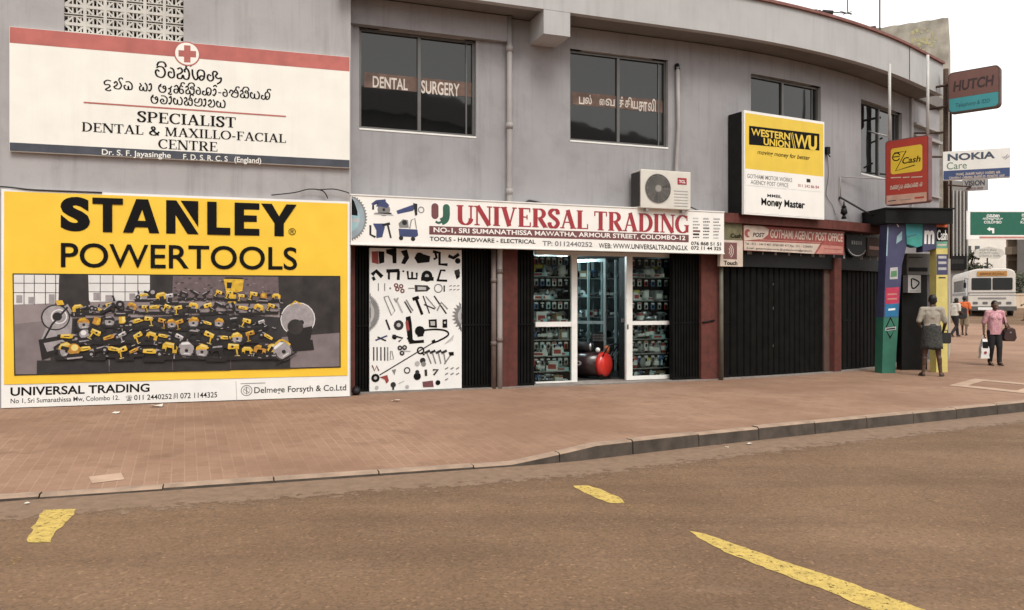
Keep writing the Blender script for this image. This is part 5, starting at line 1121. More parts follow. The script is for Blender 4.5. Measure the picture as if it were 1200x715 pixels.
A.poly([(1039, 229.5), (1086, 225), (1086, 235.8), (1039, 240.3)], mat('pale_pink_ink', (.58, .36, .28), .5)); A.line([(1048, 179.5), (1054, 178.8)], 1.3, BLACK); A.ring(1050.5, 184, 4.4, 1.3, BLACK, 20, 330); A.line([(1046.5, 184.2), (1054.5, 183.2)], 1.2, BLACK)
A.line([(1052, 179), (1062, 176.8), (1049.5, 200.5), (1072, 193.5)], 1.3, BLACK)
for x0, x1 in ((1044, 1056), (1058, 1066), (1068, 1081)): A.line([(x0, 208.5 - (x0 - 1044) * .03), (x1, 208.2 - (x1 - 1044) * .03)], 1.2, CRM)
A.line([(1041, 236), (1050, 234.8)], 1, DGREY); A.line([(1055, 234.6), (1068, 233.4)], 1, MGREY); A.line([(1072, 232.2), (1083, 231)], 2.2, REDS); A.m.obj('printed_marks', ET)
m = MB(BLACK); text_px(m, EF, 'Cash', 1057.5, 1079, 185, 192.3, .0065, BLACK, .018, .2); sin_px(m, EF, sin_line(13, 3), 1043, 1081, 216, 223, .0065, CRM, .12); m.obj('lettering', ET)
m = MB(mat('pale_pole_paint', (.50, .49, .47), .5, var=.08))
pA, pB = EF.P(.05, 0, -.08), EF.P(el - .05, 0, -.08)
m.tube([up(pA, vt - .02), up(pA, 6.75)], .032); m.tube([up(pB, vt - .02), up(pB, 6.75)], .03); m.tube([up(pA, vt + .1), up(cur(sp(1020), -.05), 5.55)], .018); m.tube([EF.P(.3, vt - .3, -.2), up(cur(sp(1070), -.05), vt - .3)], .02); m.obj('support_pole', ET)
HF = projecting(1111, 19.0, R(-43), 1171.5); hl = HF.L; vt = zz(HF.o, 86); vb = zz(HF.o, 133.5); vm = HF.uv(1111, 116.3)[1]
HT = thing('phone_sign', 'brown over turquoise rounded phone company sign, topmost at the corner', 'sign', HF.P(hl / 2, vb, 0))
m = MB(LGREY); m.prism(HF, rrect(0, vb, hl, vt, .1), -.2, 0, BROWN); m.obj('cabinet', HT)
m = MB(HUTB); pts = rrect(.025, vb + .025, hl - .025, vt - .025, .09); m.flat(HF, [p for p in pts if p[1] > vm] and [(x, max(y, vm)) for x, y in pts], .003, HUTB); m.obj('brown_face', HT)
m = MB(TEAL); m.flat(HF, [(x, min(y, vm - .004)) for x, y in pts], .003, TEAL); m.obj('turquoise_face', HT)
m = MB(DGREY); text_px(m, HF, 'HUTCH', 1117, 1165, 95.5, 108, .005, mat('dark_brown_ink', (.045, .022, .02), .5), .035, .12); text_px(m, HF, 'Telephony & IDD', 1120, 1160, 121.4, 127.5, .005, mat('deep_teal_ink', (.02, .11, .13), .5), .006, .1); m.obj('lettering', HT)
m = MB(RUST); m.tube([HF.P(.05, vt - .25, -.1), HF.P(-.5, vt - .25, -.1)], .03); m.tube([HF.P(.05, vb + .2, -.1), HF.P(-.5, vb + .2, -.1)], .03); m.obj('bracket', HT)
NF = projecting(1105, 18.7, R(-22), 1184); nl = NF.L; vt = zz(NF.o, 178); vb = zz(NF.o, 211.5); vm = NF.uv(1105, 200.5)[1]
NT = thing('care_sign', 'white phone care sign with dark blue lower strip, below the turquoise one', 'sign', NF.P(nl / 2, vb, 0))
m = MB(WHITE); m.box(NF, 0, nl, vb, vt, -.14, 0, WHITE); m.obj('cabinet', NT); m = MB(mat('dark_blue_face', (.05, .08, .19), .5, var=.1)); m.rect(NF, 0.01, vb + .01, nl - .01, vm, .003); m.obj('blue_strip', NT)
m = MB(DGREY); text_px(m, NF, 'NOKIA', 1110.5, 1166, 180.5, 188.8, .003, mat('slate_ink', (.07, .085, .12), .5), .035); text_px(m, NF, 'Care', 1109.5, 1133, 190.5, 198.8, .003, mat('sage_ink', (.17, .27, .19), .5), .004)
for i in range(2): sin_px(m, NF, sin_line(26, 20 + i), 1120 - i * 8, 1172 + i * 5, 202 + i * 4.4, 206 + i * 4.4, .0045, CRM, .14)
A = Art(NF, .003); A.line([(1176, 186), (1181, 181)], 1.2, LGREY); A.line([(1178, 187), (1183, 182)], 1, LGREY); A.line([(1174, 184), (1183, 184)], .8, LGREY); m.obj('lettering', NT); A.m.obj('emblem', NT)
VF = projecting(1128, 19.6, R(-22), 1158); vl = VF.L; vt = zz(VF.o, 210.5); vb = zz(VF.o, 224)
VT = thing('vision_sign', 'little greyish sign hanging just beneath the white phone care sign', 'sign', VF.P(vl / 2, vb, 0)); m = MB(LGREY); m.box(VF, 0, vl, vb, vt, -.06, 0, LGREY); m.obj('panel', VT)
m = MB(NAVY); text_px(m, VF, 'VISION', 1130, 1154, 212, 218.2, .003, NAVY, .03); sin_px(m, VF, sin_line(9, 8), 1132, 1152, 219, 223, .003, MAROON, .12); m.obj('lettering', VT)
# dark service pole that carries them
pp_ = Vector((fx(1108.5, 19.25), 19.25, G0)); PLT = thing('service_pole', 'dark rusty pole at the building corner carrying the phone signs', 'pole', pp_)
m = MB(RUST); m.tube([up(pp_, 2.7), up(pp_, 7.2)], .06); m.tube([up(pp_, 2.9), up(pp_, 2.9) + Vector((-.5, .1, 0))], .03); m.obj('pole', PLT); m = MB(RUST); m.tube([up(pp_, 5.1) + Vector((.05, -.1, 0)), up(pp_, 5.1) + Vector((-.6, -.1, 0))], .025); m.tube([up(pp_, 5.7) + Vector((.02, 0, 0)), up(pp_, 5.7) + Vector((-.7, .1, 0))], .025)
m.tube([up(pp_, 4.9), NF.P(.2, 4.9, -.07)], .025); m.tube([up(pp_, 4.45), VF.P(.2, 4.45, -.03)], .02); m.obj('bracket', PLT)
m = MB(RUST); q0 = pp_ + Vector((.14, .05, 0)); m.tube([up(q0, 2.7), up(q0, 7.0)], .03); m.obj('conduit', PLT)

# ---- thin stay rods over the canopy
m = MB(CABLE); a = cur(sp(985, .05), .05); b = cur(sp(1038, .5), .5); m.tube([up(a, zz(a, 231.5)), up(b, zz(b, 262))], .022); m.tube([up(a, zz(a, 231.5)), up(cur(sp(985), -.05), zz(a, 231.5))], .03); tag(m.obj('stay_rod', org=up(a, zz(a, 231))), 'black slanting stay rod from the wall to the dark corner canopy', 'rod')
m = MB(PIPE); b2 = cur(sp(1037, .3), .3); m.tube([up(a, zz(a, 207)), up(b2, zz(b2, 210))], .012); m.tube([up(a, zz(a, 207)), up(a, zz(a, 232))], .01); tag(m.obj('thin_rail', org=up(a, zz(a, 207))), 'thin pale rail on the wall left of the red cash sign', 'rail')
a = cur(sp(989, .2), .2); z0 = zt_c = zz(a, 256.5); t = thing('lantern', 'little black lantern on the red canopy below the slanting rod', 'lantern', up(a, z0))
m = MB(BLACKM); m.tube([up(a, z0), up(a, z0 + .08)], [.06, .03]); m.tube([up(a, z0 + .08), up(a, z0 + .12), up(a, z0 + .22), up(a, z0 + .24)], [.03, .075, .055, .02], BLACKM, 6); m.obj('body', t); m = MB(BLACKM); m.tube([up(a, z0 + .24), up(a, z0 + .30), up(a, z0 + .38)], [.06, .02, .008], BLACKM, 6); m.obj('cap', t)

# ---- signs over the last dark shutter
OF = frp(990, 1017, .1); ol = OF.L; t = thing('oval_sign', 'dark sign with a pale curved line above the last black shutter', 'sign', OF.P(ol / 2, zz(OF.o, 300), 0))
u0, v0 = OF.uv(992, 301); u1, v1 = OF.uv(1016, 277); m = MB(BLACKM); cu, cv = (u0 + u1) / 2, (v0 + v1) / 2
m.prism(OF, [(u0, v1), (u0, cv)] + arc(cu, cv, (u1 - u0) / 2, (v1 - v0) / 2, 180, 360, 12) + [(u1, v1)], -.04, 0, BLACKM); m.obj('panel', t)
m = MB(LGREY); m.band(OF, arc(cu, cv, (u1 - u0) * .44, (v1 - v0) * .42, 200, 340, 12), .018, .003, LGREY)
for k in range(5): m.rect(OF, cu - .22 + k * .09, cv + .04, cu - .16 + k * .09, cv + .12, .003, MGREY)
m.obj('lettering', t)
BF_ = frp(1017, 1036, .12); t = thing('brown_board', 'small faded brown board between the dark oval sign and the purple pillar', 'sign', BF_.P(BF_.L / 2, zz(BF_.o, 300), 0)); m = MB(BROWN); m.box(BF_, 0, BF_.L, zz(BF_.o, 300), zz(BF_.o, 278), -.04, 0); m.obj('panel', t); m = MB(FPNK); m.rect(BF_, .06, zz(BF_.o, 292), BF_.L - .06, zz(BF_.o, 288), .003); m.obj('stripe', t)

# ---- cash corner porch
KA, KB = Vector((fx(1036, 17.25), 17.25, 0)), Vector((fx(1112, 17.55), 17.55, 0)); ku = KB - KA; KF = Frame(KA, ku, (ku.y, -ku.x, 0)); KF.L = ku.length; kl = KF.L
KT = thing('cash_kiosk', 'corner porch with purple and green pillar, turquoise header and dark canopy', 'kiosk', KF.P(kl / 2, G0, -.2))
def KP_(mb, pts, w0, w1, mt): mb.prism(KF, [KF.uv(*p) for p in pts], w0, w1, mt)
gz = lambda px: KF.uv(px, 300)[0]
m = MB(BLACKM); f = Frame((fx(1038, 17.15), 17.15, 0), (fx(1117, 17.25) - fx(1038, 17.15), .10, 0), (.10, -(fx(1117, 17.25) - fx(1038, 17.15)), 0)); f.L = fx(1117, 17.25) - fx(1038, 17.15); m.box(f, 0, f.L, zz(f.o, 261.5), zz(f.o, 245), -1.5, 0, BLACKM); m.box(f, -.02, f.L + .02, zz(f.o, 245) + .002, zz(f.o, 243.2), -1.55, .03, BLACKM); m.obj('canopy', KT)
m = MB(PURP); m.prism(KF, [(gz(1035.5), KF.uv(1036, 372)[1]), (gz(1053), KF.uv(1036, 372)[1]), (gz(1057), KF.uv(1036, 310)[1]), (gz(1062), KF.uv(1036, 290)[1]), (gz(1062), KF.uv(1036, 262.5)[1]), (gz(1040), KF.uv(1036, 262.5)[1])], -.25, 0, PURP); pil = m.obj('pillar', KT)
m = MB(GRNP); m.prism(KF, [(gz(1033.5), G0 - .02), (gz(1049), G0 - .02), (gz(1053), KF.uv(1036, 372)[1]), (gz(1035.5), KF.uv(1036, 372)[1])], -.25, 0, GRNP); m.obj('pillar_base', KT)
A = Art(KF, .003); A.poly([(1043, 314), (1052, 313), (1052, 327), (1042.5, 327.5)], LGREY); A.poly([(1044, 318), (1051, 317), (1051, 324), (1043.5, 325)], mat('leaf_green_ink', (.10, .24, .12), .5)); A.poly([(1038, 337.5), (1053.5, 336.5), (1053, 355.5), (1037.5, 356.5)], mat('pink_red_ink', (.48, .04, .09), .5)); A.poly([(1037.5, 356.5), (1053, 355.5), (1052.5, 371), (1037, 371.5)], mat('blue_cyan_ink', (.02, .16, .33), .5))
for y in (345, 350.5): A.line([(1040, y), (1051, y - .4)], 1.8, FPNK)
A.line([(1041, 363), (1049, 362.2)], 2.2, WHITE2); A.poly([(1043.5, 371), (1049.5, 384), (1043, 397.5), (1037, 385)], BLACK); A.poly([(1043.4, 374), (1048, 383), (1039, 383.6)], GRNP); A.poly([(1043, 394.5), (1047.8, 387), (1039, 387.6)], GRNP); A.line([(1037.5, 386), (1050, 384.5)], 3.6, LGREY); A.line([(1038.5, 386), (1049, 384.8)], 1.6, BLACK); A.poly([(1051, 277), (1057, 271), (1057, 281), (1050, 286)], TB); A.line([(1040.5, 266), (1039, 300)], 1.5, TB)
A.line([(1051, 263), (1053, 266)], 1.4, WHITE2); A.m.obj('stickers', KT)
m = MB(TEAL); KP_(m, [(1061, 262.5), (1080.5, 262.5), (1080, 288), (1074, 290), (1062, 286)], -.2, .02, TEAL); m.obj('header_panel', KT)
A = Art(KF, .022); A.poly([(1061.5, 276), (1080, 276), (1079.7, 287.5), (1074, 289), (1062, 285.5)], mat('green_teal_ink', (.05, .29, .25), .5)); A.line([(1062, 278), (1073, 275)], 1.0, PURP); A.m.obj('header_print', KT)
m = MB(PURP); KP_(m, [(1080.8, 262.5), (1097, 262.5), (1097, 291), (1081, 295.5)], -.2, .01, PURP); m.obj('header_panel', KT)
m = MB(WHITE2); text_px(m, KF, 'm', 1082.5, 1094.5, 270, 286, .013, WHITE2, .04, .05); m.obj('lettering', KT)
def kz(y): return KF.uv(1097, y)[1]
m = MB(WUY); m.box(KF, gz(1097.2), gz(1110.5), G0 - .02, kz(262.5), -.2, 0, mat('pale_yellow_panel', (.60, .51, .17), .5, var=.08)); m.obj('side_panel', KT)
A = Art(KF, .003)
for y0, y1, mt in ((266.5, 283, BLACK), (283, 291, mat('mint_ink', (.15, .36, .27), .5)), (298, 322, PURP)): A.poly([(1097.4, y0), (1110.4, y0), (1110.4, y1), (1097.4, y1)], mt)
A.poly([(1097.4, 263), (1110.4, 263), (1110.4, 266.4), (1097.4, 266.4)], ORANGEI); A.line([(1098.5, 287), (1109, 287)], 2, CRM)
for y in (301.5, 308, 315): A.line([(1099.5, y), (1109, y)], 3, LGREY)
A.line([(1100, 325.5), (1108, 325.5)], 1.6, DGREY); A.m.obj('side_print', KT)
m = MB(WHITE2); text_px(m, KF, 'Cash', 1098, 1110, 269.5, 281.5, .006, WHITE2, .02); m.obj('lettering', KT)
# the machine inside
MF = Frame(KF.P(.35, 0, -.55), KF.u, KF.n); MF.L = .8; t = thing('cash_machine', 'dark grey cash machine recessed inside the corner porch', 'cash machine', MF.P(MF.L / 2, G0, 0)); mz = lambda y: MF.uv(1060, y)[1]; mu = lambda x: MF.uv(x, 300)[0]
m = MB(DGREY); m.box(MF, mu(1061), mu(1091), G0 - .02, mz(322), -.3, -.12, BLACKM); m.box(MF, mu(1062), mu(1090), mz(322), mz(297), -.3, .02, mat('machine_grey', (.13, .125, .12), .5, var=.1)); m.obj('body', t)
m = MB(BLACKM); m.box(MF, mu(1064), mu(1086), mz(318), mz(313.5), .021, .03); m.box(MF, mu(1064), mu(1080), mz(302), mz(301), .021, .025); m.obj('slot', t)
t = thing('logo_board', 'small pale board with a rounded black triangle mark under the cash machine', 'sign', MF.P(mu(1070), mz(343), 0)); m = MB(LGREY); m.box(MF, mu(1062), mu(1077), mz(343), mz(322.5), -.11, .06, LGREY); m.obj('panel', t)
A = Art(MF, .063); A.line([(1066, 326.5), (1066.2, 336), (1069, 338), (1074, 333.5), (1074, 330), (1067, 326.5)], 1.8, BLACK, True); A.line([(1064, 341), (1075, 341)], .8, MGREY); A.m.obj('logo', t)

# ---- green direction sign across the road ahead
gy = 40; GF = Frame((fx(1133.5, gy), gy, 0), (1, 0, 0), (0, -1, 0)); gL = fx(1345, gy) - GF.o.x; gzv = lambda y: zz(GF.o, y)
GT = thing('road_sign', 'wide green overhead direction sign with white arrow and lettering', 'road sign', (GF.o.x + gL / 2, gy, g(20, gy)))
m = MB(CRM); m.box(GF, 0, gL, gzv(280.5), gzv(247), -.1, 0, WHITE2); m.obj('panel', GT)
m = MB(ROADG); m.rect(GF, fx(1137, gy) - GF.o.x, gzv(275.5), gL - .12, gzv(248.5), .004, ROADG); m.obj('green_face', GT)
m = MB(WHITE2)
sin_px(m, GF, sin_line(5, 31), 1156, 1171.5, 250, 255, .008, WHITE2, .15); text_px(m, GF, 'கொழும்பு', 1151.5, 1175, 254.5, 258.6, .008, WHITE2, .02); text_px(m, GF, 'COLOMBO', 1153, 1173.5, 258.8, 262, .008, WHITE2, .02)
text_px(m, GF, 'கண்டி', 1197, 1212, 254, 258.5, .008, WHITE2, .02); sin_px(m, GF, sin_line(5, 35), 1197, 1212, 249.5, 254, .008, WHITE2, .15); text_px(m, GF, 'KANDY', 1196, 1213, 259, 262, .008, WHITE2, .02)
A = Art(GF, .008); A.poly([(1156.5, 268.5), (1160, 265.8), (1160, 267.2), (1165, 267.6), (1165, 273.5), (1162.6, 273.5), (1162.6, 270), (1160, 269.8), (1160, 271.2)], WHITE2); m.obj('lettering', GT); A.m.obj('arrow', GT)
m = MB(FRED); m.rect(GF, .6, gzv(279.5), 3.2, gzv(277.2), .004, FPNK); m.obj('lower_strip', GT)
for px in (1232, 1322):
    x = fx(px, gy); m = MB(STEEL); m.tube([(x, gy + .2, g(x, gy) - .2), (x, gy + .2, gzv(247))], .12); m.obj('post', GT)

# ================================================================== FITTINGS ON THE FRONT
def cz(px, py, off): p = cur(sp(px, off), off); return up(p, zz(p, py))
# drain pipes
p = cz(597, 22, .09); lo = cur(sp(585.5, .03), .03)
t = thing('drain_pipe', 'tall grey drainpipe between the two surgery windows running down behind the shop sign', 'pipe', up(lo, G0))
m = MB(PIPE); q0 = up(p, 6.66); q1 = up(p, 3.30); m.tube([q0, up(p, 5), q1, up(cur(sp(590, .05), .05), 2.9), up(lo, 2.55), up(lo, 1.3), up(lo, G0)], .05, PIPE, 12); m.obj('pipe', t)
m = MB(PIPE)
for z in (6.1, 4.75, 3.6): m.tube([up(p, z - .05), up(p, z + .05)], .062, PIPE, 12)
for z in (2.2, 1.0): m.tube([up(lo, z - .04), up(lo, z + .04)], .056, mat('brown_grey_pipe', (.17, .13, .115), .6, var=.15, dirt=.3), 12)
m.obj('collar', t)
lo = cur(sp(578.5, .03), .03); t = thing('drain_pipe', 'shorter pipe on the red pillar left of the tall grey drainpipe', 'pipe', up(lo, G0)); m = MB(mat('brown_grey_pipe', (.17, .13, .115), .6, var=.15, dirt=.3)); m.tube([up(lo, G0), up(lo, 1.4), up(lo, 2.6)], .045, None, 12); m.obj('pipe', t)
m = MB(mat('brown_grey_pipe', ())); m.tube([up(lo, .9), up(lo, .98)], .052, None, 12); m.tube([up(lo, 2.0), up(lo, 2.08)], .052, None, 12); m.obj('collar', t)
lo = cur(sp(845, .1), .1); t = thing('drain_pipe', 'thin olive pipe beside the red pillar under the touch sign', 'pipe', up(lo, G0)); m = MB(mat('olive_pipe', (.12, .115, .085), .6, var=.15, dirt=.3)); m.tube([up(lo, G0), up(lo, 1.4), up(lo, 2.6)], .04, None, 12); m.obj('pipe', t)
m = MB(BLACKM); a, b = cur(sp(822), .03), cur(sp(836), .03); m.tube([up(a, 1.27), up(b, 1.31)], .018, BLACKM); o = m.obj('clip', t)
a = cur(sp(417, .12), .12); m = MB(BLACKM); m.tube([up(a, G0 + .07) + Vector((-.02, .15, 0)), up(a, G0 + .07) + Vector((.03, -.1, 0))], .065, BLACKM, 14); m.tube([up(a, G0 + .07) + Vector((.029, -.099, 0)), up(a, G0 + .07) + Vector((.031, -.105, 0))], .05, DGREY, 14); tag(m.obj('pipe_stub', org=up(a, G0)), 'short black pipe end lying by the right foot of the yellow banner', 'pipe')
# air conditioner
AF = frp(751, 809.5, .44); al = AF.L; vt = AF.uv(751, 198)[1]; vb = AF.uv(751, 243.5)[1]
AT = thing('air_conditioner', 'white outdoor air conditioner unit with round fan grille above the shop sign', 'air conditioner', AF.P(al / 2, vb, -.15))
m = MB(mat('cream_ac_paint', (.62, .59, .53), .45, var=.04, streak=.12)); m.box(AF, 0, al, vb, vt, -.36, 0); m.obj('casing', AT, bevel=.012)
cu, cv = AF.uv(771, 221); ru = abs(AF.uv(786, 221)[0] - cu); rv = ru * 1.0
m = MB(BLACKM); m.disc(AF, cu, cv, ru, .006, mat('fan_shadow', (.06, .055, .05), .6, var=.2), 32)
GRL2 = mat('grille_wire', (.30, .28, .26), .5)
for k in range(1, 9): m.band(AF, arc(cu, cv, ru * k / 8.2, rv * k / 8.2, 0, 345, 24), .007, .012 + k * .0003, GRL2, closed=True)
for k in range(12): a = k * math.pi / 6; m.band(AF, [(cu + .05 * math.cos(a), cv + .05 * math.sin(a)), (cu + ru * math.cos(a), cv + ru * math.sin(a))], .006, .0165 + .0002 * (k % 3), GRL2)
m.disc(AF, cu, cv, .06, .018, GRL2, 16)
for k in range(3): a = k * 2.094; m.flat(AF, [(cu + .05 * math.cos(a), cv + .05 * math.sin(a)), (cu + ru * .85 * math.cos(a + .15), cv + ru * .85 * math.sin(a + .15)), (cu + ru * .85 * math.cos(a + .75), cv + ru * .85 * math.sin(a + .75))], .008 + k * .0003, DGREY)
m.obj('fan_grille', AT)
lu, lv = AF.uv(794, 216); lu2, lv2 = AF.uv(804.5, 209); m = MB(REDS); m.box(AF, lu, lu2, lv, lv2, 0, .006, REDT); m.obj('badge', AT); m = MB(WHITE2); text_px(m, AF, 'TCL', 795.5, 803, 211, 214.5, .008, WHITE2, .03); m.obj('lettering', AT)
m = MB(LGREY); x0, x1 = AF.uv(790, 220)[0], AF.uv(806, 220)[0]
for k in range(6): m.box(AF, x0, x1, vb + .06 + k * .055, vb + .075 + k * .055, .0, .006, LGREY)
m.obj('louvre', AT)
m = MB(mat('ac_side_fins', (.035, .033, .032), .6)); m.box(AF, -.012, 0, vb + .04, vt - .04, -.34, -.03); m.obj('side_fins', AT)
m = MB(STEEL); m.box(AF, .12, .17, vb - .05, vb, -.46, -.02, STEEL); m.box(AF, al - .17, al - .12, vb - .05, vb, -.46, -.02, STEEL); m.obj('bracket', AT)
pA = cz(794, 79, .07); pB = up(cur(sp(792.5, .10), .10), vt - .02); m = MB(PIPE); m.tube([up(pA, pA.z) , up(pA, 5.0) + Vector((.02, 0, 0)), pB + Vector((.01, 0, .3)), pB, pB - Vector((0, 0, .1))], .038, PIPE, 10); m.tube([up(pA, pA.z - .05), up(pA, pA.z + .06) + Vector((0, .06, 0))], .05, BLACKM, 10); tag(m.obj('insulated_pipe', org=pB), 'pale insulated pipe rising from the air conditioner to a hole by the window', 'pipe')
m = MB(CABLE); a = AF.P(al - .02, vb + .10, -.1); b = up(cur(sp(848, .06), .06), zz(cur(sp(848, .06), .06), 250)); m.tube([a, a * .66 + b * .34 - Vector((0, 0, .06)), a * .33 + b * .67 - Vector((0, 0, .05)), b], .011, CABLE, 6); tag(m.obj('cable', org=b), 'thin cable sagging from the air conditioner to the red canopy', 'cable')
# dangling wires and marks on the upper wall
m = MB(CABLE); m.tube([cz(803, 78, .012), cz(806, 84, .012), cz(806, 87, .012)], .006, CABLE, 5)
pts = [cz(x, y, .014) for x, y in ((613, 239), (620, 235), (628, 236.5), (640, 240))]; m = MB(CABLE); m.tube(pts, .016, CABLE, 6); tag(m.obj('cable', org=pts[0]), 'short kinked black cable on top of the shop sign', 'cable')
a = cz(968.5, 177, .02); m = MB(BLACKM); f = Frame(a, (1, .4, 0), (.37, -.93, 0)); m.box(f, -.04, .05, -.07, .08, -.02, .06); m.tube([a + Vector((0, -.05, -.06)), a + Vector((.06, -.06, -.14))], .012, BLACKM, 6); tag(m.obj('wall_box', org=a), 'small black junction box on the wall right of the yellow lightbox', 'junction box')
m = MB(CABLE); pts = [cz(x, y, .02) for x, y in smoothpts([(969, 178), (971, 205), (968, 228), (975, 240), (979, 252)], 3)]; m.tube(pts, .005, CABLE, 5); tag(m.obj('wire', org=pts[-1]), 'thin dark wire hanging down the wall from the junction box', 'wire')
# roof things
RB = 7.0; cw = lambda px, y, py: Vector((fx(px, y), y, zz(Vector((0, y, 0)), py)))
a = cw(1022, 22.2, 31); b = cw(1111.5, 21.3, 19.5); u = b - a; u.z = 0; f = Frame((a.x, a.y, 0), u, (u.y, -u.x, 0)); L = u.length
t = thing('concrete_tower', 'stained mossy concrete block rising behind the curved parapet', 'tower', f.P(L / 2, 0, -1.5))
m = MB(CONC); zt = b.z; nu = 14
top = [(L * i / nu, zt - .02 + .012 * math.sin(i * 2.1)) for i in range(nu + 1)]
m.prism(f, [(0, 0), (L, 0)] + top[::-1], -3.2, 0, CONC); m.obj('wall', t)
m = MB(mat('yellow_lichen', (.46, .42, .22), .95, var=.3, scale=14, c2=(.33, .30, .20)))
u0, v0 = f.uv(1080, 48); rl = random.Random(2)
for i in range(70): a_, r_ = rl.random() * 6.28, rl.random() ** .8 * .36; m.disc(f, u0 + r_ * math.cos(a_), v0 + r_ * math.sin(a_) * .95, rl.uniform(.012, .05), .004 + i * .00005, None, 7)
m.obj('lichen', t)
m = MB(BROWN); m.box(f, -.25, .1, f.uv(1022, 40)[1], f.uv(1022, 32)[1], -.3, .1); m.obj('ledge_stub', t)
b0 = cw(962, 18.2, 19); t = thing('aerial', 'thin television aerial on the roof behind the parapet', 'aerial', up(b0, 6.95)); m = MB(DGREY); T_ = lambda pts, r: m.tube([cw(x, 18.2, y) for x, y in pts], r, DGREY, 6)
m.tube([up(b0, 6.95), cw(960, 18.2, 12)], .035, DGREY, 6); m.tube([up(cw(969, 18.2, 20), 6.95), cw(969, 18.2, 14)], .03, DGREY, 6); m.obj('mast', t)
m = MB(DGREY); T_([(930, 11), (958, 11.5)], .010); T_([(958, 13), (998, 16)], .012); T_([(964, 14), (976, 15)], .05); T_([(993, -4), (993.5, 16)], .012); T_([(984, 13), (998, 17)], .009); T_([(988, 17), (998, 13.5)], .009); m.obj('boom', t)
a = cw(1031, 21, 29); m = MB(DGREY); m.tube([up(a, 6.95), cw(1031, 21, -40)], .018, DGREY, 6); tag(m.obj('roof_mast', org=up(a, 6.95)), 'thin bare mast standing on the roof left of the mossy concrete block', 'mast')

# ================================================================== INSIDE THE SHOP
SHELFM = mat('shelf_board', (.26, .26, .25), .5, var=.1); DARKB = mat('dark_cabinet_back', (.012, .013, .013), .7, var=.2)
GM = {'white': mat('white_card', (.62, .61, .58), .6), 'grey': mat('grey_plastic_goods', (.20, .205, .21), .5), 'blue': mat('blue_card', (.07, .13, .26), .5), 'yellow': mat('yellow_card', (.50, .42, .08), .5), 'red': mat('red_card', (.34, .05, .04), .5), 'black': BLACKM, 'steel': STEEL, 'brown': mat('brown_card', (.24, .16, .09), .7), 'cyan': mat('pale_cyan_card', (.30, .48, .50), .5)}
O = Frame((0, 0, 0), (1, 0, 0), (0, -1, 0)); KIT = {}
def kit(kind, c):
    """one mesh of each kind of stock, reused by its copies"""
    if (kind, c) in KIT: return KIT[(kind, c)]
    mt = GM[c]; m = MB(mt)
    if kind == 'carton': m.box(O, -.085, .085, 0, .15, -.07, .07); m.box(O, -.02, .02, .1502, .152, -.071, .071, GM['brown']); m.rect(O, -.06, .03, .06, .10, .0705, GM['white'] if c != 'white' else GM['red'])
    elif kind == 'flat carton': m.box(O, -.12, .12, 0, .055, -.07, .07); m.rect(O, -.09, .012, .05, .043, .0705, GM['red'] if c != 'red' else GM['white'])
    elif kind == 'tin': m.tube([(0, 0, 0), (0, 0, .15)], .055, mt, 16); m.tube([(0, 0, .15), (0, 0, .158)], .058, STEEL, 16); m.tube([(0, 0, .04), (0, 0, .11)], .0558, GM['white'], 16, False)
    elif kind == 'pulley': m.tube([(0, .02, .08), (0, .012, .08), (0, 0, .08), (0, -.012, .08), (0, -.02, .08)], [.08, .066, .06, .066, .08], mt, 18); m.tube([(0, .03, .08), (0, -.03, .08)], .022, BLACKM, 10)
    elif kind == 'hand drill': m.tube([(-.09, 0, .14), (.06, 0, .14)], [.038, .034], mt, 12); m.tube([(.06, 0, .14), (.12, 0, .14)], [.022, .012], STEEL, 10); m.tube([(-.06, 0, .13), (-.075, 0, .015)], [.024, .022], mt, 10); m.box(O, -.12, -.03, 0, .03, -.03, .03, BLACKM)
    elif kind == 'reel': m.tube([(0, .05, .075), (0, .042, .075)], .075, mt, 16); m.tube([(0, -.042, .075), (0, -.05, .075)], .075, mt, 16); m.tube([(0, .042, .075), (0, -.042, .075)], .05, BLACKM if c != 'black' else GM['yellow'], 14)
    elif kind == 'angle grinder': m.tube([(-.12, 0, .06), (.05, 0, .06)], [.03, .036], mt, 10); m.tube([(.07, 0, .10), (.07, 0, .02)], [.03, .035], STEEL, 10); m.tube([(.07, 0, .02), (.07, 0, .012)], .062, BLACKM, 16); m.tube([(.07, .03, .07), (.07, .13, .07)], .014, BLACKM, 8)
    elif kind == 'bottle': m.tube([(0, 0, 0), (0, 0, .13), (0, 0, .155), (0, 0, .17)], [.036, .036, .016, .014], mt, 12); m.tube([(0, 0, .17), (0, 0, .19)], .017, BLACKM if c != 'black' else GM['red'], 10); m.tube([(0, 0, .04), (0, 0, .10)], .0365, GM['white'] if c != 'white' else GM['blue'], 12, False)
    elif kind == 'blister pack': m.box(O, -.04, .04, -.13, 0, -.004, 0, mt); m.ell((0, -.012, -.08), .022, .016, .035, BLACKM if c != 'black' else STEEL, 8, 6); m.rect(O, -.034, -.034, .034, -.008, .0015, GM['white'] if c != 'white' else GM['red']); m.tube([(0, 0, -.005), (0, .0, .02)], .004, STEEL, 5)
    elif kind == 'gear wheel': 
        P = []
        for i in range(20): P += [(.062 * math.cos(i * .314), .07 + .062 * math.sin(i * .314)), (.075 * math.cos(i * .314 + .1), .07 + .075 * math.sin(i * .314 + .1)), (.075 * math.cos(i * .314 + .2), .07 + .075 * math.sin(i * .314 + .2))]
        m.prism(O, P, -.015, .015); m.tube([(0, .03, .07), (0, -.03, .07)], .02, BLACKM, 10)
    me_o = m.obj(kind.replace(' ', '_')); me = me_o.data; bpy.data.objects.remove(me_o); KIT[(kind, c)] = me; return me
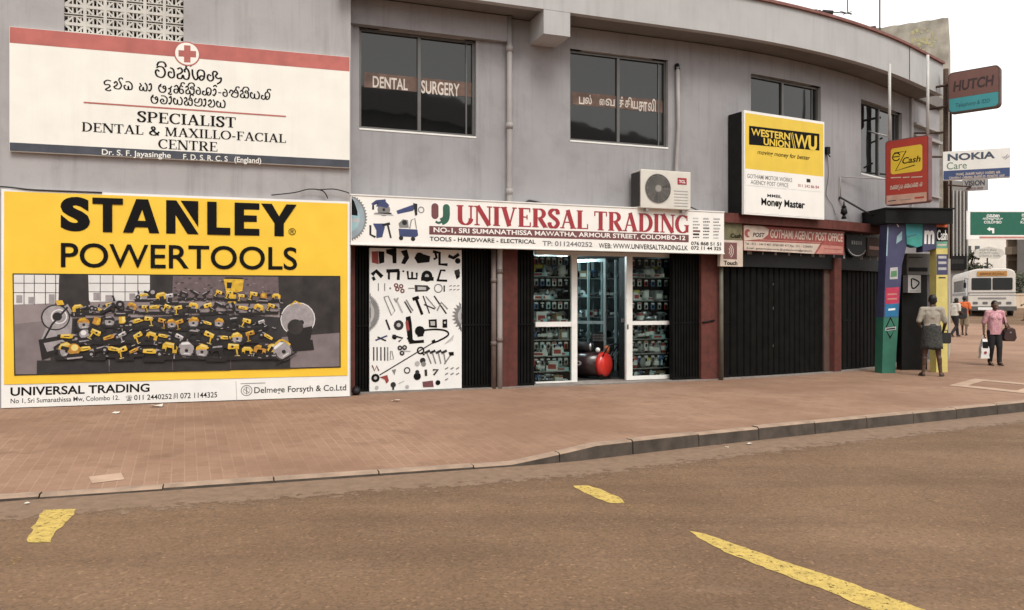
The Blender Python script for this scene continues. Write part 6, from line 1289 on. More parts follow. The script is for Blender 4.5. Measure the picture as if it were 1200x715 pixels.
def stock(kind, c, loc, rz, label, group, sc=1.0):
    o = bpy.data.objects.new(kind.replace(' ', '_'), kit(kind, c)); col.objects.link(o); o.location = loc; o.rotation_euler = (0, 0, rz); o.scale = (sc,) * 3; tag(o, label, 'tool' if kind in ('hand drill', 'angle grinder') else 'hardware', group); return o
COMBO = [('carton', 'white'), ('carton', 'grey'), ('carton', 'brown'), ('flat carton', 'white'), ('flat carton', 'grey'), ('flat carton', 'cyan'), ('tin', 'white'), ('tin', 'grey'), ('tin', 'red'), ('pulley', 'steel'), ('pulley', 'black'), ('hand drill', 'grey'), ('hand drill', 'blue'), ('hand drill', 'yellow'), ('hand drill', 'steel'), ('angle grinder', 'white'), ('gear wheel', 'white'), ('reel', 'white'), ('reel', 'grey'), ('angle grinder', 'grey'), ('angle grinder', 'steel'), ('bottle', 'white'), ('bottle', 'cyan'), ('bottle', 'black'), ('gear wheel', 'steel'), ('gear wheel', 'grey'), ('gear wheel', 'black')]
rs = random.Random(21); ang0 = math.atan2(FF.u.y, FF.u.x)
ORD = ['top', 'second', 'third', 'fourth', 'fifth', 'lowest']
for side, ua, ub, ys in (('left', uA, uB, (324, 351, 378, 398, 417, 435)), ('right', uC2, uD, (325, 352, 378, 397, 414, 431))):
    t = thing('display_case', 'glass-fronted shelf case crowded with hardware on the %s of the open doorway' % side, 'display case', FF.P((ua + ub) / 2, zf, -.2))
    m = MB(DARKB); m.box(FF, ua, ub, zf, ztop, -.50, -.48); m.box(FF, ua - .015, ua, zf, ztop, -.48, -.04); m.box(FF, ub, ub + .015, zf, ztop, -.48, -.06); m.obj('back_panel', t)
    cx = FF.P((ua + ub) / 2, 0, -.05); zs = [zz(cx, y) for y in ys]
    for i, z in enumerate(zs):
        m = MB(SHELFM); m.box(FF, ua + .003, ub - .003, z - .018, z, -.47, -.05); m.obj('shelf', t)
    lev = [ztop] + zs
    for i, z in enumerate(zs + [zf]):
        hgt = lev[i] - z - .02
        if i == 6: names = 'floor'
        row = rs.sample(COMBO, 15); n = 8; Ls = ub - ua
        for k, (kind, c) in enumerate(row):
            fr = k < n; kk = k if fr else k - n; nn = n if fr else 7
            x = ua + Ls * (kk + .5) / nn + rs.uniform(-.02, .02); x = min(max(x, ua + .13), ub - .13)
            wd = -.14 if fr else -.32
            p = FF.P(x, z + .001, wd + rs.uniform(-.02, .02)); where = ('%s shelf, display case %s of the doorway' % (ORD[i], side)) if i < 6 else 'floor of the display case %s of the doorway' % side
            if not fr and hgt > .26: p.z += 0
            kx = {'tin': 'paint tin', 'reel': 'cable reel', 'bottle': 'plastic bottle'}.get(kind, kind)
            stock(kind, c, p, ang0 + rs.uniform(-.5, .5), '%s %s, %s row, %s' % (c, kx, 'front' if fr else 'back', where), 'stock in the %s display case' % side, min(1.25, max(.8, hgt / .2)) * rs.uniform(.8, 1.1))
        if hgt > .2:
            for k, c in enumerate(rs.sample(('white', 'grey', 'red', 'black', 'steel', 'cyan', 'blue'), 6) if i else ('red', 'black', 'brown', 'grey', 'white', 'blue')):
                stock('blister pack', c, FF.P(ua + Ls * (k + .5) / 6, lev[i] - .045, -.085), ang0, '%s card-backed pack hanging above the %s' % (c, where), 'stock in the %s display case' % side)
# storage rack at the back of the shop and its stock
RF = frs(sp(672), sp(760), -2.2); RF.L = min(RF.L, 3.0)
CY = mat('pale_rack_steel', (.42, .50, .50), .4, metal=.2, var=.08)
t = thing('storage_rack', 'pale steel rack of tools standing deep inside the shop behind the doorway', 'rack', RF.P(RF.L / 2, zf, -.25))
rack_x = [RF.uv(x, 360, 0)[0] for x in (690, 706, 722)]
for x in rack_x + [RF.uv(674, 360)[0], RF.uv(742, 360)[0]]:
    for w_ in (0, -.45):
        m = MB(CY); m.box(RF, x - .022, x + .022, zf, 2.58, w_ - .04, w_); m.obj('upright', t)
x0, x1 = RF.uv(674, 360)[0], RF.uv(742, 360)[0]; rz_ = (.45, .9, 1.35, 1.78, 2.18)
for z in rz_: m = MB(SHELFM); m.box(RF, x0, x1, z - .02, z, -.44, -.045); m.obj('shelf', t)
for i, z in enumerate(rz_):
    row = rs.sample(COMBO, 9)
    for k, (kind, c) in enumerate(row):
        x = x0 + (x1 - x0) * (k + .5) / 9; kx = {'tin': 'paint tin', 'reel': 'cable reel', 'bottle': 'plastic bottle'}.get(kind, kind)
        stock(kind, c, RF.P(x, z + .001, -.14), ang0 + rs.uniform(-.6, .6), '%s %s on the %s shelf of the pale steel rack in the shop' % (c, kx, ('lowest', 'second lowest', 'middle', 'second highest', 'highest')[i]), 'stock on the steel rack')
# a glass inner door leaf standing open
t = thing('glass_door', 'aluminium framed glass door standing open just inside the shop', 'door', FF.P(uC - .02, zf, -.75)); m = MB(CY); f = Frame(FF.P(uC - .03, 0, -.75), (-FF.n * .80 - FF.u * .60), (FF.u * .80 - FF.n * .60)); f.v = Vector((0, 0, 1))
m.box(f, 0, .05, zf + .01, ztop, -.02, .02); m.box(f, .80, .85, zf + .01, ztop, -.02, .02); m.box(f, .05, .80, zr - .03, zr + .03, -.02, .02); m.box(f, .05, .80, zf + .01, zf + .08, -.02, .02); m.box(f, .05, .80, ztop - .06, ztop, -.02, .02); m.obj('frame', t)
m = MB(GLASSC); m.box(f, .05, .80, zf + .08, ztop - .06, -.003, .003); m.obj('pane', t)
# fluorescent tube on the shop ceiling
p = FF.P((uB2 + uC) / 2 - .25, 2.58, -.9); q = FF.P((uB2 + uC) / 2 - .45, 2.58, -1.95)
t = thing('tube_light', 'fluorescent tube lamp glowing on the ceiling inside the shop', 'lamp', p); m = MB(WALU); m.tube([p + Vector((0, 0, .01)), q + Vector((0, 0, .01))], .025, WALU, 6); m.obj('batten', t)
m = MB(mat('lit_tube', (.8, .9, .9), .5, emit=(.75, .95, 1.0), es=140)); m.tube([p - Vector((0, 0, .045)), q - Vector((0, 0, .045))], .018, None, 8); m.obj('tube', t)

# air compressor in the doorway
CT_ = FF.P((uB2 + uC) / 2 + .10, zf, -.62); t = thing('air_compressor', 'black air compressor with bright red tank end standing in the shop doorway', 'compressor', CT_)
ax = (FF.u * .52 + FF.n * .86).normalized(); ay = Vector((0, 0, 1)).cross(ax); P3 = lambda a, b, c: CT_ + (ax * a + ay * b) * 1.2 + Vector((0, 0, c if c < .2 else c - .055))
TANK = mat('dark_tank_paint', (.035, .018, .018), .3, var=.2, coat=.3); TRED = mat('red_tank_paint', (.60, .035, .025), .3, var=.06, coat=.4)
m = MB(TANK); m.tube([P3(-.42, 0, .33), P3(-.40, 0, .33), P3(-.34, 0, .33), P3(.2, 0, .33)], [.07, .17, .238, .245], TANK, 24); m.obj('tank', t)
m = MB(TRED); m.tube([P3(.2, 0, .33), P3(.26, 0, .33), P3(.295, 0, .33), P3(.318, 0, .33), P3(.324, 0, .33)], [.247, .247, .215, .14, .03], TRED, 24); m.obj('tank_end', t)
fz = Frame(P3(-.12, 0, 0), ax, ay * -1 if (ay * -1).dot(FF.n) > 0 else ay); m = MB(LGREY)
m.disc(fz, 0, .30, .075, .2475, LGREY, 20, .045); m.disc(fz, 0, .30, .03, .249, BLACKM, 12, .02); m.obj('badge', t)
for a in (-.28, .26):
    m = MB(BLACKM); m.box(Frame(P3(a, 0, 0), ax, ay), -.025, .025, 0, .14, -.16, .16, BLACKM); m.obj('foot', t)
for b in (-.2, .2):
    wb = m = MB(RUBBER); m.tube([P3(-.26, b - .03, .075), P3(-.26, b + .03, .075)], .075, RUBBER, 18); m.tube([P3(-.26, b - .035, .075), P3(-.26, b + .035, .075)], .036, LGREY, 12); m.obj('wheel', t)
m = MB(DGREY); m.tube([P3(-.30, 0, .66), P3(-.02, 0, .66)], .10, DGREY, 16); m.tube([P3(-.02, 0, .66), P3(.02, 0, .66)], .085, STEEL, 14); m.box(Frame(P3(-.16, 0, 0), ax, ay), -.12, .12, .54, .57, -.12, .12, BLACKM); m.obj('motor', t)
m = MB(BLACKM); m.box(Frame(P3(.14, 0, 0), ax, ay), -.07, .07, .54, .72, -.07, .07, BLACKM)
for k in range(5): m.box(Frame(P3(.14, 0, 0), ax, ay), -.085, .085, .73 + k * .03, .745 + k * .03, -.085, .085, STEEL)
m.box(Frame(P3(.14, 0, 0), ax, ay), -.06, .06, .70, .90, -.06, .06, BLACKM); m.obj('pump', t)
m = MB(mat('orange_part', (.42, .12, .05), .5)); m.tube([P3(.27, .04, .56), P3(.27, .04, .70)], .05, None, 12); m.obj('air_filter', t)
m = MB(WHITE2); m.tube([P3(.2, -.12, .62), P3(.21, -.14, .62)], .045, WHITE2, 14); m.obj('gauge', t)
m = MB(BLACKM); m.tube([P3(.3, -.14, .5), P3(.42, -.14, .72), P3(.44, 0, .74), P3(.42, .14, .72), P3(.3, .14, .5)], .014, BLACKM, 8); m.obj('handle', t)

# ================================================================== PEOPLE
def remesh(o, vox, smooth=3):
    r = o.modifiers.new('r', 'REMESH'); r.mode = 'VOXEL'; r.voxel_size = vox
    s = o.modifiers.new('s', 'SMOOTH'); s.factor = .5; s.iterations = smooth
    dg = bpy.context.evaluated_depsgraph_get(); me = bpy.data.meshes.new_from_object(o.evaluated_get(dg)); me.name = o.name
    o.modifiers.clear(); old = o.data; o.data = me; bpy.data.meshes.remove(old)
    me.polygons.foreach_set('use_smooth', [True] * len(me.polygons)); return o
BASE = dict(ankL=(-.09, -.02, .08), ankR=(.09, -.02, .08), kneeL=(-.095, .015, .47), kneeR=(.095, .015, .47), hipL=(-.085, 0, .88), hipR=(.085, 0, .88), pelvis=(0, 0, .94), waist=(0, .01, 1.08), chest=(0, 0, 1.27), neck=(0, -.01, 1.43), head=(0, .02, 1.575),
            shL=(-.175, 0, 1.39), shR=(.175, 0, 1.39), elL=(-.235, -.03, 1.11), elR=(.235, -.03, 1.11), wrL=(-.245, .05, .87), wrR=(.245, .05, .87), toeL=(-.11, .14, .03), toeR=(.11, .14, .03))
def person(label, loc, face, H, pose, top, bottom, skin, topm, botm, shoem, hair='short', group=None, sex='m', sleeve=.5, stout=1.0, curl=1.0):
    t = thing('person', label, 'person', loc, group); J = {k: Vector(v) for k, v in {**BASE, **pose}.items()}; k = H / 1.70
    ca, sa = math.cos(face), math.sin(face); F_ = Vector((ca, sa, 0)); R_ = Vector((sa, -ca, 0)); loc = Vector(loc)
    X = lambda v: loc + (R_ * v[0] + F_ * v[1] + Vector((0, 0, v[2]))) * k
    W_ = lambda n: X(J[n]); r = lambda x: x * k
    def C(m, a, ra, b, rb): m.cone(a, r(ra), b, r(rb), None, 12)
    AX = (R_, F_, Vector((0, 0, 1)))
    hd = J['head']
    m = MB(skin)
    m.ell(X(hd + Vector((0, -.008, .03))), r(.076), r(.092), r(.100), None, 18, 12, AX); m.ell(X(hd + Vector((0, .03, -.055))), r(.053), r(.058), r(.055), None, 14, 8, AX)
    C(m, X(hd + Vector((0, .088, .018))), .009, X(hd + Vector((0, .108, -.018))), .014)                        # nose
    for s in (-1, 1): m.ell(X(hd + Vector((s * .078, -.005, .005))), r(.012), r(.022), r(.032), None, 8, 6, AX)   # ears
    m.ell(X(hd + Vector((0, .083, -.055))), r(.024), r(.012), r(.009), None, 10, 6, AX)                          # lips
    C(m, X(J['neck'] - Vector((0, 0, .04))), .055, X(hd + Vector((0, 0, -.05))), .05)
    for a, ra, b, rb in (('pelvis', .125, 'waist', .115), ('waist', .115, 'chest', .13)): 
        for s in (-.045, .045): C(m, X(J[a] + Vector((s, 0, 0))), ra * .85 * stout, X(J[b] + Vector((s, 0, 0))), rb * .85 * stout)
    C(m, X(J['shL'] + Vector((.03, 0, 0))), .06, X(J['shR'] - Vector((.03, 0, 0))), .06); C(m, W_('chest'), .12, X(J['neck'] - Vector((0, 0, .05))), .06)
    for s in 'LR':
        sg = -1 if s == 'L' else 1
        C(m, W_('sh' + s), .056, W_('el' + s), .040); C(m, W_('el' + s), .041, W_('wr' + s), .027)
        C(m, W_('hip' + s), .088 * stout, W_('knee' + s), .054); C(m, W_('knee' + s), .053, W_('ank' + s), .036)
        kn, an = J['knee' + s], J['ank' + s]; C(m, X(kn * .75 + an * .25 - Vector((0, .02, 0))), .054, X(kn * .5 + an * .5 - Vector((0, .012, 0))), .045)
        C(m, X(J['ank' + s] + Vector((0, -.03, -.04))), .034, W_('toe' + s), .024); C(m, W_('ank' + s), .036, X((J['ank' + s] + J['toe' + s]) / 2), .032)
        d = (J['wr' + s] - J['el' + s]).normalized(); palm = J['wr' + s] + d * .075; side = Vector((0, 1, 0)) - d * d.y; side.normalize(); inn = d.cross(side) * (-sg)
        for q in (-.022, 0, .022): C(m, W_('wr' + s) + (R_ * 0), .022, X(palm + side * q), .017)
        for i, (q, ln) in enumerate(((-.033, .062), (-.011, .078), (.011, .085), (.033, .074))):                 # four fingers, curled
            b0 = palm + side * q; b1 = b0 + d * ln * .5 + inn * .010 * curl; b2 = b1 + (d * (.7 - .5 * (curl - 1)) + inn * .75 * curl).normalized() * ln * .5
            C(m, X(b0), .0105, X(b1), .0098); C(m, X(b1), .0098, X(b2), .0085)
        th0 = J['wr' + s] + d * .03 + side * .022; th1 = th0 + (d * .6 + side * .8).normalized() * .04; C(m, X(th0), .013, X(th1), .0115); C(m, X(th1), .0115, X(th1 + (d * .9 + inn * .3) * .032), .0095)
    remesh(m.obj('body', t), .0095 * k, 3)
    for s in (-1, 1):
        m = MB(WHITE2); m.ell(X(hd + Vector((s * .031, .078, .018))), r(.012), r(.006), r(.007), WHITE2, 10, 6, AX); m.ell(X(hd + Vector((s * .031, .0825, .018))), r(.006), r(.003), r(.006), BLACKM, 8, 6, AX); m.obj('eye', t)
    # hair
    m = MB(HAIR); m.ell(X(hd + Vector((0, -.018, .045))), r(.083), r(.094), r(.098), None, 18, 12, AX)
    if hair == 'tied': m.ell(X(hd + Vector((0, -.10, .02))), r(.05), r(.045), r(.055), None, 12, 8, AX); m.ell(X(hd + Vector((0, -.03, 0))), r(.085), r(.075), r(.08), None, 12, 8, AX)
    else: m.ell(X(hd + Vector((0, -.045, .0))), r(.078), r(.062), r(.07), None, 12, 8, AX)
    o = m.obj('hair', t); remesh(o, .010 * k, 4)
    # shirt
    m = MB(topm); hem = J['pelvis'] - Vector((0, 0, .12 if sex == 'f' else (-.12 if bottom == 'sarong' else .02)))
    for s in (-.055, 0, .055):
        C(m, X(hem + Vector((s, 0, -.1))), .112 * stout, X(J['waist'] + Vector((s, 0, 0))), .108 * stout); C(m, X(hem + Vector((s, 0, 0))), .112 * stout, X(J['waist'] + Vector((s, 0, 0))), .106 * stout); C(m, X(J['waist'] + Vector((s, 0, 0))), .106 * stout, X(J['chest'] + Vector((s * .9, 0, 0))), .116 * stout)
    C(m, X(J['shL'] + Vector((.02, 0, .004))), .070, X(J['shR'] + Vector((-.02, 0, .004))), .070); C(m, W_('chest'), .128, X(J['neck'] - Vector((0, 0, .045))), .078)
    if sex == 'f':
        for s in (-.065, .065): m.ell(X(J['chest'] + Vector((s, .09, -.02))), r(.065), r(.055), r(.062), None, 12, 8, AX)
    for s in 'LR':
        a, b = J['sh' + s], J['el' + s]; e = a + (b - a) * min(1, sleeve * 1.6); C(m, X(a), .070, X(e), .057)
        if sleeve > .7: C(m, W_('el' + s), .058, X(b + (J['wr' + s] - b) * .35), .050)
    sh_o = remesh(m.obj(top, t), .012 * k, 3); bmx = bmesh.new(); bmx.from_mesh(sh_o.data); zc_ = X(hem).z - ORG[t.as_pointer()].z
    bmesh.ops.bisect_plane(bmx, geom=bmx.verts[:] + bmx.edges[:] + bmx.faces[:], plane_co=(0, 0, zc_), plane_no=(0, 0, -1), clear_outer=True)   # straight hem
    for v in bmx.verts: v.co += v.normal * (.006 * mnoise.noise(Vector((v.co.x * 18, v.co.y * 18, v.co.z * 8))) + .003 * mnoise.noise(v.co * 30))   # creases
    bmx.to_mesh(sh_o.data); bmx.free()
    # lower garment
    m = MB(botm)
    if bottom == 'sarong':
        z0, z1 = J['pelvis'].z + .16, .57; n = 28; rows = []
        for i in range(9):
            q = i / 8; z = z0 + (z1 - z0) * q; c = Vector((0, .01, 0)); rx, ry = .178 + .028 * q - .02 * (q == 0), .137 + .02 * q - .02 * (q == 0)
            rows.append([X((c.x + (rx + .010 * q * math.sin(j * 1.35 + 2)) * math.cos(6.2832 * j / n), c.y + (ry + .012 * q * math.sin(j * 1.7)) * math.sin(6.2832 * j / n), z + .012 * math.sin(j * .8) * q)) for j in range(n)])
        inner = [[X((.92 * math.cos(6.2832 * j / n) * .18, .92 * math.sin(6.2832 * j / n) * .14, z1 + .02)) for j in range(n)]]
        vs = [v for rw in rows + inner for v in rw]; m.smooth = True
        m.add(vs, [(i * n + j, (i + 1) * n + j, (i + 1) * n + (j + 1) % n, i * n + (j + 1) % n) for i in range(9) for j in range(n)] + [tuple(range(n))]); m.obj('sarong', t)
    else:
        for s in 'LR':
            C(m, W_('hip' + s), .098 * stout, W_('knee' + s), .074 if bottom == 'trousers' else .095)
            if bottom == 'trousers': C(m, W_('knee' + s), .073, X(J['ank' + s] + Vector((0, 0, .01))), .058)
        for s in (-.045, .045): C(m, X(J['pelvis'] + Vector((s, 0, -.06))), .098 * stout, X(J['waist'] + Vector((s, 0, -.06))), .09 * stout)
        remesh(m.obj(bottom, t), .012 * k, 4)
    for s in 'LR':
        m = MB(shoem); an, to = J['ank' + s], J['toe' + s]; zb = to.z - .028
        ha = Vector((an.x, an.y - .06, zb)); 
        d = (to - an); d.z = 0; d.normalize(); sd = Vector((d.y, -d.x, 0)); PP = [ha + sd * .032, ha - sd * .032, to - sd * .045 + Vector((0, 0, zb - to.z)), to + d * .045 + Vector((0, 0, zb - to.z)), to + sd * .045 + Vector((0, 0, zb - to.z))]
        vs = [X(p) for p in PP] + [X(p + Vector((0, 0, .022))) for p in PP]; m.add(vs, [(4, 3, 2, 1, 0), (5, 6, 7, 8, 9)] + [(i, (i + 1) % 5, 5 + (i + 1) % 5, 5 + i) for i in range(5)])
        c = to - d * .05 + Vector((0, 0, .02)); m.tube([X(c + sd * .045 - Vector((0, 0, .035))), X(c + sd * .03 + Vector((0, 0, .015))), X(c - sd * .03 + Vector((0, 0, .015))), X(c - sd * .045 - Vector((0, 0, .035)))], r(.008), None, 6); m.obj('sandal' if shoem is not BLACK else 'shoe', t)
    return t, X, J
CLG = mat('grey_beige_cotton', (.33, .295, .245), .9, var=.12, scale=5); CDK = mat('dark_check_cloth', (.060, .062, .058), .9, var=.3, scale=26, c2=(.022, .022, .021)); CPK = mat('pink_blouse_cloth', (.60, .34, .37), .85, var=.15, scale=26, c2=(.46, .22, .26)); CTR = mat('dark_trouser_cloth', (.018, .017, .020), .85, var=.2); COR = mat('orange_tee_cloth', (.62, .14, .04), .85, var=.1); CKH = mat('khaki_cloth', (.26, .21, .14), .9, var=.12); CWH = mat('white_shirt_cloth', (.55, .52, .46), .9, var=.08); SAND = mat('brown_sandal', (.05, .03, .022), .7)
BAGD = mat('dark_bag_fabric', (.022, .02, .02), .7, var=.2); BAGB = mat('brown_leather', (.055, .028, .025), .5, var=.2)
def gz_(x, y): return pz(x, y)
x, y = fx(1092, 16.55), 16.55
mt_, X, J = person('man seen from behind in beige shirt and dark sarong standing by the corner porch', (x, y, gz_(x, y)), R(72), 1.66,
    dict(ankL=(-.16, 0, .08), ankR=(.17, .03, .08), kneeL=(-.13, .03, .47), kneeR=(.135, .05, .47), toeL=(-.20, .14, .03), toeR=(.22, .16, .03), elL=(-.255, -.03, 1.13), wrL=(-.20, .20, 1.06), elR=(.25, -.01, 1.12), wrR=(.25, .17, .97), head=(.02, .04, 1.575)), 'shirt', 'sarong', SKIN, CLG, CDK, SAND, sleeve=.55)
p = X(J['wrR']) + Vector((.03, .0, -.12)); f = Frame(p, (.9, .1, 0), (.1, -.9, 0)); f.v = Vector((0, 0, 1)); t = thing('bag', 'small black bag held by the man in the sarong', 'bag', p + Vector((0, 0, -.16)))
m = MB(BAGD); m.prism(f, rrect(-.10, -.16, .10, .06, .04), -.05, .05); m.obj('body', t); m = MB(BAGD); m.tube([f.P(-.06, .05, 0), f.P(-.05, .11, 0), f.P(.05, .11, 0), f.P(.06, .05, 0)], .009, BAGD, 6); m.obj('handle', t)
x, y = fx(1165.5, 19.4), 19.4
wt, X, J = person('woman in pink blouse and black trousers walking towards the viewer with two bags', (x, y, gz_(x, y)), R(-98), 1.55,
    dict(ankL=(-.075, .10, .085), toeL=(-.085, .25, .045), kneeL=(-.08, .09, .48), ankR=(.075, -.10, .10), toeR=(.08, .05, .03), kneeR=(.085, .02, .47), elR=(.25, -.03, 1.12), wrR=(.27, .02, .86), elL=(-.26, -.04, 1.13), wrL=(-.25, .14, 1.02)), 'blouse', 'trousers', SKIN2, CPK, CTR, BLACK, hair='tied', sex='f', sleeve=.6, stout=1.12, curl=1.2)
p = X(J['wrR'] + Vector((.0, .01, -.10))); f = Frame(p, (1, 0, 0), (-.05, -1, 0)); f.v = Vector((0, 0, 1)); t = thing('carrier_bag', 'white carrier bag with dark print hanging from the woman\'s hand', 'bag', p + Vector((0, 0, -.50)))
m = MB(WHITE2); NZ = 6; vs = []
for i in range(NZ + 1):
    q = i / NZ; hw = .05 + .05 * min(1, q * 1.6); 
    for a, b in ((-1, 1), (1, 1), (1, -1), (-1, -1)): vs.append(f.P(a * hw + .008 * math.sin(i * 2.1 + a), -.06 - .46 * q, b * (.02 + .045 * math.sin(min(1, q + .1) * 2.4))))
m.add(vs, [(i * 4 + j, i * 4 + (j + 1) % 4, (i + 1) * 4 + (j + 1) % 4, (i + 1) * 4 + j) for i in range(NZ) for j in range(4)] + [(0, 3, 2, 1), (NZ * 4, NZ * 4 + 1, NZ * 4 + 2, NZ * 4 + 3)]); bd = m.obj('body', t)
m = MB(BLACKM); m.box(f, -.065, .065, -.27, -.12, .065, .073, BLACKM); m.disc(f, 0, -.38, .035, .068, REDT, 12); m.obj('print', t); m = MB(WHITE2); m.tube([f.P(-.04, -.06, 0), f.P(-.02, .03, 0), f.P(.02, .03, 0), f.P(.04, -.06, 0)], .008, WHITE2, 6); m.obj('handle', t)
p = X((-.33, .04, .83)); f = Frame(p, (1, .1, 0), (.1, -1, 0)); f.v = Vector((0, 0, 1)); t = thing('handbag', 'brown leather handbag hanging at the side of the woman in pink', 'bag', p + Vector((0, 0, -.15)))
m = MB(BAGB); m.prism(f, [(-.16, -.10), (-.12, -.17), (.12, -.17), (.17, -.09), (.13, .12), (.05, .16), (-.08, .15), (-.14, .08)], -.06, .06); m.obj('body', t, bevel=.02); m = MB(BAGB); m.tube([f.P(-.08, .14, 0), X((-.22, .03, 1.2)), X((-.165, .04, 1.45)), X((-.19, -.06, 1.3)), f.P(.05, .15, -.02)], .012, BAGB, 6); m.obj('strap', t)
m = MB(STEEL); m.box(f, -.02, .02, .02, .06, .06, .066, STEEL); m.obj('clasp', t)
x, y = fx(1130, 34), 34
person('man in bright orange T-shirt and khaki shorts walking away near the bus', (x, y, gz_(x, y)), R(55), 1.64, dict(ankL=(-.09, .22, .09), toeL=(-.10, .38, .05), kneeL=(-.09, .17, .50), ankR=(.09, -.24, .14), toeR=(.10, -.13, .04), kneeR=(.09, .0, .47), wrL=(-.24, -.08, .88), wrR=(.24, .14, .92)), 'tee_shirt', 'shorts', SKIN, COR, CKH, SAND, sleeve=.5)
x, y = fx(1119, 33), 33
pw, X, J = person('man in white shirt and dark trousers walking beside the man in orange', (x, y, gz_(x, y)), R(20), 1.62, dict(ankL=(-.09, .26, .09), toeL=(-.10, .41, .05), kneeL=(-.09, .20, .50), ankR=(.09, -.28, .16), toeR=(.10, -.18, .05), kneeR=(.09, .0, .47), chest=(0, .05, 1.26), neck=(0, .06, 1.41), head=(0, .10, 1.545), shL=(-.17, .05, 1.38), shR=(.17, .05, 1.38), elL=(-.22, .06, 1.11), wrL=(-.2, .24, 1.02), elR=(.22, .02, 1.11), wrR=(.2, .2, 1.0)), 'shirt', 'trousers', SKIN, CWH, CTR, SAND, sleeve=.55)
p = X((.12, .27, 1.05)); f = Frame(p, (1, 0, 0), (0, -1, 0)); t = thing('shoulder_bag', 'dark bulky bag carried in front by the man in white', 'bag', p + Vector((0, 0, -.25))); m = MB(BAGB); m.prism(f, rrect(-.17, -.25, .17, .20, .08), -.09, .09, BAGD); m.obj('body', t, bevel=.03); m = MB(BAGD); m.tube([f.P(-.1, .19, 0), X((-.05, .05, 1.46)), f.P(.1, .19, 0)], .014, BAGD, 6); m.obj('strap', t)
x, y = fx(1205, 45), 45
person('person in dark clothes cut off by the right edge of the view', (x, y, gz_(x, y)), R(160), 1.62, dict(ankL=(-.09, .2, .09), toeL=(-.10, .35, .05), kneeL=(-.09, .16, .5), wrR=(.24, .22, .95)), 'shirt', 'trousers', SKIN, CTR, CTR, SAND, sleeve=.55)

# ================================================================== BUS
bu = Vector((.921, -.39, 0)); bo = Vector((fx(1135, 50), 50, 0)); bo.z = g(bo.x, 50); BU = Frame(bo, bu, (bu.y, -bu.x, 0)); bwid = 2.5; blen = 9.2
BW = mat('bus_cream_paint', (.62, .58, .53), .4, var=.05, scale=2, dirt=.15, streak=.15, coat=.2); BGL = glass_dark('bus_glass', (.03, .033, .035), .06); CHR = mat('dull_grey_band', (.25, .235, .235), .5)
BT = thing('bus', 'old cream bus with amber destination board standing on the road ahead', 'bus', BU.P(bwid / 2, 0, -blen / 2))
H = 2.92
prof = [(0, .42), (bwid, .42), (bwid, 2.55), (bwid - .06, 2.74), (bwid - .22, 2.86), (bwid - .5, H), (.5, H), (.22, 2.86), (.06, 2.74), (0, 2.55)]
m = MB(BW); m.prism(BU, prof, -blen, 0); m.obj('body', BT, bevel=.05)
m = MB(BGL); m.prism(BU, rrect(.16, 1.62, bwid / 2 - .03, 2.36, .07), 0, .02, BGL); m.obj('windscreen', BT); m = MB(BGL); m.prism(BU, rrect(bwid / 2 + .03, 1.62, bwid - .16, 2.36, .07), 0, .02, BGL); m.obj('windscreen', BT)
m = MB(mat('amber_board', (.48, .24, .07), .5, var=.15)); m.prism(BU, rrect(.45, 2.47, bwid - .45, 2.77, .05), 0, .03); db = m.obj('destination_board', BT)
m = MB(BLACK); sinhala(m, BU, sin_line(11, 44), .6, bwid - .6, 2.52, 2.72, .033, mat('dark_amber_ink', (.16, .06, .02), .5), .14); m.obj('lettering', db)
m = MB(CHR); m.box(BU, -.005, bwid + .005, 1.42, 1.49, 0, .012, CHR); m.box(BU, -.005, bwid + .005, 1.28, 1.32, 0, .012, CHR); m.box(BU, .5, 2.0, 1.05, 1.16, 0, .012, CHR)
m.box(BU, -.012, 0, 1.30, 1.48, -blen, 0, CHR); m.obj('trim_band', BT)
m = MB(BLACKM); m.box(BU, -.04, bwid + .04, .36, .62, -.1, .12, mat('dirty_bumper', (.10, .09, .085), .6)); m.obj('bumper', BT)
for a in (.22, bwid - .5, .75, bwid - 1.03): m = MB(LGREY); m.prism(BU, rrect(a, .74, a + .28, .90, .05), 0, .02, mat('lamp_glass', (.16, .15, .15), .15)); m.obj('headlight', BT)
m = MB(WHITE2); m.box(BU, .5, 1.3, .40, .56, .121, .13, WHITE2); m.obj('number_plate', BT)
SF = Frame(BU.P(0, 0, -blen), -BU.n * -1, bu * -1); SF = Frame(BU.P(0, 0, -blen), BU.n, bu * -1); SF.v = Vector((0, 0, 1))
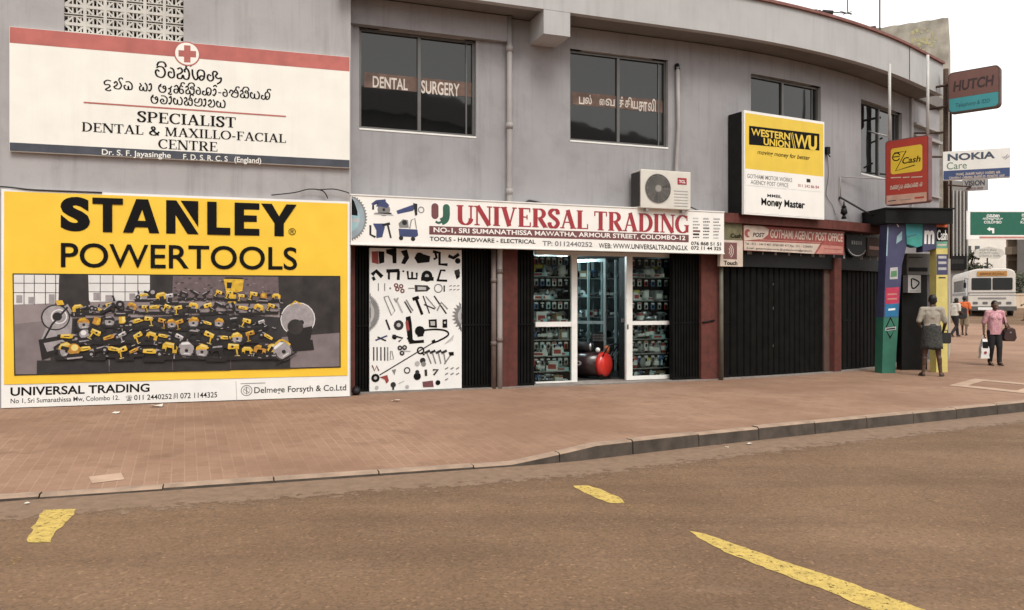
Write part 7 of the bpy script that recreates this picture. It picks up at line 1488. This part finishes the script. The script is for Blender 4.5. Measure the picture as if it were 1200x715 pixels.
for i in range(6): m = MB(BGL); m.box(SF, 1.2 + i * 1.08, 2.15 + i * 1.08, 1.55, 2.3, -.01, .015, BGL); m.obj('side_window', BT)
m = MB(BLACKM); m.box(SF, 8.0, 8.8, .6, 2.35, -.01, .015, BGL); m.obj('door', BT)
for a in (1.9, 7.2):
    for b in (.12, -bwid - .12 + .24):
        wc = SF.P(a, .44, b - .1); m = MB(RUBBER); m.tube([SF.P(a, .44, b - .26), SF.P(a, .44, b)], .46, RUBBER, 20); m.tube([SF.P(a, .44, b - .262), SF.P(a, .44, b + .01)], .22, LGREY, 14); m.obj('wheel', BT)
m = MB(BLACKM); m.tube([BU.P(-.02, 2.3, 0), BU.P(-.22, 2.35, .15), BU.P(-.22, 2.05, .18)], .018, BLACKM); m.box(BU, -.29, -.15, 1.75, 2.08, .16, .2, BLACKM); m.obj('mirror', BT)

# ================================================================== LITTER
PAPER = mat('crumpled_paper', (.62, .58, .52), .8, var=.1)
def scrap(px, py, s, label, seed, zb=None):
    rnd = random.Random(seed); z0 = G0 if zb is None else zb; p = gp(px, py, z0); p.z = pz(p.x, p.y) if zb is None else 0; m = MB(PAPER); n = 9
    vs = [p + Vector((s * (i % 3 - 1) + rnd.uniform(-.3, .3) * s, s * .7 * (i // 3 - 1) + rnd.uniform(-.3, .3) * s, .008 + rnd.random() * s * .55)) for i in range(9)]
    m.add(vs, [(r * 3 + c, r * 3 + c + 1, r * 3 + c + 4, r * 3 + c + 3) for r in range(2) for c in range(2)]); tag(m.obj('paper_scrap', org=p), label, 'litter', 'scraps of litter')
scrap(184, 477, .085, 'crumpled white paper on the pavement in front of the yellow banner', 1)
scrap(463, 470.5, .06, 'small pale paper scrap near the right end of the yellow banner', 2)
scrap(137, 485, .05, 'thin pale scrap left of the crumpled paper on the pavement', 3)
scrap(878, 521, .025, 'bright scrap lying in the gutter below the raised kerb', 4, 0.0)
scrap(852, 525, .018, 'little pale scrap in the gutter, left of the brighter one', 7, 0.0)
scrap(32, 591, .02, 'pale scrap at the foot of the low kerb above the short yellow dash', 8, 0.0)
